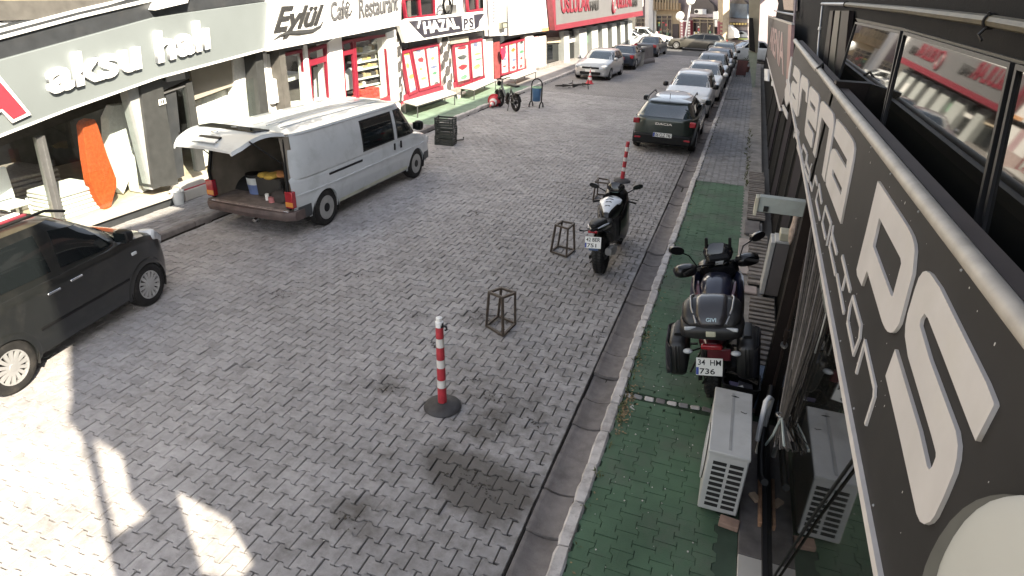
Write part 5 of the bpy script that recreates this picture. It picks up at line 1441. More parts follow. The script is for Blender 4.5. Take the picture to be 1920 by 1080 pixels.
def side_strip(parent, B, x0, x1, z, h, m, out=.012, name='side_strip', n=14):
    mm = M()
    for sg in (1, -1):
        rings = []
        for x in np.linspace(x0, x1, n):
            y = B.side_y(x, z) * sg
            rings.append([(x, y - .01 * sg, z - h / 2), (x, y + out * sg, z - h * .35), (x, y + out * sg, z + h * .35), (x, y - .01 * sg, z + h / 2)])
        mm.loft(rings)
    return mm.obj(name, m, parent, smooth=30)

def arches(parent, B, sp, m, lip=.05):
    R = sp['R']; RA = sp.get('arch', R * 1.16)
    for xw in sp['wheels']:
        for sg in (1, -1):
            mm = M(); inn = M(); rings = []; r2 = []
            for a in np.linspace(-.42, pi + .42, 25):
                p = []
                for k, dy in ((RA - .045, .004), (RA + lip * .5, .008), (RA + lip, .001)):
                    x, z = xw + k * cos(a), R + k * sin(a)
                    zz = max(z, np.interp(x, B.xs, B.zb) + .01)
                    p.append(Vector((x, (B.side_y(x, zz) + dy) * sg, zz)))
                q = p[0]; p.insert(0, Vector((q.x, q.y - .05 * sg, q.z)))
                rings.append(p)
                x, z = xw + (RA - .02) * cos(a), R + (RA - .02) * sin(a)
                r2.append([Vector((x, sg * B.sp['W'] * .98, z)), Vector((x, sg * B.sp['W'] * .50, z))])
            mm.loft(rings, False, False); inn.loft(r2, False, False)
            c = Vector((xw, sg * B.sp['W'] * .50, R))
            b = len(inn.v); inn.v += [c] + [r[1] for r in r2]
            inn.f += [(b, b + i, b + i + 1) for i in range(1, len(r2))]
            mm.obj('arch_lip', m, parent, smooth=50); inn.obj('wheel_well', GRIL, parent)

def box_part(parent, name, m, c, s, bevel=.01, rot=None, seg=2):
    o = M().box(0, 0, 0, *s).obj(name, m, parent, bevel=bevel, seg=seg, smooth=50)
    o.location = c
    if rot: o.rotation_euler = rot
    return o

def car(label, loc, rz, sp, group=None, cat='car', name='parked_car', k=1.0):
    t = thing(name, label, cat, loc, rz, group)
    if k != 1.0: t.scale = (k, k, k) if not isinstance(k, tuple) else k
    B = Body(sp); pm = sp['paint']
    B.lower('body', pm, t)
    cb_ = Cabin(sp['cabin'], sp['W'])
    cb_.shell('roof', sp.get('roof_paint', pm), t)
    g = sp.get('glass', CARGLASS)
    for quad in sp['side']:
        for sg in (1, -1):
            cb_.patch(quad, lambda a, v, o, sg=sg: cb_.side(a, v, o, sg), 'side_window', g, t)
    ws = sp.get('wind', (.10, .93, .86)); rw = sp.get('rearw', (.18, .86, .80))
    cb_.patch([(-ws[2], ws[0]), (ws[2], ws[0]), (ws[2] * .93, ws[1]), (-ws[2] * .93, ws[1])], lambda a, v, o: cb_.end(a, v, o, True), 'windscreen', sp.get('wsglass', WINDG), t)
    cb_.patch([(-rw[2], rw[0]), (rw[2], rw[0]), (rw[2] * .93, rw[1]), (-rw[2] * .93, rw[1])], lambda a, v, o: cb_.end(a, v, o, False), 'rear_window', WINDG, t)
    arches(t, B, sp, sp.get('arch_mat', pm), sp.get('lip', .03))
    for xw in sp['wheels']:
        for sg in (1, -1): wheel(t, xw, sg * (sp['W'] - sp.get('tread', .205) / 2 - .012), sp['R'], sp.get('tread', .205), sp.get('rim', 'alloy'), sg)
    xm = sp.get('mirror')
    if xm:
        for sg in (1, -1): mirror(t, B, xm[0], sg * (B.side_y(xm[0], xm[1] - .06)), xm[1], sg, sp.get('mirror_mat', pm))
    for s_ in sp.get('seams', ()): seam(t, B, s_)
    for x, z in sp.get('handles', ()):
        for sg in (1, -1): box_part(t, 'door_handle', sp.get('handle_mat', pm), (x, sg * (B.side_y(x, z) + .012), z), (.17, .022, .028), .008)
    L = sp['L']
    for it in sp.get('bits', ()):                       # (name, material, centre, size, rotation)
        box_part(t, it[0], it[1], it[2], it[3], it[5] if len(it) > 5 else .012, it[4] if len(it) > 4 else None)
    return t, B, cb_

def pair(name, m, c, s, rot=(0, 0, 0), bev=.012):
    x, y, z = c; rx, ry, rz_ = rot
    return [(name, m, (x, y, z), s, (rx, ry, rz_), bev), (name, m, (x, -y, z), s, (-rx, ry, -rz_), bev)]

# ---------------- generic shapes
def hatch_spec(p, L=4.05, W=.88, H=1.45, hood=.93, belt=.90, **kw):
    R = kw.get('R', .31)
    sp = dict(L=L, W=W, R=R, n=58, dens=2, paint=p, end=(5, 3.2), nose=.14,
              top=[(-L / 2, belt * .92), (-L / 2 + .10, belt + .0), (-L * .3, belt), (L * .12, belt), (L * .20, hood + .03), (L * .42, hood * .86), (L / 2 - .08, hood * .74), (L / 2, hood * .60)],
              bot=[(-L / 2, .34), (-L / 2 + .12, .22), (-L * .3, .18), (L * .3, .17), (L / 2 - .15, .18), (L / 2, .28)],
              wheels=(L * .32, -L * .305), tread=.2,
              cabin=dict(xr=(-L / 2 + .06, -L * .385), xf=(L * .235, L * .02), w=(W * .93, W * .68), z=(belt - .06, H - .045), ex=6, crown=.045, rb=1.5),
              side=[[(-L * .17, .16), (L * .19 - .12, .14), (L * .045, .86), (-L * .17, .90)], [(-L * .40, .18), (-L * .185, .16), (-L * .185, .90), (-L * .355, .86)]],
              mirror=(L * .185, belt + .07), handles=((-L * .13, belt - .12), (-L * .33, belt - .10)),
              seams=[[(L * .20, belt - .03), (L * .205, .45), (L * .17, .24)], [(-L * .175, belt - .02), (-L * .175, .24)], [(-L * .30, belt - .02), (-L * .27, .55)], [(L * .17, .235), (-L * .17, .235)]])
    F = L / 2
    sp['bits'] = (pair('headlight', CLRL, (F - .16, W * .72, hood * .72), (.22, .30, .13), (0, .25, -.45), .03)
                  + [('grille', BLACKP, (F - .02, 0, hood * .66), (.06, W * .95, .09), (0, .2, 0), .01), ('lower_grille', BLACKP, (F - .005, 0, .34), (.08, W * 1.15, .13), (0, 0, 0), .02),
                     ('number_plate', PLATEW, (F + .012, 0, .44), (.012, .50, .11), (0, 0, 0), .002),
                     ('rear_plate', PLATEW, (-F - .006, 0, .62), (.012, .50, .11), (0, 0, 0), .002), ('rear_bumper_insert', BLACKP, (-F + .03, 0, .32), (.10, W * 1.3, .12), (0, 0, 0), .02)]
                  + pair('tail_light', REDL, (-F + .055, W * .74, belt * .86), (.09, .26, .18), (0, 0, .25), .02)
                  + pair('fog_light', CLRL, (F - .09, W * .68, .34), (.05, .14, .07), (0, 0, -.3), .01))
    sp.update(kw)
    return sp
def sedan_spec(p, L=4.4, W=.87, H=1.42, hood=.92, belt=.90, **kw):
    sp = hatch_spec(p, L, W, H, hood, belt)
    sp['cabin'] = dict(xr=(-L * .33, -L * .20), xf=(L * .22, L * .055), w=(W * .92, W * .68), z=(belt - .06, H - .045), ex=6, crown=.045, rb=1.0)
    sp['side'] = [[(-L * .07, .16), (L * .165, .14), (L * .06, .86), (-L * .07, .90)], [(-L * .28, .18), (-L * .085, .16), (-L * .085, .90), (-L * .19, .84)]]
    sp['top'] = [(-L / 2, belt * .88), (-L / 2 + .08, belt + .02), (-L * .30, belt + .02), (L * .12, belt), (L * .20, hood + .03), (L * .42, hood * .86), (L / 2 - .08, hood * .74), (L / 2, hood * .60)]
    sp.update(kw)
    return sp
P_BLK = paint('paint_black', (.009, .010, .010), dirt=.12)
P_WHT = paint('paint_white', (.62, .63, .63))
P_SLV = paint('paint_silver', (.40, .41, .42), .5)
P_GRN = paint('paint_dark_green', (.022, .032, .026), .3, .2)
P_BLU = paint('paint_dark_blue', (.020, .028, .045), .3)
P_GRY = paint('paint_grey', (.16, .165, .18), .4)
P_PAL = paint('paint_pale_green', (.42, .47, .43))
P_OLV = paint('paint_olive', (.10, .095, .08), .3)
P_VAN = paint('paint_van_white', (.46, .49, .51), dirt=.3)

# ---------------- black van-like family car, near left
fw_, rw_ = G(283, 575), G(30, 741)
wb_ = (fw_ - rw_).length
hd = math.atan2(fw_.y - rw_.y, fw_.x - rw_.x)
L1 = wb_ * 1.52 + .14; R1 = .295; W1 = .80
xf1 = wb_ * .5 + .03; F1 = xf1 + .60
mpv = dict(L=L1, W=W1, R=R1, n=90, dens=3, paint=P_BLK, end=(6, 3.0), nose=.14, arch=R1 * 1.15,
           top=[(-L1 / 2, .95), (-L1 / 2 + .08, 1.0), (-.2, 1.0), (L1 * .17, 1.0), (L1 * .24, 1.02), (L1 * .36, .96), (L1 * .45, .85), (L1 / 2 - .03, .66), (L1 / 2, .52)],
           bot=[(-L1 / 2, .36), (-L1 / 2 + .1, .24), (-.9, .20), (1, .19), (L1 / 2 - .12, .18), (L1 / 2, .26)],
           wheels=(wb_ * .5, -wb_ * .5), tread=.19, rim='cover',
           cabin=dict(xr=(-L1 / 2 + .05, -L1 / 2 + .22), xf=(L1 * .30, L1 * .045), w=(W1 * .945, W1 * .74), z=(.93, 1.52), ex=7, crown=.05, rb=1.5, fb=1.25),
           side=[[(-.13, .17), (.66, .10), (.36, .72), (-.06, .84)], [(-.98, .20), (-.26, .18), (-.24, .86), (-.93, .84)], [(.74, .11), (1.00 * L1 / 3.2, .10), (.80, .36), (.70, .40)]],
           mirror=(.74, 1.10), mirror_mat=BLACKP, handle_mat=CHROME, handles=((-.02, .86), (-.34, .84)),
           seams=[[(.80, .98), (.82, .50), (.70, .24)], [(-.18, .98), (-.18, .24)], [(-1.0, .98), (-1.02, .6)], [(.70, .235), (-.66, .235)], [(-.66, .235), (-.74, .45)]])
mid = (fw_ + rw_) / 2
side_n = Vector((-math.sin(hd), math.cos(hd), 0))
c1 = mid + side_n * (W1 - .02) + Vector((math.cos(hd), math.sin(hd), 0)) * .07
mpv['bits'] = (pair('headlight', CLRL, (L1 / 2 - .20, W1 * .74, .80), (.36, .20, .16), (0, .55, -.42), .04) + pair('repeater', CLRL, (.88, W1 * .992, .80), (.085, .02, .04), (0, 0, 0), .008)
               + [('grille', BLACKP, (L1 / 2 - .03, 0, .50), (.08, W1 * 1.1, .16), (0, .1, 0), .02), ('wiper_cowl', BLACKP, (L1 * .275, 0, 1.015), (.16, W1 * 1.4, .03), (0, .12, 0), .01)]
               + pair('tail_light', REDL, (-L1 / 2 + .05, W1 * .86, .95), (.08, .10, .5), (0, 0, 0), .02))
t1, B1, C1 = car('black family van parked at the left edge with its rear wheel in sunlight', (c1.x, c1.y, 0), hd, mpv, name='parked_car')
side_strip(t1, B1, -.62, .70, .52, .035, BLACKP, .010)
for sg in (1, -1):
    rr_ = M().tube([(-1.25, sg * W1 * .70, 1.55), (-.9, sg * W1 * .70, 1.615), (.05, sg * W1 * .70, 1.615), (.30, sg * W1 * .69, 1.53)], .016, 8).obj('roof_rail', BLACKM, t1, smooth=50)
sgn_ = thing('roof_board', 'white and red strips lying on the black car roof', 'board', (c1.x, c1.y, 0), hd)
for y, m_, w_ in ((-.30, WHITEP, .07), (-.40, REDP, .045)): M().box(-.42, y, 1.590, .75, w_, .022).obj('strip', m_, sgn_, bevel=.004)

# ---------------- white van with its tailgate up
fv, rv = G(781, 334), G(618, 421)
wbv = (fv - rv).length; hv = math.atan2(fv.y - rv.y, fv.x - rv.x)
Wv = .93; Rv = .335
Lv = 1.0 + wbv + .78; xc_off = (1.0 - .78) / 2      # rear overhang, front overhang
xR, xF = -Lv / 2 + 1.0 - .12, Lv / 2 - .86
sx = wbv / (xF - xR)
van_top = [(-Lv / 2, 1.02), (-Lv / 2 + .05, 1.06), (Lv / 2 - 1.25, 1.06), (Lv / 2 - .95, 1.06), (Lv / 2 - .55, .98), (Lv / 2 - .15, .86), (Lv / 2 - .04, .74), (Lv / 2, .60)]
vsp = dict(L=Lv, W=Wv, R=Rv, n=92, dens=3, end=(9, 4.5), nose=.08, arch=Rv * 1.17, top=van_top, bot=[(-Lv / 2, .36), (-Lv / 2 + .1, .28), (-1, .26), (1.5, .24), (Lv / 2 - .1, .24), (Lv / 2, .32)], wheels=(xF, xR))
van = thing('white_van', 'white panel van parked by the left kerb with its tailgate raised', 'van')
mv = (fv + rv) / 2; sv = Vector((-math.sin(hv), math.cos(hv), 0)); fwdv = Vector((math.cos(hv), math.sin(hv), 0))
cv = mv + sv * (Wv - .02) - fwdv * ((xF + xR) / 2)
van.location = (cv.x, cv.y, 0); van.rotation_euler = (0, 0, hv)
BV = Body(vsp)
CABX = Lv / 2 - 1.75                                 # bulkhead behind the front seats
def del_low(c):
    if c.x < -Lv / 2 + .09 and c.z > .50: return True
    return c.z > 1.035 and -Lv / 2 - .1 < c.x < CABX and abs(c.y) < Wv * .86
BV.lower('body', P_VAN, van, del_low)
vc = dict(xr=(-Lv / 2 + .02, -Lv / 2 + .16), xf=(Lv / 2 - .62, Lv / 2 - 1.22), w=(Wv * .965, Wv * .83), z=(1.0, 1.72), ex=9, crown=.055, bend=1.6, rb=1.3, fb=1.0)
CV = Cabin(vc, Wv)
CV.shell('roof', P_VAN, van, lambda c: c.x < -Lv / 2 + .30 and abs(c.y) < Wv * .80 and c.z < 1.70, n=96, rows=12)
for sg in (1, -1):
    CV.patch([(-.35, .10), (.78, .10), (.80, .80), (-.30, .80)], lambda a, v, o, sg=sg: CV.side(a, v, o, sg), 'side_window', CARGLASS, van)
    CV.patch([(.98, .10), (Lv / 2 - .70, .06), (Lv / 2 - 1.20, .80), (1.0, .80)], lambda a, v, o, sg=sg: CV.side(a, v, o, sg), 'door_window', CARGLASS, van)
    CV.patch([(-.39, .06), (.82, .06), (.84, .85), (-.34, .85)], lambda a, v, o, sg=sg: CV.side(a, v, o, sg), 'window_seal', BLACKP, van, .003)
    CV.patch([(.94, .06), (Lv / 2 - .66, .02), (Lv / 2 - 1.18, .85), (.96, .85)], lambda a, v, o, sg=sg: CV.side(a, v, o, sg), 'window_seal', BLACKP, van, .003)
CV.patch([(-.88, .06), (.88, .06), (.82, .92), (-.82, .92)], lambda a, v, o: CV.end(a, v, o, True), 'windscreen', CARGLASS, van)
arches(van, BV, vsp, P_VAN, .05)
for xw in (xF, xR):
    for sg in (1, -1): wheel(van, xw, sg * (Wv - .12), Rv, .205, 'steel', sg)
for sg in (1, -1): mirror(van, BV, Lv / 2 - .86, sg * Wv * .97, 1.20, sg, BLACKP, 1.25)
seam(van, BV, [(.88, 1.0), (.88, .32)]); seam(van, BV, [(-.42, 1.0), (-.42, .32)]); seam(van, BV, [(Lv / 2 - .72, .98), (Lv / 2 - .74, .75)])
seam(van, BV, [(-.42, .315), (.88, .315)])
side_strip(van, BV, -Lv / 2 + .10, Lv / 2 - .45, .74, .035, P_VAN, .012, 'body_crease', 24)
side_strip(van, BV, -1.55, -.46, .90, .05, BLACKP, .006, 'door_track')
side_strip(van, BV, -1.6, -.50, 1.00, .015, P_VAN, .006, 'body_crease')
side_strip(van, BV, -Lv / 2 + .15, xR - Rv * 1.25, .44, .26, mat('grey_bumper', (.045, .05, .055), .6, dirt=.3), .02, 'rear_bumper_side')
side_strip(van, BV, xF + Rv * 1.15, Lv / 2 - .12, .42, .22, MATS['grey_bumper'], .02, 'front_bumper_side')
for sg in (1, -1):
    box_part(van, 'door_handle', BLACKP, (.74, sg * (Wv + .012), .92), (.05, .03, .14), .012)
    box_part(van, 'door_handle', BLACKP, (1.01, sg * (Wv + .012), .92), (.05, .03, .15), .012)
    tl = box_part(van, 'tail_light', REDL, (-Lv / 2 + .045, sg * Wv * .875, .70), (.10, .15, .28), .012)
    box_part(tl, 'indicator', AMBL, (-.048, 0, -.075), (.012, .145, .08), .004)
    box_part(van, 'reverse_light', CLRL, (-Lv / 2 - .01, sg * Wv * .80, .46), (.05, .10, .09), .008)
    box_part(van, 'headlight', CLRL, (Lv / 2 - .12, sg * Wv * .70, .72), (.14, .34, .16), .02, (0, .2, -sg * .2))
MUD = mat('muddy_plastic', (.085, .062, .058), .7, var=.25, scale=9, dirt=.5, dirt_rgb=(.14, .11, .09))
bp_ = M()
bp_.loft([[(x - dx, y, z) for dx, z in ((.0, .34), (.12, .36), (.15, .44), (.12, .50), (-.12, .50), (-.12, .34))] for y, x in ((-Wv * .98, -Lv / 2 + .14), (-Wv * .85, -Lv / 2 + .02), (0, -Lv / 2 - .03), (Wv * .85, -Lv / 2 + .02), (Wv * .98, -Lv / 2 + .14))])
bp_.obj('rear_bumper', MUD, van, smooth=40)
CARGO = mat('cargo_lining', (.21, .185, .15), .8, var=.25, scale=3)
cg = M()
x0, x1 = -Lv / 2 + .06, CABX
ins = [(-Wv * .86, .50), (-Wv * .86, 1.0), (-Wv * .76, 1.70), (Wv * .76, 1.70), (Wv * .86, 1.0), (Wv * .86, .50)]
cg.loft([[(x, y, z) for y, z in ins] for x in (x0, x1)], True, False)
b = len(cg.v); cg.v += [Vector((x1, y, z)) for y, z in ins]; cg.f.append(tuple(range(b, b + 6)))
cg.obj('cargo_bay', CARGO, van)
box_part(van, 'cargo_floor', mat('dusty_floor', (.16, .13, .115), .9, var=.3, scale=8), ((x0 + x1) / 2 - .02, 0, .515), (x1 - x0 + .1, Wv * 1.70, .03), .004)
box_part(van, 'sill_plate', mat('scuffed_sill', (.24, .19, .17), .7, var=.35, scale=14), (-Lv / 2 + .0, 0, .505), (.10, Wv * 1.5, .025), .006)
for sg in (1, -1):
    M().tube([(-Lv / 2 + .04, sg * Wv * .84, .52), (-Lv / 2 + .03, sg * Wv * .85, 1.0), (-Lv / 2 + .16, sg * Wv * .74, 1.66)], .03, 8).obj('door_seal', BLACKP, van, smooth=60)
    M().tube([(-Lv / 2 + .10, sg * Wv * .80, 1.25), (-Lv / 2 - .55, sg * Wv * .72, 1.76)], .012, 6).obj('gas_strut', BLACKM, van)
M().tube([(-Lv / 2 - .05, -.15, .30), (-Lv / 2 - .12, -.15, .29)], .035, 10).obj('exhaust', CHROME, van)
# tailgate: curved panel hinged at the roof's rear edge
tg = M(); TL = 1.0; NS = 14; outer = []; inner = []
for i in range(NS + 1):
    t = i / NS
    dx = -t * TL; dz = .02 + .085 * sin(t * pi * .9) - .12 * t * t
    w = Wv * (.80 - .14 * t) * (1 - .10 * max(0, t - .85) / .15)
    outer.append((dx, dz, w))
rings = []
for dx, dz, w in outer:
    e_ = .045 + .035 * abs(sin(t * 7))
    rings.append([(dx, -w, dz - e_), (dx, -w * .97, dz - .012), (dx, -w * .6, dz + .012), (dx, 0, dz + .022), (dx, w * .6, dz + .012), (dx, w * .97, dz - .012), (dx, w, dz - e_), (dx, w * .95, dz - e_), (dx, w * .92, dz - .035), (dx, 0, dz - .018), (dx, -w * .92, dz - .035), (dx, -w * .95, dz - e_)])
tgo = M().loft(rings).obj('tailgate', P_VAN, van, smooth=45)
tgo.location = (-Lv / 2 + .18, 0, 1.755); tgo.rotation_euler = (0, -.03, 0)
wn = M(); wn.loft([[(-.12 - .0, y, .085 if abs(y) < .5 else .06) for y in (-.62, -.4, 0, .4, .62)], [(-.60, y, .125 if abs(y) < .5 else .10) for y in (-.66, -.4, 0, .4, .66)]], False, False)
wn = M()
g0 = [(-.12, .052), (-.46, .090)]
wn.prism([(g0[0][0], -.58, g0[0][1]), (g0[0][0], .58, g0[0][1]), (g0[1][0], .54, g0[1][1]), (g0[1][0], -.54, g0[1][1])], (0, 0, .022)).obj('tailgate_window', CARGLASS, tgo, bevel=.01)
box_part(tgo, 'handle_recess', BLACKP, (-.80, 0, .042), (.08, .40, .03), .01, (0, -.20, 0))
pl_ = box_part(tgo, 'number_plate', PLATEW, (-.91, 0, .028), (.10, .44, .02), .004, (0, -.28, 0))
M().torus((-.68, .0, .105), .05, .008, 16, 5, 'z').obj('emblem', CHROME, tgo)
for sg in (1, -1):                                   # rain gutters, roof ribs, lower body grime
    M().tube([CV.side(x, .96, .006, sg) for x in np.linspace(-Lv / 2 + .25, Lv / 2 - 1.35, 16)], .010, 6).obj('rain_gutter', P_VAN, van, smooth=60)
for y in (-.42, -.14, .14, .42):
    M().tube([(x, y, 1.772 - .05 * abs(y) ** 2) for x in np.linspace(-Lv / 2 + .5, Lv / 2 - 1.6, 10)], .012, 6).obj('roof_rib', P_VAN, van, smooth=60)
side_strip(van, BV, xR + Rv * 1.25, xF - Rv * 1.25, .36, .10, mat('grimy_sill', (.40, .41, .33), .6, var=.15, scale=4, dirt=.5, dirt_rgb=(.2, .18, .12)), .004, 'sill_panel', 20)
# load in the van
vb = lambda x, y, z: cv + fwdv * (-Lv / 2 + x) + sv * y + Vector((0, 0, z))
p = vb(.55, .30, .535)
pail = thing('paint_bucket', 'blue and white lidded paint bucket in the open van', 'bucket', tuple(p))
M().lathe([(.125, 0), (.145, .17), (.15, .175)], 22).obj('body', mat('bucket_blue', (.16, .22, .42), .5), pail, smooth=40)
M().lathe([(.146, .176), (.152, .30), (.156, .33), (.001, .335)], 22).obj('upper_band', mat('bucket_white', (.52, .55, .55), .5), pail, smooth=40)
M().lathe([(.160, .30), (.164, .325), (.158, .352), (.001, .352)], 22).obj('lid', BLACKP, pail, smooth=40)
p = vb(.62, -.08, .535)
tub = thing('tool_tub', 'dark tub heaped with yellow and orange cloths in the open van', 'tub', tuple(p), hv)
M().box(0, 0, .17, .42, .50, .34, taper=1.05).obj('body', mat('tub_dark', (.035, .033, .03), .6), tub, bevel=.02)
for i, (dx, dy, m_) in enumerate(((-.1, .14, 'cloth_yellow'), (-.05, 0, 'cloth_yellow'), (.02, -.12, 'cloth_orange'), (.08, -.02, 'cloth_orange'), (-.14, -.02, 'cloth_yellow'))):
    M().sphere((dx, dy, .36), .13, .12, .05, 10, 6).obj('cloth', mat(m_, (.55, .36, .07) if 'yellow' in m_ else (.5, .22, .08), .9, var=.3, scale=20, bump=.6), tub, smooth=60)
p = vb(.38, -.40, .535)
bagp = thing('tool_bag', 'dark tool bag with a reddish tin at the van tail sill', 'bag', tuple(p), hv)
M().loftx([(-.16, 0, .0, .10, .12), (-.10, 0, 0, .17, .18), (.08, 0, 0, .19, .19), (.16, 0, 0, .10, .12)], 12, 3).obj('body', mat('bag_dark', (.05, .042, .038), .9, bump=.6, bscale=30), bagp, smooth=60)
M().lathe([(.05, 0), (.05, .09), (.001, .09)], 14, (-.17, .12, 0)).obj('tin', mat('tin_pink', (.42, .16, .16), .5), bagp)
M().lathe([(.035, 0), (.035, .11), (.001, .11)], 12, (-.10, .26, 0)).obj('jar', PLATEW, bagp)
M().tube([(-.10, -.1, .15), (-.04, -.05, .26), (.06, .05, .26), (.1, .1, .17)], .012, 6).obj('handle', BLACKP, bagp)

# ---------------- parked row on the right
def on_row(px, py): return G(px, py)
suv = hatch_spec(P_GRN, 4.15, .88, 1.36, .98, .98, R=.33, arch=.40, arch_mat=BLACKP, lip=.07, rearw=(.12, .86, .86))
suv['bits'] = [b_ for b_ in suv['bits'] if b_[0] not in ('tail_light', 'rear_plate', 'rear_bumper_insert')]
F2 = 4.15 / 2
suv['bits'] += (pair('tail_light', REDL, (-F2 + .05, .75, .84), (.07, .17, .14), (0, 0, .3), .02) + [('rear_bumper', BLACKP, (-F2 + .045, 0, .40), (.17, 1.56, .26), (0, 0, 0), .04)]
                + pair('reflector', REDL, (-F2 - .045, .66, .42), (.02, .16, .045), (0, 0, .1), .008))
suv['roof_paint'] = P_GRN
a, b = G(1197, 268), G(1301, 285)
mid = (a + b) / 2
t2, B2, C2 = car('dark green crossover car seen from behind at the right kerb', (-1.83, 18.35 + 4.15 * .305, 0), pi / 2, suv, 'cars parked along the right kerb')
C2.patch([(-.80, .985), (.80, .985), (.8, 1.0), (-.8, 1.0)], lambda a, v, o: C2.end(a, v, o, False), 'roof_spoiler', BLACKP, t2, .05, 8, 2)
M().sphere((-.35, 0, 1.335), 1.0, .50, .05, 20, 8).obj('roof_sheen', P_SLV, t2, smooth=60)  # sky reflection on the dark green roof, put in as a silver shape
for sg in (1, -1): M().tube([(-1.45, sg * .60, 1.30), (-1.2, sg * .60, 1.39), (.05, sg * .60, 1.40), (.3, sg * .60, 1.31)], .018, 8).obj('roof_rail', BLACKM, t2, smooth=50)
M().tube([(-1.35, 0, 1.36), (-1.42, 0, 1.52)], .008, 5).obj('aerial', BLACKP, t2)
pl2 = plate(t2, (-F2 - .047, 0, .52), .50, .115, ['06 CLZ 746'], rz=-pi / 2)
lettering('DACIA', (-F2 - .004, .22, .775), (-F2 - .004, -.22, .775), (-F2 + .0, -.22, .835), (-F2 + .0, .22, .835), CHROME, t2, .02, .012)
row = [('white hatchback facing the camera right behind the dark green crossover', hatch_spec(P_WHT, 3.95, .84, 1.40, .95, .92), 23.3, -1.80, -pi / 2),
       ('white car with a roof aerial, second behind the dark green crossover', hatch_spec(P_WHT, 3.9, .84, 1.38, .93, .92), 27.6, -1.66, -pi / 2),
       ('silver car with a lone white mirror, third behind the crossover', hatch_spec(P_SLV, 4.0, .84, 1.42, .95, .92), 32.0, -1.62, -pi / 2),
       ('dark grey car, fourth in the row behind the crossover', hatch_spec(P_GRY, 3.9, .84, 1.36, .93, .90), 36.3, -1.55, -pi / 2),
       ('pale greenish car, last of the right kerb row before the cross road', hatch_spec(P_PAL, 3.9, .84, 1.40, .93, .90), 40.6, -1.50, -pi / 2)]
for lab, sp, y, x, rz in row:
    sp['n'] = 44; sp['mirror_mat'] = BLACKP if 'roof aerial' not in lab and 'silver' not in lab else sp['paint']
    tt, bb, cc = car(lab, (x, y + sp['L'] / 2, 0), rz, sp, 'cars parked along the right kerb')
    if 'aerial' in lab: M().tube([(-.9, 0, 1.39), (-1.0, 0, 1.58)], .010, 5).obj('aerial', BLACKP, tt)
sp = sedan_spec(P_WHT, 4.2, .84, 1.36); sp['n'] = 44
car('white car crossing the street end behind the right row of parked cars', (-.10, 47.2, 0), radians(205), sp)

# ---------------- left side, middle distance
golf = hatch_spec(P_SLV, 4.0, .89, 1.30, .88, .86, R=.30, wsglass=WINDG); golf['rim'] = 'five'
ga, gb_ = G(1080, 143), G(1146, 148)
tgf, Bg, Cg = car('silver hatchback facing the camera at the left kerb behind the traffic cone', (-7.06, 31.5 + 2.0, 0), -pi / 2 - .03, golf, 'cars parked along the left kerb')
M().torus((2.0, 0, .60), .055, .012, 16, 5, 'x').obj('emblem', CHROME, tgf)
blu = sedan_spec(P_BLU, 4.1, .84, 1.22, .86, .84); blu['n'] = 44
tb, Bb, Cb2 = car('dark blue saloon parked behind the silver hatchback', (-6.75, 37.7 + 1.2, 0), pi / 2 + .02, blu, 'cars parked along the left kerb')
drk = sedan_spec(P_BLU, 4.2, .84, 1.22, .86, .84); drk['n'] = 44
car('dark saloon beyond the grey concrete barrier near the street end', (-6.55, 46.2 + 1.4, 0), pi / 2 - .06, drk, 'cars parked along the left kerb')
wsp = hatch_spec(P_WHT, 4.3, .88, 1.36); wsp['n'] = 44
car('white car parked across the street end, nearer of the two left ones', (-8.9, 52.6, 0), radians(-5), wsp, 'white cars on the cross road')
wsp = sedan_spec(P_WHT, 4.5, .88, 1.40); wsp['n'] = 44
car('white saloon with a dark roofline behind the other white car', (-8.4, 55.8, 0), radians(-6), wsp, 'white cars on the cross road')
esp = hatch_spec(P_OLV, 4.3, .85, 1.25, .85, .85); esp['n'] = 50
esp['side'] = [[(-.60, .16), (.80, .14), (.2, .86), (-.60, .90)], [(-1.85, .18), (-.68, .16), (-.68, .90), (-1.6, .86)]]
car('dark brownish estate car parked side on across the end of the street', (-4.0, 54.3, 0), radians(172), esp)
# ================================================================== motorcycles and bicycles
MBLK = mat('fairing_black', (.006, .006, .007), .3, coat=.35, spec=.3, dirt=.10, dirt_rgb=(.05, .045, .04))
SEATM = mat('seat_vinyl', (.012, .0115, .0115), .6, bump=.3, bscale=200)
ENG = mat('engine_grey', (.06, .06, .062), .45, metal=.6, var=.3, scale=20)
def moto_wheel(t, x, R, wd, name='wheel', spokes=5):
    o = M().torus((0, 0, 0), R - wd * .42, wd * .42, 36, 12, 'y', 1.15).obj('wheel', RUBBER, t, smooth=60)
    o.location = (x, 0, R)
    rm = M(); rr = R - wd * .80
    rm.torus((0, 0, 0), rr, .018, 28, 6, 'y', 2.0)
    for k in range(spokes):
        a = 2 * pi * k / spokes
        rm.tube([(0, 0, 0), (rr * cos(a), 0, rr * sin(a))], [.022, .014], 6)
    rm.lathe([(.04, -.05), (.04, .05)], 12, ax='y')
    rm.obj('rim', BLACKM, o, smooth=50)
    tr = M()
    for k in range(40):
        a = 2 * pi * k / 40
        for s in (-1, 1):
            c = Vector((R * cos(a) * .997, s * wd * .2, R * sin(a) * .997))
            tr.box(c.x, c.y, c.z, .008, wd * .26, .03, Matrix.Rotation(-a, 3, 'Y') @ Matrix.Rotation(s * .5, 3, 'X'))
    tr.obj('tread_groove', INK, o)
    d = M().lathe([(rr * .62, .055), (rr * .62, .060), (rr * .35, .060), (rr * .35, .055)], 24, ax='y', caps=False).obj('brake_disc', STEELG, o)
    return o

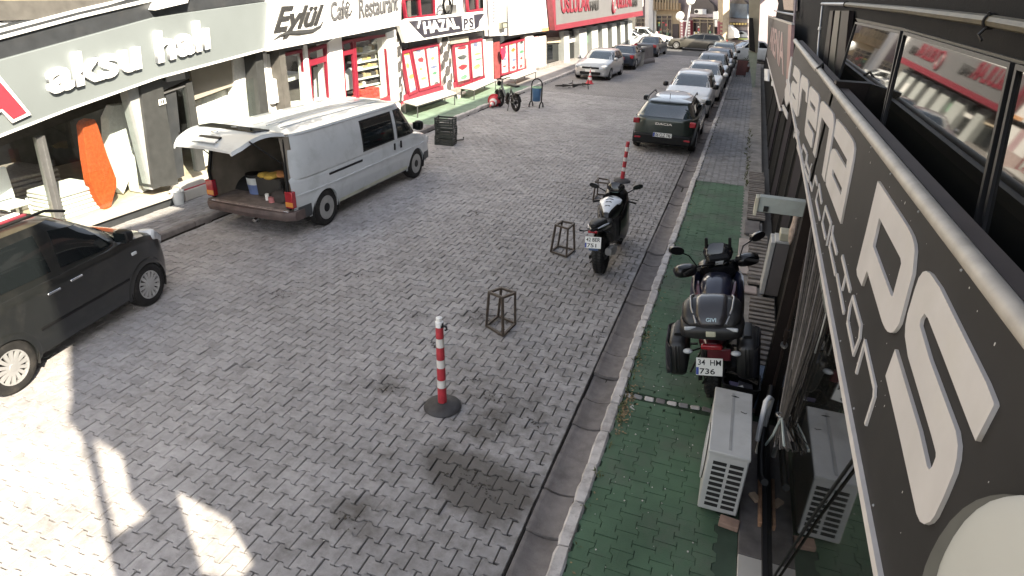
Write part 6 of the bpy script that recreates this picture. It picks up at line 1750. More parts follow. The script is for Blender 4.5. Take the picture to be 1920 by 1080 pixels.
def sport_bike(label, loc, rz, lean):
    t = thing('motorcycle', label, 'motorcycle', loc, rot=(lean, 0, rz))
    RW_, FWX = .305, 1.38
    moto_wheel(t, 0, RW_, .19); moto_wheel(t, FWX, .295, .125)
    M().loftx([(.45, 0, .33, .78, .14), (.60, 0, .26, .82, .19), (.85, 0, .26, .80, .19), (1.0, 0, .34, .72, .14)], 12, 3).obj('engine', ENG, t, smooth=50)
    for s in (1, -1):
        M().loftx([(.55, s * .16, .42, .70, .03), (.75, s * .205, .30, .84, .04), (1.0, s * .20, .33, .94, .045), (1.22, s * .14, .62, .98, .04), (1.34, s * .08, .74, .92, .03)], 12, 2.6).obj('side_fairing', MBLK, t, smooth=50)
        M().box(.02, s * .115, .33, .52, .035, .06).obj('swing_arm', BLACKM, t, bevel=.008)
        M().tube([(1.12, s * .095, .86), (1.26, s * .095, .58), (FWX, s * .095, .295)], .027, 8).obj('fork_leg', STEELG, t, smooth=50)
        M().tube([(1.02, s * .10, .88), (.98, s * .22, .875), (.93, s * .36, .86)], [.014, .014, .018], 8).obj('handlebar', BLACKP, t, smooth=50)
        M().tube([(.99, s * .20, .885), (1.06, s * .28, .89), (1.02, s * .37, .88)], .006, 5).obj('lever', BLACKP, t)
        mi = M().loftx([(-.03, 0, -.04, .04, .085), (.02, 0, -.035, .035, .08), (.05, 0, -.01, .01, .03)], 10, 2.5).obj('mirror', MBLK, t, smooth=50)
        mi.location = (1.08, s * .36, 1.10); mi.rotation_euler = (s * .25, 0, -s * .2)
        M().tube([(.03, 0, -.02), (.10, -s * .10, -.06), (.14, -s * .20, -.10)], .010, 6).obj('mirror_stem', BLACKP, mi)
        M().box(-.032, 0, 0, .006, .14, .06).obj('mirror_glass', CARGLASS, mi)
        M().tube([(.36, s * .14, .42), (.36, s * .25, .41)], .012, 6).obj('foot_peg', BLACKM, t)
        M().tube([(-.30, s * .06, .80), (-.34, s * .16, .78), (-.34, s * .24, .785)], [.008, .008, .016], 6).obj('indicator', BLACKP, t)
    # nose with screen
    M().loftx([(.98, 0, .86, 1.02, .17), (1.08, 0, .80, 1.08, .19), (1.24, 0, .72, 1.04, .17), (1.38, 0, .72, .92, .10), (1.46, 0, .78, .84, .03)], 14, 2.6).obj('nose_fairing', MBLK, t, smooth=50)
    M().loftx([(.98, 0, 1.02, 1.14, .10), (1.02, 0, 1.0, 1.18, .13), (1.14, 0, .98, 1.14, .14), (1.28, 0, .96, 1.04, .10)], 14, 2.4).obj('windscreen', mat('smoked_screen', (.010, .010, .012), .08, spec=.8), t, smooth=60)
    box_part(t, 'dash', BLACKP, (.975, .0, 1.0), (.03, .18, .10), .01, (0, -.5, 0))
    box_part(t, 'dash_screen', mat('dash_green', (.30, .48, .40), .2), (.957, -.02, 1.008), (.006, .10, .055), .003, (0, -.5, 0))
    M().loftx([(1.12, 0, .80, .84, .05), (1.24, 0, .56, .64, .07), (1.40, 0, .59, .63, .07), (1.60, 0, .46, .50, .05)], 10, 2.5).obj('front_mudguard', MBLK, t, smooth=50)
    # tank with its white cover and slots
    tk = M().loftx([(.32, 0, .72, .83, .06), (.40, 0, .70, .90, .10), (.55, 0, .70, .985, .165), (.70, 0, .70, 1.01, .185), (.86, 0, .72, .985, .17), (.97, 0, .76, .92, .10)], 18, 2.6).obj('tank', MBLK, t, smooth=60)
    WT = mat('tank_white', (.62, .65, .70), .25, coat=.6, var=.02)
    V = []
    NU, NV = 12, 8
    for j in range(NV + 1):
        for i in range(NU + 1):
            u = i / NU * 2 - 1; v = j / NV
            hw = interp([(0, .045), (.25, .10), (.55, .175), (.85, .165), (1, .12)], v)
            x = .36 + .50 * v; y = hw * u
            zt = interp([(.32, .83), (.40, .90), (.55, .985), (.70, 1.01), (.86, .985), (.97, .92)], x)
            V.append(Vector((x, y, zt + .012 - .055 * u * u * (hw / .17))))
    F = [(j * (NU + 1) + i, j * (NU + 1) + i + 1, (j + 1) * (NU + 1) + i + 1, (j + 1) * (NU + 1) + i) for j in range(NV) for i in range(NU)]
    mm = M(); mm.add(V, F); n = len(V); mm.v += [p - Vector((0, 0, .03)) for p in V]
    bd = list(range(NU + 1)) + [(j + 1) * (NU + 1) - 1 for j in range(1, NV + 1)] + [NV * (NU + 1) + i for i in range(NU - 1, -1, -1)] + [j * (NU + 1) for j in range(NV - 1, 0, -1)]
    for a, b in zip(bd, bd[1:] + bd[:1]): mm.f.append((a, b, b + n, a + n))
    mm.obj('tank_cover', WT, t, smooth=50)
    for k, (x, w) in enumerate(((.46, .045), (.535, .055), (.615, .07), (.69, .05))):
        zt = interp([(.32, .83), (.40, .90), (.55, .985), (.70, 1.01), (.86, .985)], x)
        M().prism([(x - .014, -w, zt + .001), (x + .012, -w * .6, zt + .012), (x + .02, 0, zt + .014), (x + .012, w * .6, zt + .012), (x - .014, w, zt + .001), (x - .004, 0, zt + .013)], (0, 0, .004)).obj('tank_slot', INK, t)
    # seat and tail
    M().loftx([(.38, 0, .72, .79, .09), (.22, 0, .72, .80, .14), (.05, 0, .74, .82, .14), (-.04, 0, .78, .86, .10)][::-1], 12, 3).obj('seat', SEATM, t, smooth=50)
    M().loftx([(-.46, 0, .885, .93, .04), (-.38, 0, .86, .95, .085), (-.15, 0, .83, .925, .115), (.02, 0, .80, .88, .10)], 12, 2.6).obj('pillion_seat', SEATM, t, smooth=50)
    M().loftx([(-.52, 0, .84, .88, .03), (-.42, 0, .80, .89, .10), (-.12, 0, .72, .86, .135), (.25, 0, .64, .76, .12)], 12, 2.8).obj('tail_unit', MBLK, t, smooth=50)
    for s in (1, -1): M().tube([(-.46, s * .075, .875), (-.30, s * .115, .865), (-.05, s * .138, .825)], [.008, .016, .010], 6).obj('tail_stripe', WT, t, smooth=60)
    box_part(t, 'tail_light', REDL, (-.50, 0, .83), (.03, .14, .035), .008)
    M().tube([(-.25, 0, .76), (-.42, 0, .70), (-.47, 0, .66)], .018, 6).obj('plate_hanger', BLACKP, t)
    pp = plate(t, (-.485, 0, .66), .24, .17, ['42 BER', '751'], rz=-pi / 2, tilt=-.25)
    box_part(t, 'plate_lamp', mat('blue_tag', (.08, .13, .25), .4), (-.46, .0, .545), (.02, .14, .03), .004)
    M().loftx([(-.20, -.16, .36, .48, .05), (.0, -.17, .30, .46, .06), (.25, -.15, .26, .36, .05), (.5, -.12, .22, .30, .03)], 10, 3).obj('exhaust', STEELG, t, smooth=50)
    M().loftx([(-.26, 0, .58, .62, .07), (-.05, 0, .62, .66, .09), (.22, 0, .58, .62, .08)], 10, 3).obj('rear_mudguard', BLACKP, t, smooth=50)
    M().tube([(.42, .12, .30), (.30, .22, .06), (.28, .26, .01)], .012, 6).obj('side_stand', BLACKM, t)
    return t
sport_bike('black and white sports motorcycle parked on the street, seen from behind', (-1.60, 9.02, 0), pi / 2 - .02, -.10)

def touring_bike(label, loc, rz, lean):
    t = thing('motorcycle', label, 'motorcycle', loc, rot=(lean, 0, rz))
    NAVY = mat('navy_paint', (.012, .014, .032), .3, coat=.7)
    BURG = mat('burgundy_paint', (.07, .010, .018), .3, coat=.6)
    CASE = mat('case_black', (.015, .0145, .015), .38, var=.12, dirt=.2, dirt_rgb=(.06, .055, .05))
    moto_wheel(t, 0, .315, .175); moto_wheel(t, 1.48, .32, .125)
    M().loftx([(.40, 0, .32, .74, .16), (.60, 0, .26, .78, .23), (.90, 0, .28, .76, .22), (1.05, 0, .36, .70, .15)], 12, 3).obj('engine', ENG, t, smooth=50)
    for s in (1, -1):
        M().loftx([(.55, s * .17, .50, .74, .03), (.78, s * .25, .38, .90, .05), (1.02, s * .25, .42, .98, .055), (1.25, s * .15, .66, .98, .04)], 12, 2.6).obj('side_fairing', NAVY, t, smooth=50)
        M().box(.03, s * .12, .33, .56, .04, .07).obj('swing_arm', BLACKM, t, bevel=.008)
        M().tube([(1.20, s * .10, .95), (1.34, s * .10, .62), (1.48, s * .10, .32)], .028, 8).obj('fork_leg', STEELG, t, smooth=50)
        M().tube([(.36, s * .18, .40), (.36, s * .30, .39)], .014, 6).obj('foot_peg', BLACKM, t)
    M().loftx([(1.05, 0, .92, 1.06, .20), (1.15, 0, .84, 1.12, .24), (1.32, 0, .78, 1.06, .20), (1.48, 0, .80, .94, .10)], 14, 2.6).obj('nose_fairing', MBLK, t, smooth=50)
    M().loftx([(1.12, 0, 1.06, 1.20, .14), (1.18, 0, 1.06, 1.30, .17), (1.26, 0, 1.04, 1.28, .15), (1.32, 0, 1.02, 1.10, .10)], 14, 2.4).obj('windscreen', MATS['smoked_screen'], t, smooth=60)
    for s in (1, -1):
        M().box(1.17, s * .13, 1.30, .03, .035, .13).obj('screen_bracket', BLACKP, t, bevel=.006)
    WTP = mat('panel_white', (.60, .62, .66), .3, coat=.5, var=.02)
    M().prism([(.98, -.285, .97), (1.10, -.255, .98), (.86, -.29, .70), (.82, -.30, .76)], (0, .02, .012)).obj('white_panel', WTP, t)
    M().prism([(.98, .275, .95), (1.08, .25, .96), (.90, .285, .78), (.86, .285, .82)], (0, -.02, .012)).obj('white_panel', WTP, t)
    M().loftx([(.36, 0, .74, .86, .10), (.50, 0, .72, .98, .16), (.70, 0, .72, 1.05, .19), (.92, 0, .76, 1.04, .17), (1.04, 0, .84, .98, .10)], 16, 2.6).obj('tank', NAVY, t, smooth=60)
    for s in (1, -1): M().loftx([(.42, s * .15, .70, .86, .03), (.62, s * .19, .70, .96, .035), (.80, s * .20, .76, .98, .02)], 10, 2.6).obj('tank_side', BURG, t, smooth=50)
    lettering('BMW', (.60, .08, 1.055), (.60, -.08, 1.055), (.64, -.08, 1.068), (.64, .08, 1.068), STEELG, t, .0, .003) if False else None
    # cockpit, steering turned to the left
    st_ = M().box(0, 0, 0, .10, .26, .14).obj('instrument_cluster', BLACKP, t, bevel=.02)
    st_.location = (1.06, 0, 1.12); st_.rotation_euler = (0, -.45, .38)
    M().box(-.052, .0, .02, .006, .09, .055).obj('display', mat('display_white', (.68, .70, .70), .2), st_)
    for yy in (-.09, .085): M().lathe([(.03, -.002), (.036, .006), (.001, .006)], 14, (-.052, yy, -.02), 'x').obj('dial', CARGLASS, st_)
    hb = M().tube([(-.10, .44, .02), (-.03, .28, .05), (.02, .10, .03), (.02, -.10, .03), (-.03, -.28, .05), (-.10, -.44, .02)], .013, 8).obj('handlebar', BLACKM, t, smooth=60)
    hb.location = (.99, 0, 1.08); hb.rotation_euler = (0, 0, .50)
    for s in (1, -1):
        M().tube([(-.045, s * .31, .045), (-.105, s * .45, .018)], .020, 8).obj('grip', RUBBER, hb, smooth=60)
        hg = M().loftx([(-.08, 0, -.06, .05, .10), (-.02, 0, -.09, .07, .14), (.05, 0, -.08, .06, .13), (.09, 0, -.03, .02, .06)], 12, 2.6).obj('hand_guard', MBLK, hb, smooth=60)
        hg.location = (.02, s * .38, .02)
        M().tube([(-.02, s * .26, .06), (.03, s * .33, .18), (.01, s * .44, .25)], .008, 6).obj('mirror_stem', BLACKP, hb)
        mi = M().loftx([(-.02, 0, -.045, .045, .085), (.02, 0, -.05, .05, .09), (.045, 0, -.02, .02, .04)], 12, 2.4).obj('mirror', MBLK, hb, smooth=60)
        mi.location = (.0, s * .49, .28); mi.rotation_euler = (s * .3, .1, 0)
        M().tube([(-.02, s * .20, .04), (.02, s * .32, .0), (-.04, s * .42, -.01)], .006, 5).obj('lever', STEELG, hb)
        M().tube([(.0, s * .2, .03), (.06, s * .15, -.1), (.15, s * .08, -.18)], .007, 5).obj('brake_hose', BLACKP, hb)
    M().loftx([(.40, 0, .76, .85, .14), (.18, 0, .78, .87, .18), (-.02, 0, .84, .93, .16), (-.25, 0, .86, .95, .13)][::-1], 12, 3).obj('seat', SEATM, t, smooth=50)
    M().loftx([(-.42, 0, .74, .84, .07), (-.28, 0, .68, .86, .13), (.1, 0, .64, .80, .15)], 12, 2.8).obj('tail_unit', BURG, t, smooth=50)
    # top case: lid with a raised centre panel, lower shell, lamp strips
    tc = M().loftx([(-.62, 0, .98, 1.08, .22), (-.58, 0, .97, 1.12, .285), (-.40, 0, .97, 1.14, .30), (-.18, 0, .97, 1.12, .28), (-.13, 0, .98, 1.08, .20)], 20, 4).obj('top_case', CASE, t, smooth=60)
    M().loftx([(-.60, 0, 1.10, 1.14, .20), (-.55, 0, 1.09, 1.22, .265), (-.38, 0, 1.09, 1.30, .28), (-.20, 0, 1.09, 1.26, .25), (-.12, 0, 1.10, 1.14, .18)], 20, 3).obj('lid', CASE, tc, smooth=60)
    M().loftx([(-.625, 0, 1.105, 1.15, .09), (-.57, 0, 1.10, 1.235, .145), (-.38, 0, 1.10, 1.315, .165), (-.20, 0, 1.10, 1.27, .16)], 16, 4).obj('lid_panel', mat('case_panel', (.022, .020, .023), .3, coat=.4), tc, smooth=60)
    for s in (1, -1):
        M().tube([(-.605, s * .135, 1.14), (-.50, s * .185, 1.25), (-.36, s * .20, 1.305), (-.22, s * .18, 1.26)], .010, 6).obj('lid_rib', STEELG, tc, smooth=60)
        box_part(tc, 'reflector', CLRL, (-.60, s * .185, 1.085), (.03, .115, .032), .008, (0, 0, s * .25))
    box_part(tc, 'latch', mat('latch_cream', (.45, .44, .33), .4), (-.625, 0, 1.04), (.02, .09, .055), .008)
    lettering('GIVI', (-.618, .045, 1.165), (-.618, -.045, 1.165), (-.598, -.045, 1.195), (-.598, .045, 1.195), mat('badge_pale', (.45, .58, .62), .3), tc, .02, .004)
    M().tube([(-.4, .1, .95), (-.15, .12, .90), (.05, .12, .88)], .012, 6).obj('rack', BLACKM, t)
    M().tube([(-.4, -.1, .95), (-.15, -.12, .90), (.05, -.12, .88)], .012, 6).obj('rack', BLACKM, t)
    for s in (1, -1):
        pc = M().loftx([(-.44, s * .33, .48, .80, .075), (-.40, s * .33, .44, .84, .100), (-.05, s * .335, .42, .85, .108), (.06, s * .325, .46, .82, .09), (.10, s * .32, .55, .74, .05)], 18, 4).obj('pannier', CASE, t, smooth=60)
        M().loftx([(-.447, s * .395, .49, .79, .012), (-.40, s * .43, .45, .83, .016), (-.05, s * .442, .43, .84, .016), (.07, s * .41, .48, .80, .012)], 12, 4).obj('pannier_lid', mat('case_panel2', (.014, .014, .018), .28, coat=.4), pc, smooth=60)
        for k in (.38, .41): M().tube([(-.452, s * (k - .07), .50), (-.456, s * (k - .07), .80)], .006, 5).obj('rib', CASE, pc)
        M().loftx([(-.30, s * .33, .835, .87, .04), (-.15, s * .33, .84, .885, .05), (0, s * .33, .835, .87, .04)], 10, 3).obj('handle', BLACKP, pc, smooth=50)
        M().tube([(-.35, s * .10, .74), (-.43, s * .20, .74)], .010, 6).obj('indicator_stem', BLACKP, t)
        M().sphere((-.44, s * .225, .745), .03, .05, .028, 10, 6).obj('indicator', CLRL, t, smooth=60)
    box_part(t, 'tail_light', REDL, (-.43, 0, .80), (.05, .20, .055), .014)
    box_part(t, 'rear_panel', mat('dark_red_panel', (.08, .008, .014), .35, coat=.4), (-.43, -.07, .72), (.03, .22, .13), .012)
    M().loftx([(-.30, 0, .50, .78, .06), (-.20, 0, .60, .78, .07), (.05, 0, .66, .76, .08)], 10, 3).obj('rear_mudguard', BLACKP, t, smooth=50)
    plate(t, (-.475, .02, .60), .25, .18, ['34  HM', '736'], rz=-pi / 2, tilt=-.22)
    M().tube([(-.36, .0, .50), (-.38, .05, .42), (-.30, .09, .30)], .012, 6).obj('cable_loop', BLACKP, t)
    M().loftx([(-.22, -.20, .34, .46, .055), (.1, -.20, .28, .42, .065), (.5, -.15, .24, .34, .04)], 10, 3).obj('exhaust', BLACKM, t, smooth=50)
    M().tube([(.45, .14, .28), (.34, .26, .04), (.33, .29, .0)], .013, 6).obj('side_stand', BLACKM, t)
    return t
touring_bike('black touring motorcycle with a top case and two panniers on the green pavement', (.27, 6.10, .106), pi / 2 + .02, -.16)

def bicycle(label, name='bicycle', fat=False, col=None):
    """upright bicycle in local x (forward), its wheels on z = 0"""
    t = thing(name, label, 'bicycle')
    R = .27 if fat else .32; wd = .05 if fat else .018; wb2 = 1.02
    fm = col or BLACKP
    for x in (0, wb2):
        o = M().torus((0, 0, 0), R - wd, wd, 30, 8, 'y').obj('wheel', RUBBER, t, smooth=60); o.location = (x, 0, R)
        rm = M().torus((0, 0, 0), R - wd * 2, .012, 26, 6, 'y', 2)
        for k in range(6 if fat else 12):
            a = 2 * pi * k / (6 if fat else 12)
            rm.tube([(0, 0, 0), ((R - wd * 2) * cos(a), 0, (R - wd * 2) * sin(a))], .016 if fat else .003, 5)
        rm.lathe([(.05 if fat else .02, -.05), (.05 if fat else .02, .05)], 10, ax='y')
        rm.obj('rim', BLACKM, o, smooth=60)
    r = .03 if fat else .016
    f = M()
    bb = (.42, 0, R - .02); hd = (wb2 - .16, 0, R + .42); st_ = (.28, 0, R + .38)
    if fat:
        f.tube([hd, (.62, 0, R + .12), bb], .042, 8); f.tube([bb, (0, .07, R)], .022, 6); f.tube([bb, (0, -.07, R)], .022, 6); f.tube([bb, st_], .024, 6)
        f.tube([st_, (0, .07, R)], .018, 6); f.tube([st_, (0, -.07, R)], .018, 6)
    else:
        f.tube([hd, bb], r, 8); f.tube([hd, st_], r, 8); f.tube([bb, st_], r, 8)
        for s in (1, -1): f.tube([bb, (0, s * .05, R)], .010, 6); f.tube([st_, (0, s * .05, R)], .010, 6)
    f.obj('frame', fm, t, smooth=60)
    fk = M()
    for s in (1, -1): fk.tube([(wb2 - .14, s * .06, R + .36), (wb2 - .05, s * .06, R + .12), (wb2, s * .06, R)], r * .8, 6)
    fk.tube([(wb2 - .14, 0, R + .34), (wb2 - .20, 0, R + .58)], r, 8)
    fk.obj('fork', fm, t, smooth=60)
    M().tube([(wb2 - .30, .30, R + .66), (wb2 - .22, .18, R + .66), (wb2 - .20, 0, R + .60), (wb2 - .22, -.18, R + .66), (wb2 - .30, -.30, R + .66)], .014, 8).obj('handlebar', BLACKM, t, smooth=60)
    M().tube([(.28, 0, R + .36), (.26, 0, R + .48)], .014, 8).obj('seat_post', STEELG, t)
    if fat: M().loftx([(-.12, 0, R + .48, R + .54, .10), (.1, 0, R + .48, R + .56, .12), (.44, 0, R + .48, R + .54, .08)], 12, 3).obj('seat', SEATM, t, smooth=60)
    else: M().loftx([(.12, 0, R + .48, R + .53, .075), (.2, 0, R + .48, R + .54, .07), (.38, 0, R + .49, R + .52, .02)], 12, 3).obj('seat', SEATM, t, smooth=60)
    M().lathe([(.09, -.01), (.09, .01)], 16, (bb[0], .06, bb[2]), 'y').obj('chain_ring', BLACKM, t)
    for s in (1, -1):
        M().tube([(bb[0], s * .08, bb[2]), (bb[0] + s * .15, s * .09, bb[2] - s * .06), (bb[0] + s * .15, s * .18, bb[2] - s * .06)], .012, 5).obj('crank', BLACKM, t)
    if fat:
        M().box(.50, 0, R + .10, .10, .09, .30, Euler((0, -.35, 0)).to_matrix()).obj('battery', BLACKP, t, bevel=.01)
        M().lathe([(.01, 0), (.075, .02), (.08, .07), (.001, .075)], 14, (wb2 - .05, 0, R + .48), 'x').obj('headlamp', BLACKP, t, smooth=50)
        M().box(-.12, 0, R + .30, .26, .14, .02).obj('rack', BLACKM, t)
        M().tube([(.30, .08, R - .05), (.22, .20, .01)], .012, 6).obj('kick_stand', BLACKM, t)
        for x in (0, wb2):
            M().loft([[(x + (R + .03) * cos(a), s * .05, R + (R + .03) * sin(a)) for s in (-1, 1)] for a in np.linspace(.5, pi - .2, 10)], False, False).obj('mudguard', BLACKP, t, smooth=60)
    return t
ra, fa = G(967, 209), G(934, 199)
eb = bicycle('black fat tyred electric bicycle parked at the left kerb beside a fallen cone', 'electric_bicycle', True, mat('ebike_frame', (.09, .095, .095), .4))
dv = (fa - ra); ang = math.atan2(dv.y, dv.x)
eb.location = (ra.x, ra.y, 0); eb.rotation_euler = (-.06, 0, ang); eb.scale = (1.04, 1, 1.12)
fb = bicycle('black bicycle lying flat on the street in front of the silver hatchback')
pa, pb = G(1046, 163), G(1096, 160)
dv = pb - pa; ang = math.atan2(dv.y, dv.x)
fb.rotation_euler = Euler((radians(84), 0, ang), 'XYZ'); fb.location = (pa.x, pa.y, .07); fb.scale = (1.1, 1.1, 1.1)
# ================================================================== street furniture and small things
WORNR = mat('bollard_red', (.40, .030, .042), .5, var=.2, scale=14, dirt=.3, dirt_rgb=(.16, .03, .03))
WORNW = mat('bollard_white', (.62, .60, .57), .55, var=.1, scale=14, dirt=.3, dirt_rgb=(.3, .27, .24))
BASER = mat('bollard_base', (.040, .038, .040), .7, var=.3, scale=9, bump=.3, dirt=.5, dirt_rgb=(.10, .095, .09))
def bollard(label, loc, h, tilt=(0, 0, 0), cap=True):
    t = thing('bollard', label, 'bollard', loc, rot=tilt, group='red and white bollards on the street')
    M().lathe([(.19, 0), (.198, .012), (.190, .030), (.15, .052), (.07, .068), (.058, .074), (.001, .074)], 36).obj('base', BASER, t, smooth=40)
    z = .072; k = 0; r = .047
    n = 7; hs = [.145, .075, .115, .075, .115, .08, .10]
    tot = sum(hs); hh = h - z - (.10 if cap else .02)
    for i, q in enumerate(hs):
        q = q / tot * hh
        r1 = r - .0012 * i
        M().lathe([(r1, z), (r1 - .0008, z + q - .002)], 22).obj('red_band' if i % 2 == 0 else 'white_band', WORNR if i % 2 == 0 else WORNW, t, smooth=40)
        z += q
    if cap:
        M().lathe([(.040, z), (.041, z + .055), (.032, z + .062), (.024, z + .066), (.030, z + .072), (.032, z + .10), (.018, z + .108), (.001, z + .108)], 20).obj('top_cap', WHITEP, t, smooth=40)
        M().lathe([(.0425, z + .0), (.0425, z + .05)], 16).obj('torn_tape', INK, t).scale = (1, .9, 1)
        hk = M(); hk.tube([(.04, 0, z + .02), (.075, 0, z + .01), (.08, 0, z - .02), (.06, 0, z - .03)], .010, 6); hk.obj('chain_hook', BLACKP, t)
    return t
p = G(830, 763); bollard('near red and white bollard with a white top on a round black base', (p.x, p.y, 0), 1.06, (0, radians(-1.2), 0))
p = G(1166, 340); bollard('far red and white bollard leaning slightly near the green crossover car', (p.x, p.y, 0), .95, (0, radians(2.5), 0), False)

RUST = mat('rusty_frame', (.085, .068, .055), .6, metal=.3, var=.35, scale=25, dirt=.5, dirt_rgb=(.12, .07, .04))
def cage(label, base, tops):
    """welded open frame: bottom rectangle, top rectangle, four posts"""
    c = sum(base, Vector((0, 0, 0))) / 4
    t = thing('parking_frame', label, 'parking frame', (c.x, c.y, 0), group='welded parking frames on the street', world_parts=True)
    r = .017
    def bar(a, b, nm):
        d = (b - a); L = d.length; q = d.to_track_quat('Z', 'Y').to_matrix()
        m = (a + b) / 2
        M().box(m.x, m.y, m.z, r * 1.7, r * 1.7, L + r, q).obj(nm, RUST, t)
    for i in range(4):
        j = (i + 1) % 4
        bar(base[i], base[j], 'bottom_bar'); bar(tops[i], tops[j], 'top_bar'); bar(base[i], tops[i], 'post')
    return t
def cage_px(label, bp, tp, zt):
    cage(label, [G(*q, .02) for q in bp], [G(*q, zt) for q in tp])
cage_px('nearest welded steel parking frame, right of the near bollard', [(912, 610), (943, 629), (966, 606), (934, 592)], [(917, 548), (942, 558), (966, 549), (940, 540)], .56)
cage_px('welded steel parking frame left of the sports motorcycle', [(1033, 471), (1062, 481), (1077, 468), (1046, 461)], [(1042, 422), (1065, 429), (1076, 419), (1054, 415)], .53)
cage_px('farthest welded steel parking frame, hidden behind the sports motorcycle screen', [(1112, 375), (1140, 378), (1146, 366), (1120, 364)], [(1117, 341), (1140, 344), (1141, 337), (1122, 334)], .44)

CONR = mat('cone_red', (.5, .045, .06), .5, var=.1)
def cone(label, loc, rot=(0, 0, 0), s=1.0, base_m=None):
    t = thing('traffic_cone', label, 'traffic cone', loc, rot=rot, group='traffic cones at the left kerb')
    h = .62 * s
    prof = [(.0, .155), (.22, .118), (.40, .088), (.58, .058), (.76, .030), (.97, .018), (1.0, .012)]
    rad = lambda u: interp(prof, u) * s
    cuts = [0, .24, .44, .56, .76, 1.0]
    for i, (a, b) in enumerate(zip(cuts, cuts[1:])):
        M().lathe([(rad(a), a * h + .03), (rad(b), b * h + .029)] + ([(.001, b * h + .03)] if b == 1 else []), 24, caps=b == 1).obj('red_band' if i % 2 == 0 else 'white_band', CONR if i % 2 == 0 else WORNW, t, smooth=40)
    M().lathe([(.20 * s, 0), (.20 * s, .03), (.15 * s, .034)], 24).obj('base', base_m or CONR, t, smooth=40)
    return t
p = G(1105, 157); cone('red and white traffic cone standing in front of the silver hatchback', (p.x, p.y, 0), s=.98)
a, b = G(927, 199), G(905, 216)
d = (b - a).normalized(); th = math.atan2(d.y, d.x)
cone('red and white traffic cone fallen over beside the electric bicycle', (a.x, a.y, .20), Euler((0, radians(97), th), 'XYZ'), s=1.25)

# crates on the street
CRM = mat('crate_plastic', (.020, .026, .024), .5, var=.2, dirt=.3, dirt_rgb=(.08, .08, .07))
def crate(label, loc, rz, w=.52, d=.36, h=.235):
    t = thing('crate', label, 'crate', loc, rz, 'stacked dark plastic crates')
    M().b2(-w / 2, w / 2, -d / 2, d / 2, .0, .012).obj('base', CRM, t)
    for (x0, x1, y0, y1) in ((-w / 2, w / 2, -d / 2, -d / 2 + .014), (-w / 2, w / 2, d / 2 - .014, d / 2), (-w / 2, -w / 2 + .014, -d / 2 + .015, d / 2 - .015), (w / 2 - .014, w / 2, -d / 2 + .015, d / 2 - .015)):
        for i, (z0, z1) in enumerate(((.013, .055), (.08, .115), (.14, .165), (.19, h))):
            M().b2(x0, x1, y0, y1, z0, z1).obj('slat', CRM, t)
    for sx in (-1, 1):
        for sy in (-1, 1):
            M().b2(sx * (w / 2 - .03), sx * (w / 2 + .004), sy * (d / 2 - .03), sy * (d / 2 + .004), .002, h + .012).obj('corner_post', CRM, t)
    for sx in (-.17, .17): M().b2(sx - .012, sx + .012, -d / 2 - .004, -d / 2, .01, h).obj('rib', CRM, t)
    return t
pc = (G(812, 273) + G(848, 273)) / 2
for i, lab in enumerate(('bottom crate of the dark stack in front of the white van', 'middle crate of the dark stack in front of the white van', 'upper crate of the dark stack in front of the white van')):
    crate(lab, (pc.x + .02 * (i % 2), pc.y + .20, .002 + .245 * i), .12 + .02 * i)
lever = thing('iron_bar', 'bent black iron bar lying on the ground right of the crate stack', 'bar', tuple(G(860, 263)), world_parts=True)
q0, q1 = G(848, 264, .03), G(869, 262, .05)
M().tube([q0, q1, q1 + Vector((0, 0, .08))], .02, 6).obj('bar', BLACKM, lever)

# litter bin on an arched frame
bl_ = G(1005, 201)
bn_ = thing('litter_bin', 'blue litter bin hanging in a black arched tube frame', 'litter bin', (bl_.x, bl_.y, 0), radians(-8))
M().tube([(-.21, 0, .20), (-.21, 0, .80)] + [(-.21 * cos(a), 0, .80 + .21 * sin(a)) for a in np.linspace(0.15, pi - .15, 13)] + [(.21, 0, .80), (.21, 0, .20)], .024, 8).obj('frame', BLACKP, bn_, smooth=60)
for s in (-1, 1):
    M().tube([(s * .21, -.16, .0)] + [(s * .21 + 0 * a, -.16 * cos(a), .20 * sin(a)) for a in np.linspace(.1, pi - .1, 9)] + [(s * .21, .16, .0)], .024, 8).obj('foot', BLACKP, bn_, smooth=60)
M().lathe([(.13, .22), (.15, .24), (.168, .66), (.17, .70)], 24).obj('body', mat('bin_blue', (.055, .13, .25), .5, var=.08), bn_, smooth=50)
M().lathe([(.174, .69), (.176, .73), (.15, .735), (.145, .70)], 24).obj('rim', mat('bin_rim_green', (.30, .48, .32), .5), bn_, smooth=50)
M().lathe([(.165, .685), (.001, .685)], 20).obj('liner', INK, bn_)

# benches along the game hall
BTOP = mat('bench_top', (.50, .49, .46), .5, var=.12, scale=4, dirt=.3, dirt_rgb=(.3, .28, .25))
BTOPG = mat('bench_top_green', (.36, .46, .42), .5, var=.15, scale=4)
def bench(label, px4, zt, legs=4, top=BTOP):
    P = [G(*q, zt) for q in px4]; c = sum(P, Vector((0, 0, 0))) / 4
    t = thing('bench', label, 'bench', (c.x, c.y, .1), group='benches in front of the game hall', world_parts=True)
    n = 3
    for i in range(n):
        a, b = i / n + .01, (i + 1) / n - .01
        q = [P[0].lerp(P[1], a), P[0].lerp(P[1], b), P[3].lerp(P[2], b), P[3].lerp(P[2], a)]
        M().prism(q, (0, 0, -.04)).obj('top_board', top, t, bevel=.006)
    Q = [p + (c - p) * .08 for p in P]
    for i in range(4):
        a, b = Q[i], Q[(i + 1) % 4]
        M().tube([a + Vector((0, 0, -.06)), b + Vector((0, 0, -.06))], .02, 6).obj('rail', DGREY, t)
    for p in Q: M().tube([(p.x, p.y, zt - .05), (p.x, p.y, .10)], .02, 6).obj('leg', DGREY, t)
    a, b = Q[0].lerp(Q[3], .5), Q[1].lerp(Q[2], .5)
    return t, P
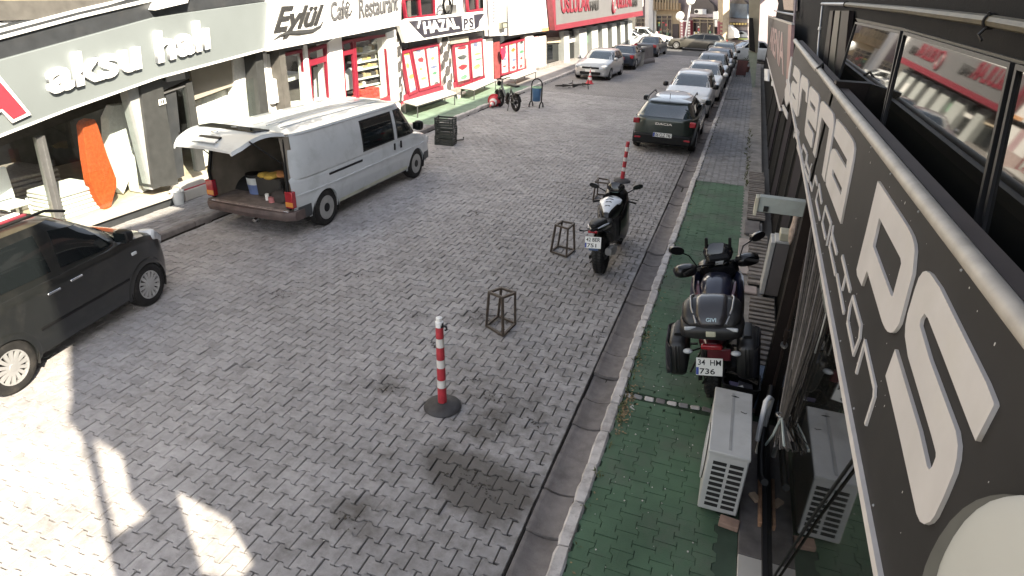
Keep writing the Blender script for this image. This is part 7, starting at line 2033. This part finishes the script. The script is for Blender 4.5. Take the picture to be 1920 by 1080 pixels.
tb1, P1 = bench('long near bench with a pale green stain next to the white van', [(756, 190), (780, 197), (856, 174), (836, 167)], .52)
M().prism([P1[0].lerp(P1[1], .12).lerp(P1[3], .06), P1[0].lerp(P1[1], .85).lerp(P1[2], .06), P1[1].lerp(P1[2], .42).lerp(P1[0], .12), P1[0].lerp(P1[3], .42).lerp(P1[1], .05)], (0, 0, .008)).obj('cloth', BTOPG, tb1)
tb2, P2 = bench('middle bench by the white poster door of the game hall', [(862, 164), (888, 168), (932, 149), (910, 146)], .50)
tb3, P3_ = bench('far bench in front of the posters with dark scenes', [(940, 145), (966, 147), (1007, 132), (985, 129)], .50)
# low wall under the near bench, door mats
tag(M().b2(-10.62, -10.42, 19.0, 23.6, .10, .36).obj('low_wall', mat('grey_block', (.22, .21, .19), .9, var=.2, bump=.4)), 'low grey block wall behind the near bench', 'wall')
stp = [G(*q, .2) for q in ((856, 176), (872, 170), (874, 174), (858, 181))]
tag(M().prism(stp, (0, 0, -.09)).obj('doorstep', BTOP), 'white doorstep between the near bench and the middle bench', 'step')

# concrete barrier and notice board
def pxbox(label, name, cat, m, a, b, back, h, taper=.8):
    A_, B_ = G(*a), G(*b)
    d = (B_ - A_); n = Vector((-d.y, d.x, 0)).normalized() * back
    t = thing(name, label, cat, tuple((A_ + B_) / 2), world_parts=True)
    return t, A_, B_, n
tbr, A_, B_, n_ = pxbox('dark grey concrete barrier block on the left side of the street end', 'barrier', 'barrier', None, (1195, 123), (1228, 117), .7, .9)
BARR = mat('barrier_concrete', (.13, .115, .11), .9, var=.2, scale=3, bump=.4)
M().loft([[A_ + n_ * a + Vector((0, 0, z)) for a, z in ((0, 0), (0, .16), (.18, .28), (.36, .92), (.64, .92), (.82, .28), (1, .16), (1, 0))], [B_ + n_ * a + Vector((0, 0, z)) for a, z in ((0, 0), (0, .16), (.18, .28), (.36, .92), (.64, .92), (.82, .28), (1, .16), (1, 0))]]).obj('body', BARR, tbr, bevel=.02)
tb4 = thing('barrier', 'pale ribbed concrete barrier left of the dark barrier block', 'barrier', tuple(G(1185, 122)), world_parts=True)
A2, B2_ = G(1178, 121), G(1193, 124)
d = B2_ - A2; n2 = Vector((-d.y, d.x, 0)).normalized() * .5
M().prism([A2, B2_, B2_ + n2, A2 + n2], (0, 0, .78)).obj('body', mat('pale_concrete', (.30, .29, .27), .9, var=.15), tb4)
for i in range(5):
    q = A2.lerp(B2_, (i + .5) / 5); M().box(q.x - n2.normalized().x * .04, q.y - n2.normalized().y * .04, .42, .16, .08, .66).obj('rib', MATS['pale_concrete'], tb4)
M().prism([A2 + Vector((0, 0, .785)), B2_ + Vector((0, 0, .785)), B2_ + n2 + Vector((0, 0, .785)), A2 + n2 + Vector((0, 0, .785))], (0, 0, .06)).obj('cap', DGREY, tb4)
pn = G(1388, 143, .1)
nb_ = thing('notice_board', 'dark red standing board on the right pavement by the far wall', 'board', (pn.x, pn.y, .1), radians(5))
M().box(0, 0, .42, .52, .05, .74).obj('panel', mat('maroon_board', (.11, .045, .042), .7, var=.15), nb_, bevel=.01)
for s in (-1, 1): M().box(s * .2, .0, .03, .05, .25, .06).obj('foot', DGREY, nb_)
pl1 = G(1399, 135, .1)
pot = thing('potted_plant', 'dark potted plant beside the red standing board', 'plant', (pl1.x, pl1.y, .1))
M().lathe([(.12, 0), (.17, .26), (.18, .28), (.15, .27)], 16).obj('pot', mat('pot_terracotta', (.22, .11, .08), .8, var=.2), pot, smooth=40)
lf = M(); rg = random.Random(3)
for _ in range(120):
    a, e, r_ = rg.uniform(0, 2 * pi), rg.uniform(-.2, 1.4), rg.uniform(.1, .38)
    c = Vector((r_ * cos(a) * cos(e), r_ * sin(a) * cos(e), .42 + r_ * sin(e) * 1.3)); s = rg.uniform(.03, .06)
    u = Vector((rg.gauss(0, 1), rg.gauss(0, 1), rg.gauss(0, 1))).normalized() * s; v = u.orthogonal().normalized() * s * .5
    lf.add([c - u, c - v, c + u, c + v], [(0, 1, 2, 3)])
lf.obj('leaves', mat('plant_leaf', (.045, .06, .03), .6, rnd=.4), pot)
mc = G(1370, 187, .1)
tag(M().b2(mc.x - .25, mc.x + .32, mc.y, mc.y + .55, .104, .14).obj('manhole_cover', mat('cover_grey', (.20, .195, .185), .8, var=.2, scale=8, bump=.4), bevel=.01), 'raised grey cover slab on the plain right pavement', 'cover')

# ---- building across the end of the street
EA, EB = (-10.36, 70.3), (-2.2, 59.4)
struct(M().b2(-60, 60, 60.51, 95, -.06, .118).obj('far_pavement', MATS['far_pavement_concrete']))
eb_ = thing('end_building', 'two storey shop building across the end of the street', 'building', (-6, 64, 0), world_parts=True)
ve = lambda pts, dep, nm, m, par=eb_, off=0.0: vslab(pts, EA, EB, dep, nm, m, par, off)
PINKW = mat('pink_grey_wall', (.20, .165, .17), .8, var=.12, scale=1)
CREAM = mat('cream_wall', (.28, .225, .15), .8, var=.1, scale=1)
ve([(1170, 60), (1222, 68), (1270, 76), (1345, 88), (1420, 100), (1420, -140), (1170, -140)], 6, 'wall', PINKW, off=-.3)
ve([(1222, 20), (1276, 20), (1276, 76), (1222, 68)], .3, 'wall_panel', CREAM, off=.0)
ve([(1356, 32), (1402, 36), (1402, 97), (1356, 90)], .3, 'wall_panel', mat('grey_pink_panel', (.25, .22, .225), .8, var=.08), off=.0)
def e_window(q, goods=True, seed=1, off=.04):
    w = vframe(q, .12, EA, EB, .12, 'window', mat('beige_frame', (.26, .22, .16), .6), eb_, off + .02)
    ve(q, .04, 'pane', CARGLASS, w, off - .03)
    if goods:
        rg = random.Random(seed)
        for _ in range(9):
            x = rg.uniform(q[0][0] + 2, q[1][0] - 4); y = rg.uniform(q[0][1] + 14, q[3][1] - 6); s = rg.uniform(2, 4.5); hh = rg.uniform(1.5, 5)
            ve([(x, y), (x + s, y), (x + s, y + hh), (x, y + hh)], .02, 'window_print', rg.choice([POST[0], POST[5], GOODS[3], POST[2], POST[6]]), w, off + .0)
    x0, x1 = q[0][0], q[1][0]
    for u in (.35, .7):
        x = x0 + (x1 - x0) * u; ve([(x - .6, q[0][1]), (x + .6, q[0][1]), (x + .6, q[3][1] + 1), (x - .6, q[3][1] + 1)], .06, 'mullion', MATS['beige_frame'], w, off + .02)
    yy = q[0][1] + 8; ve([(x0, yy), (x1, yy), (x1, yy + 1.2), (x0, yy + 1.2)], .06, 'transom', MATS['beige_frame'], w, off + .021)
    return w
e_window([(1186, 33), (1209, 33), (1209, 65), (1186, 62)], True, 2, .3)
e_window([(1230, 27), (1260, 27), (1260, 73), (1230, 70)], True, 3)
e_window([(1298, 33), (1339, 35), (1339, 80), (1298, 76)], True, 4)
ve([(1261, 45), (1272, 45), (1272, 75), (1261, 74)], .06, 'door', mat('dark_door', (.035, .028, .032), .5), off=.05)
e_window([(1222, -20), (1252, -20), (1252, 18), (1222, 18)], False, 5, .05)
ve([(1222, 4), (1274, 6), (1274, 20), (1222, 19)], .15, 'balcony_front', mat('ochre_wall', (.30, .21, .12), .8, var=.15), off=.3)
for i in range(9): ve([(1225 + i * 5.4, -8), (1227 + i * 5.4, -8), (1227 + i * 5.4, 18), (1225 + i * 5.4, 18)], .1, 'balcony_post', CREAM, off=.45)
# upper arches
for (x0, x1) in ((1290, 1342), (1360, 1408)):
    ve([(x0, 26), (x0 + 4, 8), (x0 + 14, 0), (x1 - 14, 0), (x1 - 4, 10), (x1, 26)], .2, 'arch_window', mat('dark_arch', (.06, .055, .055), .4), off=.03)
ve([(1290, 26), (1342, 26), (1342, 33), (1290, 31)], .25, 'ledge', mat('lilac_ledge', (.32, .28, .30), .7), off=.1)
ac2 = thing('air_conditioner', 'white air conditioner hanging under the dark gable across the street', 'air conditioner', tuple(PV(1309, 22, EA, EB)), world_parts=True)
ve([(1302, 17), (1317, 17), (1317, 27), (1302, 26)], .4, 'casing', WHITEP, ac2, .5)
ve([(1305.5 + 3.4 * cos(a), 21.5 + 3.4 * sin(a)) for a in np.linspace(0, 2 * pi, 12, endpoint=False)], .02, 'fan_opening', GRIL, ac2, .52)
ve([(1360, 6), (1401, 8), (1401, 35), (1360, 32)], .2, 'billboard', mat('billboard_blue', (.07, .10, .14), .5, var=.4, scale=1.5), off=.2)
ve([(1366, 41), (1402, 43), (1402, 50), (1366, 48)], .15, 'sign_strip', mat('brown_strip', (.05, .03, .025), .5), off=.15)
for i in range(6): ve([(1369 + i * 5.4, 43), (1372.5 + i * 5.4, 43), (1372.5 + i * 5.4, 46.5), (1369 + i * 5.4, 46.5)], .02, 'strip_mark', MATS['goods_yellow'], off=.17)
ve([(1374, 56), (1402, 57), (1402, 78), (1374, 74)], .05, 'garage_opening', mat('violet_dark', (.06, .05, .08), .6), off=.03)
gar = thing('car_mural', 'poster of a pale car in the dark garage opening across the street', 'poster', tuple(PV(1385, 65, EA, EB)), world_parts=True)
ve([(1376, 66), (1381, 60), (1392, 58), (1400, 62), (1402, 70), (1376, 70)], .03, 'car_print', mat('print_pale_blue', (.36, .40, .44), .4), gar, .05)
ve([(1381, 64), (1384, 61), (1391, 60), (1396, 64)], .02, 'car_window', INK, gar, .07)
ve([(1384, 71), (1401, 72), (1401, 75), (1384, 74)], .02, 'yellow_band', mat('print_yellow_green', (.45, .55, .20), .5), gar, .07)
for (x0, x1, y0, y1) in ((1275, 1281, 38, 72), (1288, 1295, 38, 76)):
    s = thing('sign_post', 'red vertical shop sign left of the lamp post' if x0 == 1275 else 'red vertical shop sign right of the lamp post', 'sign', tuple(PV(x0, y1, EA, EB)), world_parts=True)
    ve([(x0, y0), (x1, y0), (x1, y1), (x0, y1)], .3, 'panel', REDP if x0 == 1288 else mat('pale_red', (.45, .18, .2), .6), s, .3)
    for i in range(6): ve([(x0 + 1.4, y0 + 2 + i * 5.2), (x1 - 1.4, y0 + 2 + i * 5.2), (x1 - 1.4, y0 + 5.5 + i * 5.2), (x0 + 1.4, y0 + 5.5 + i * 5.2)], .03, 'sign_mark', POST[0], s, .33)
pr = thing('pillar', 'cream and red pillar rising in front of the end building', 'pillar', tuple(PV(1350, 90, EA, EB)), world_parts=True)
ve([(1346, -20), (1356, -20), (1355, 90), (1347, 89)], .6, 'shaft', mat('cream_pillar', (.36, .29, .2), .7), pr, 1.2)
ve([(1345, 40), (1349, 40), (1349, 90), (1345, 89)], .6, 'red_side', REDP, pr, 1.25)
for i in range(5): ve([(1349.5, 42 + i * 7), (1354, 42 + i * 7), (1354, 46 + i * 7), (1349.5, 46 + i * 7)], .03, 'red_mark', REDP, pr, 1.24)
for pts in ([(1337, 22), (1345, 21), (1345, 36), (1337, 36)], [(1340, 37), (1345, 37), (1345, 50), (1340, 50)]):
    ve(pts, .3, 'white_box', WHITEP, pr, .8)
wpil = thing('column', 'tall white column at the left end of the cross road shops', 'column', tuple(PV(1213, 66, EA, EB)), world_parts=True)
ve([(1210, -20), (1217, -20), (1216, 68), (1209, 67)], .5, 'shaft', WHITED, wpil, .8)
ve([(1222, 18), (1229, 18), (1229, 70), (1222, 68)], .3, 'pilaster', WHITED, eb_, .12)
ve([(1356, 50), (1366, 47), (1378, 58), (1378, 70), (1366, 72), (1356, 78)], .4, 'white_hoarding', WHITED, eb_, .7)
lp = G(1284, 79, .118)
lamp = thing('street_lamp', 'white street lamp with two round globes at the cross road', 'street lamp', (lp.x, lp.y, .118))
hz = PY(1284, 8, lp.y).z
M().tube([(0, 0, 0), (0, 0, hz)], .085, 10).obj('pole', WHITEP, lamp, smooth=50)
M().lathe([(.2, 0), (.18, .3), (.09, .5)], 14).obj('base', WHITEP, lamp, smooth=40)
hx = PY(1275, 30, lp.y)
GLOBE = mat('globe_white', (.8, .8, .78), .3, var=.02)
M().sphere((0, 0, hz + .2), .38, n=18, m=12).obj('globe', GLOBE, lamp, smooth=70)
M().sphere((hx.x - lp.x, -.05, hx.z - .118), .36, n=18, m=12).obj('globe', GLOBE, lamp, smooth=70)
M().tube([(0, 0, hx.z - .5), (hx.x - lp.x, -.05, hx.z - .5)], .05, 6).obj('arm', WHITEP, lamp)
# building that closes the view left of the cross road
tag(M().b2(-40, -19.2, 57, 75, 0, 9).obj('far_building', PINKW), 'plain far building left of the cross road', 'building')
tag(M().b2(4, 30, 58, 75, 0, 9).obj('far_building', PINKW), 'plain far building right of the cross road', 'building')
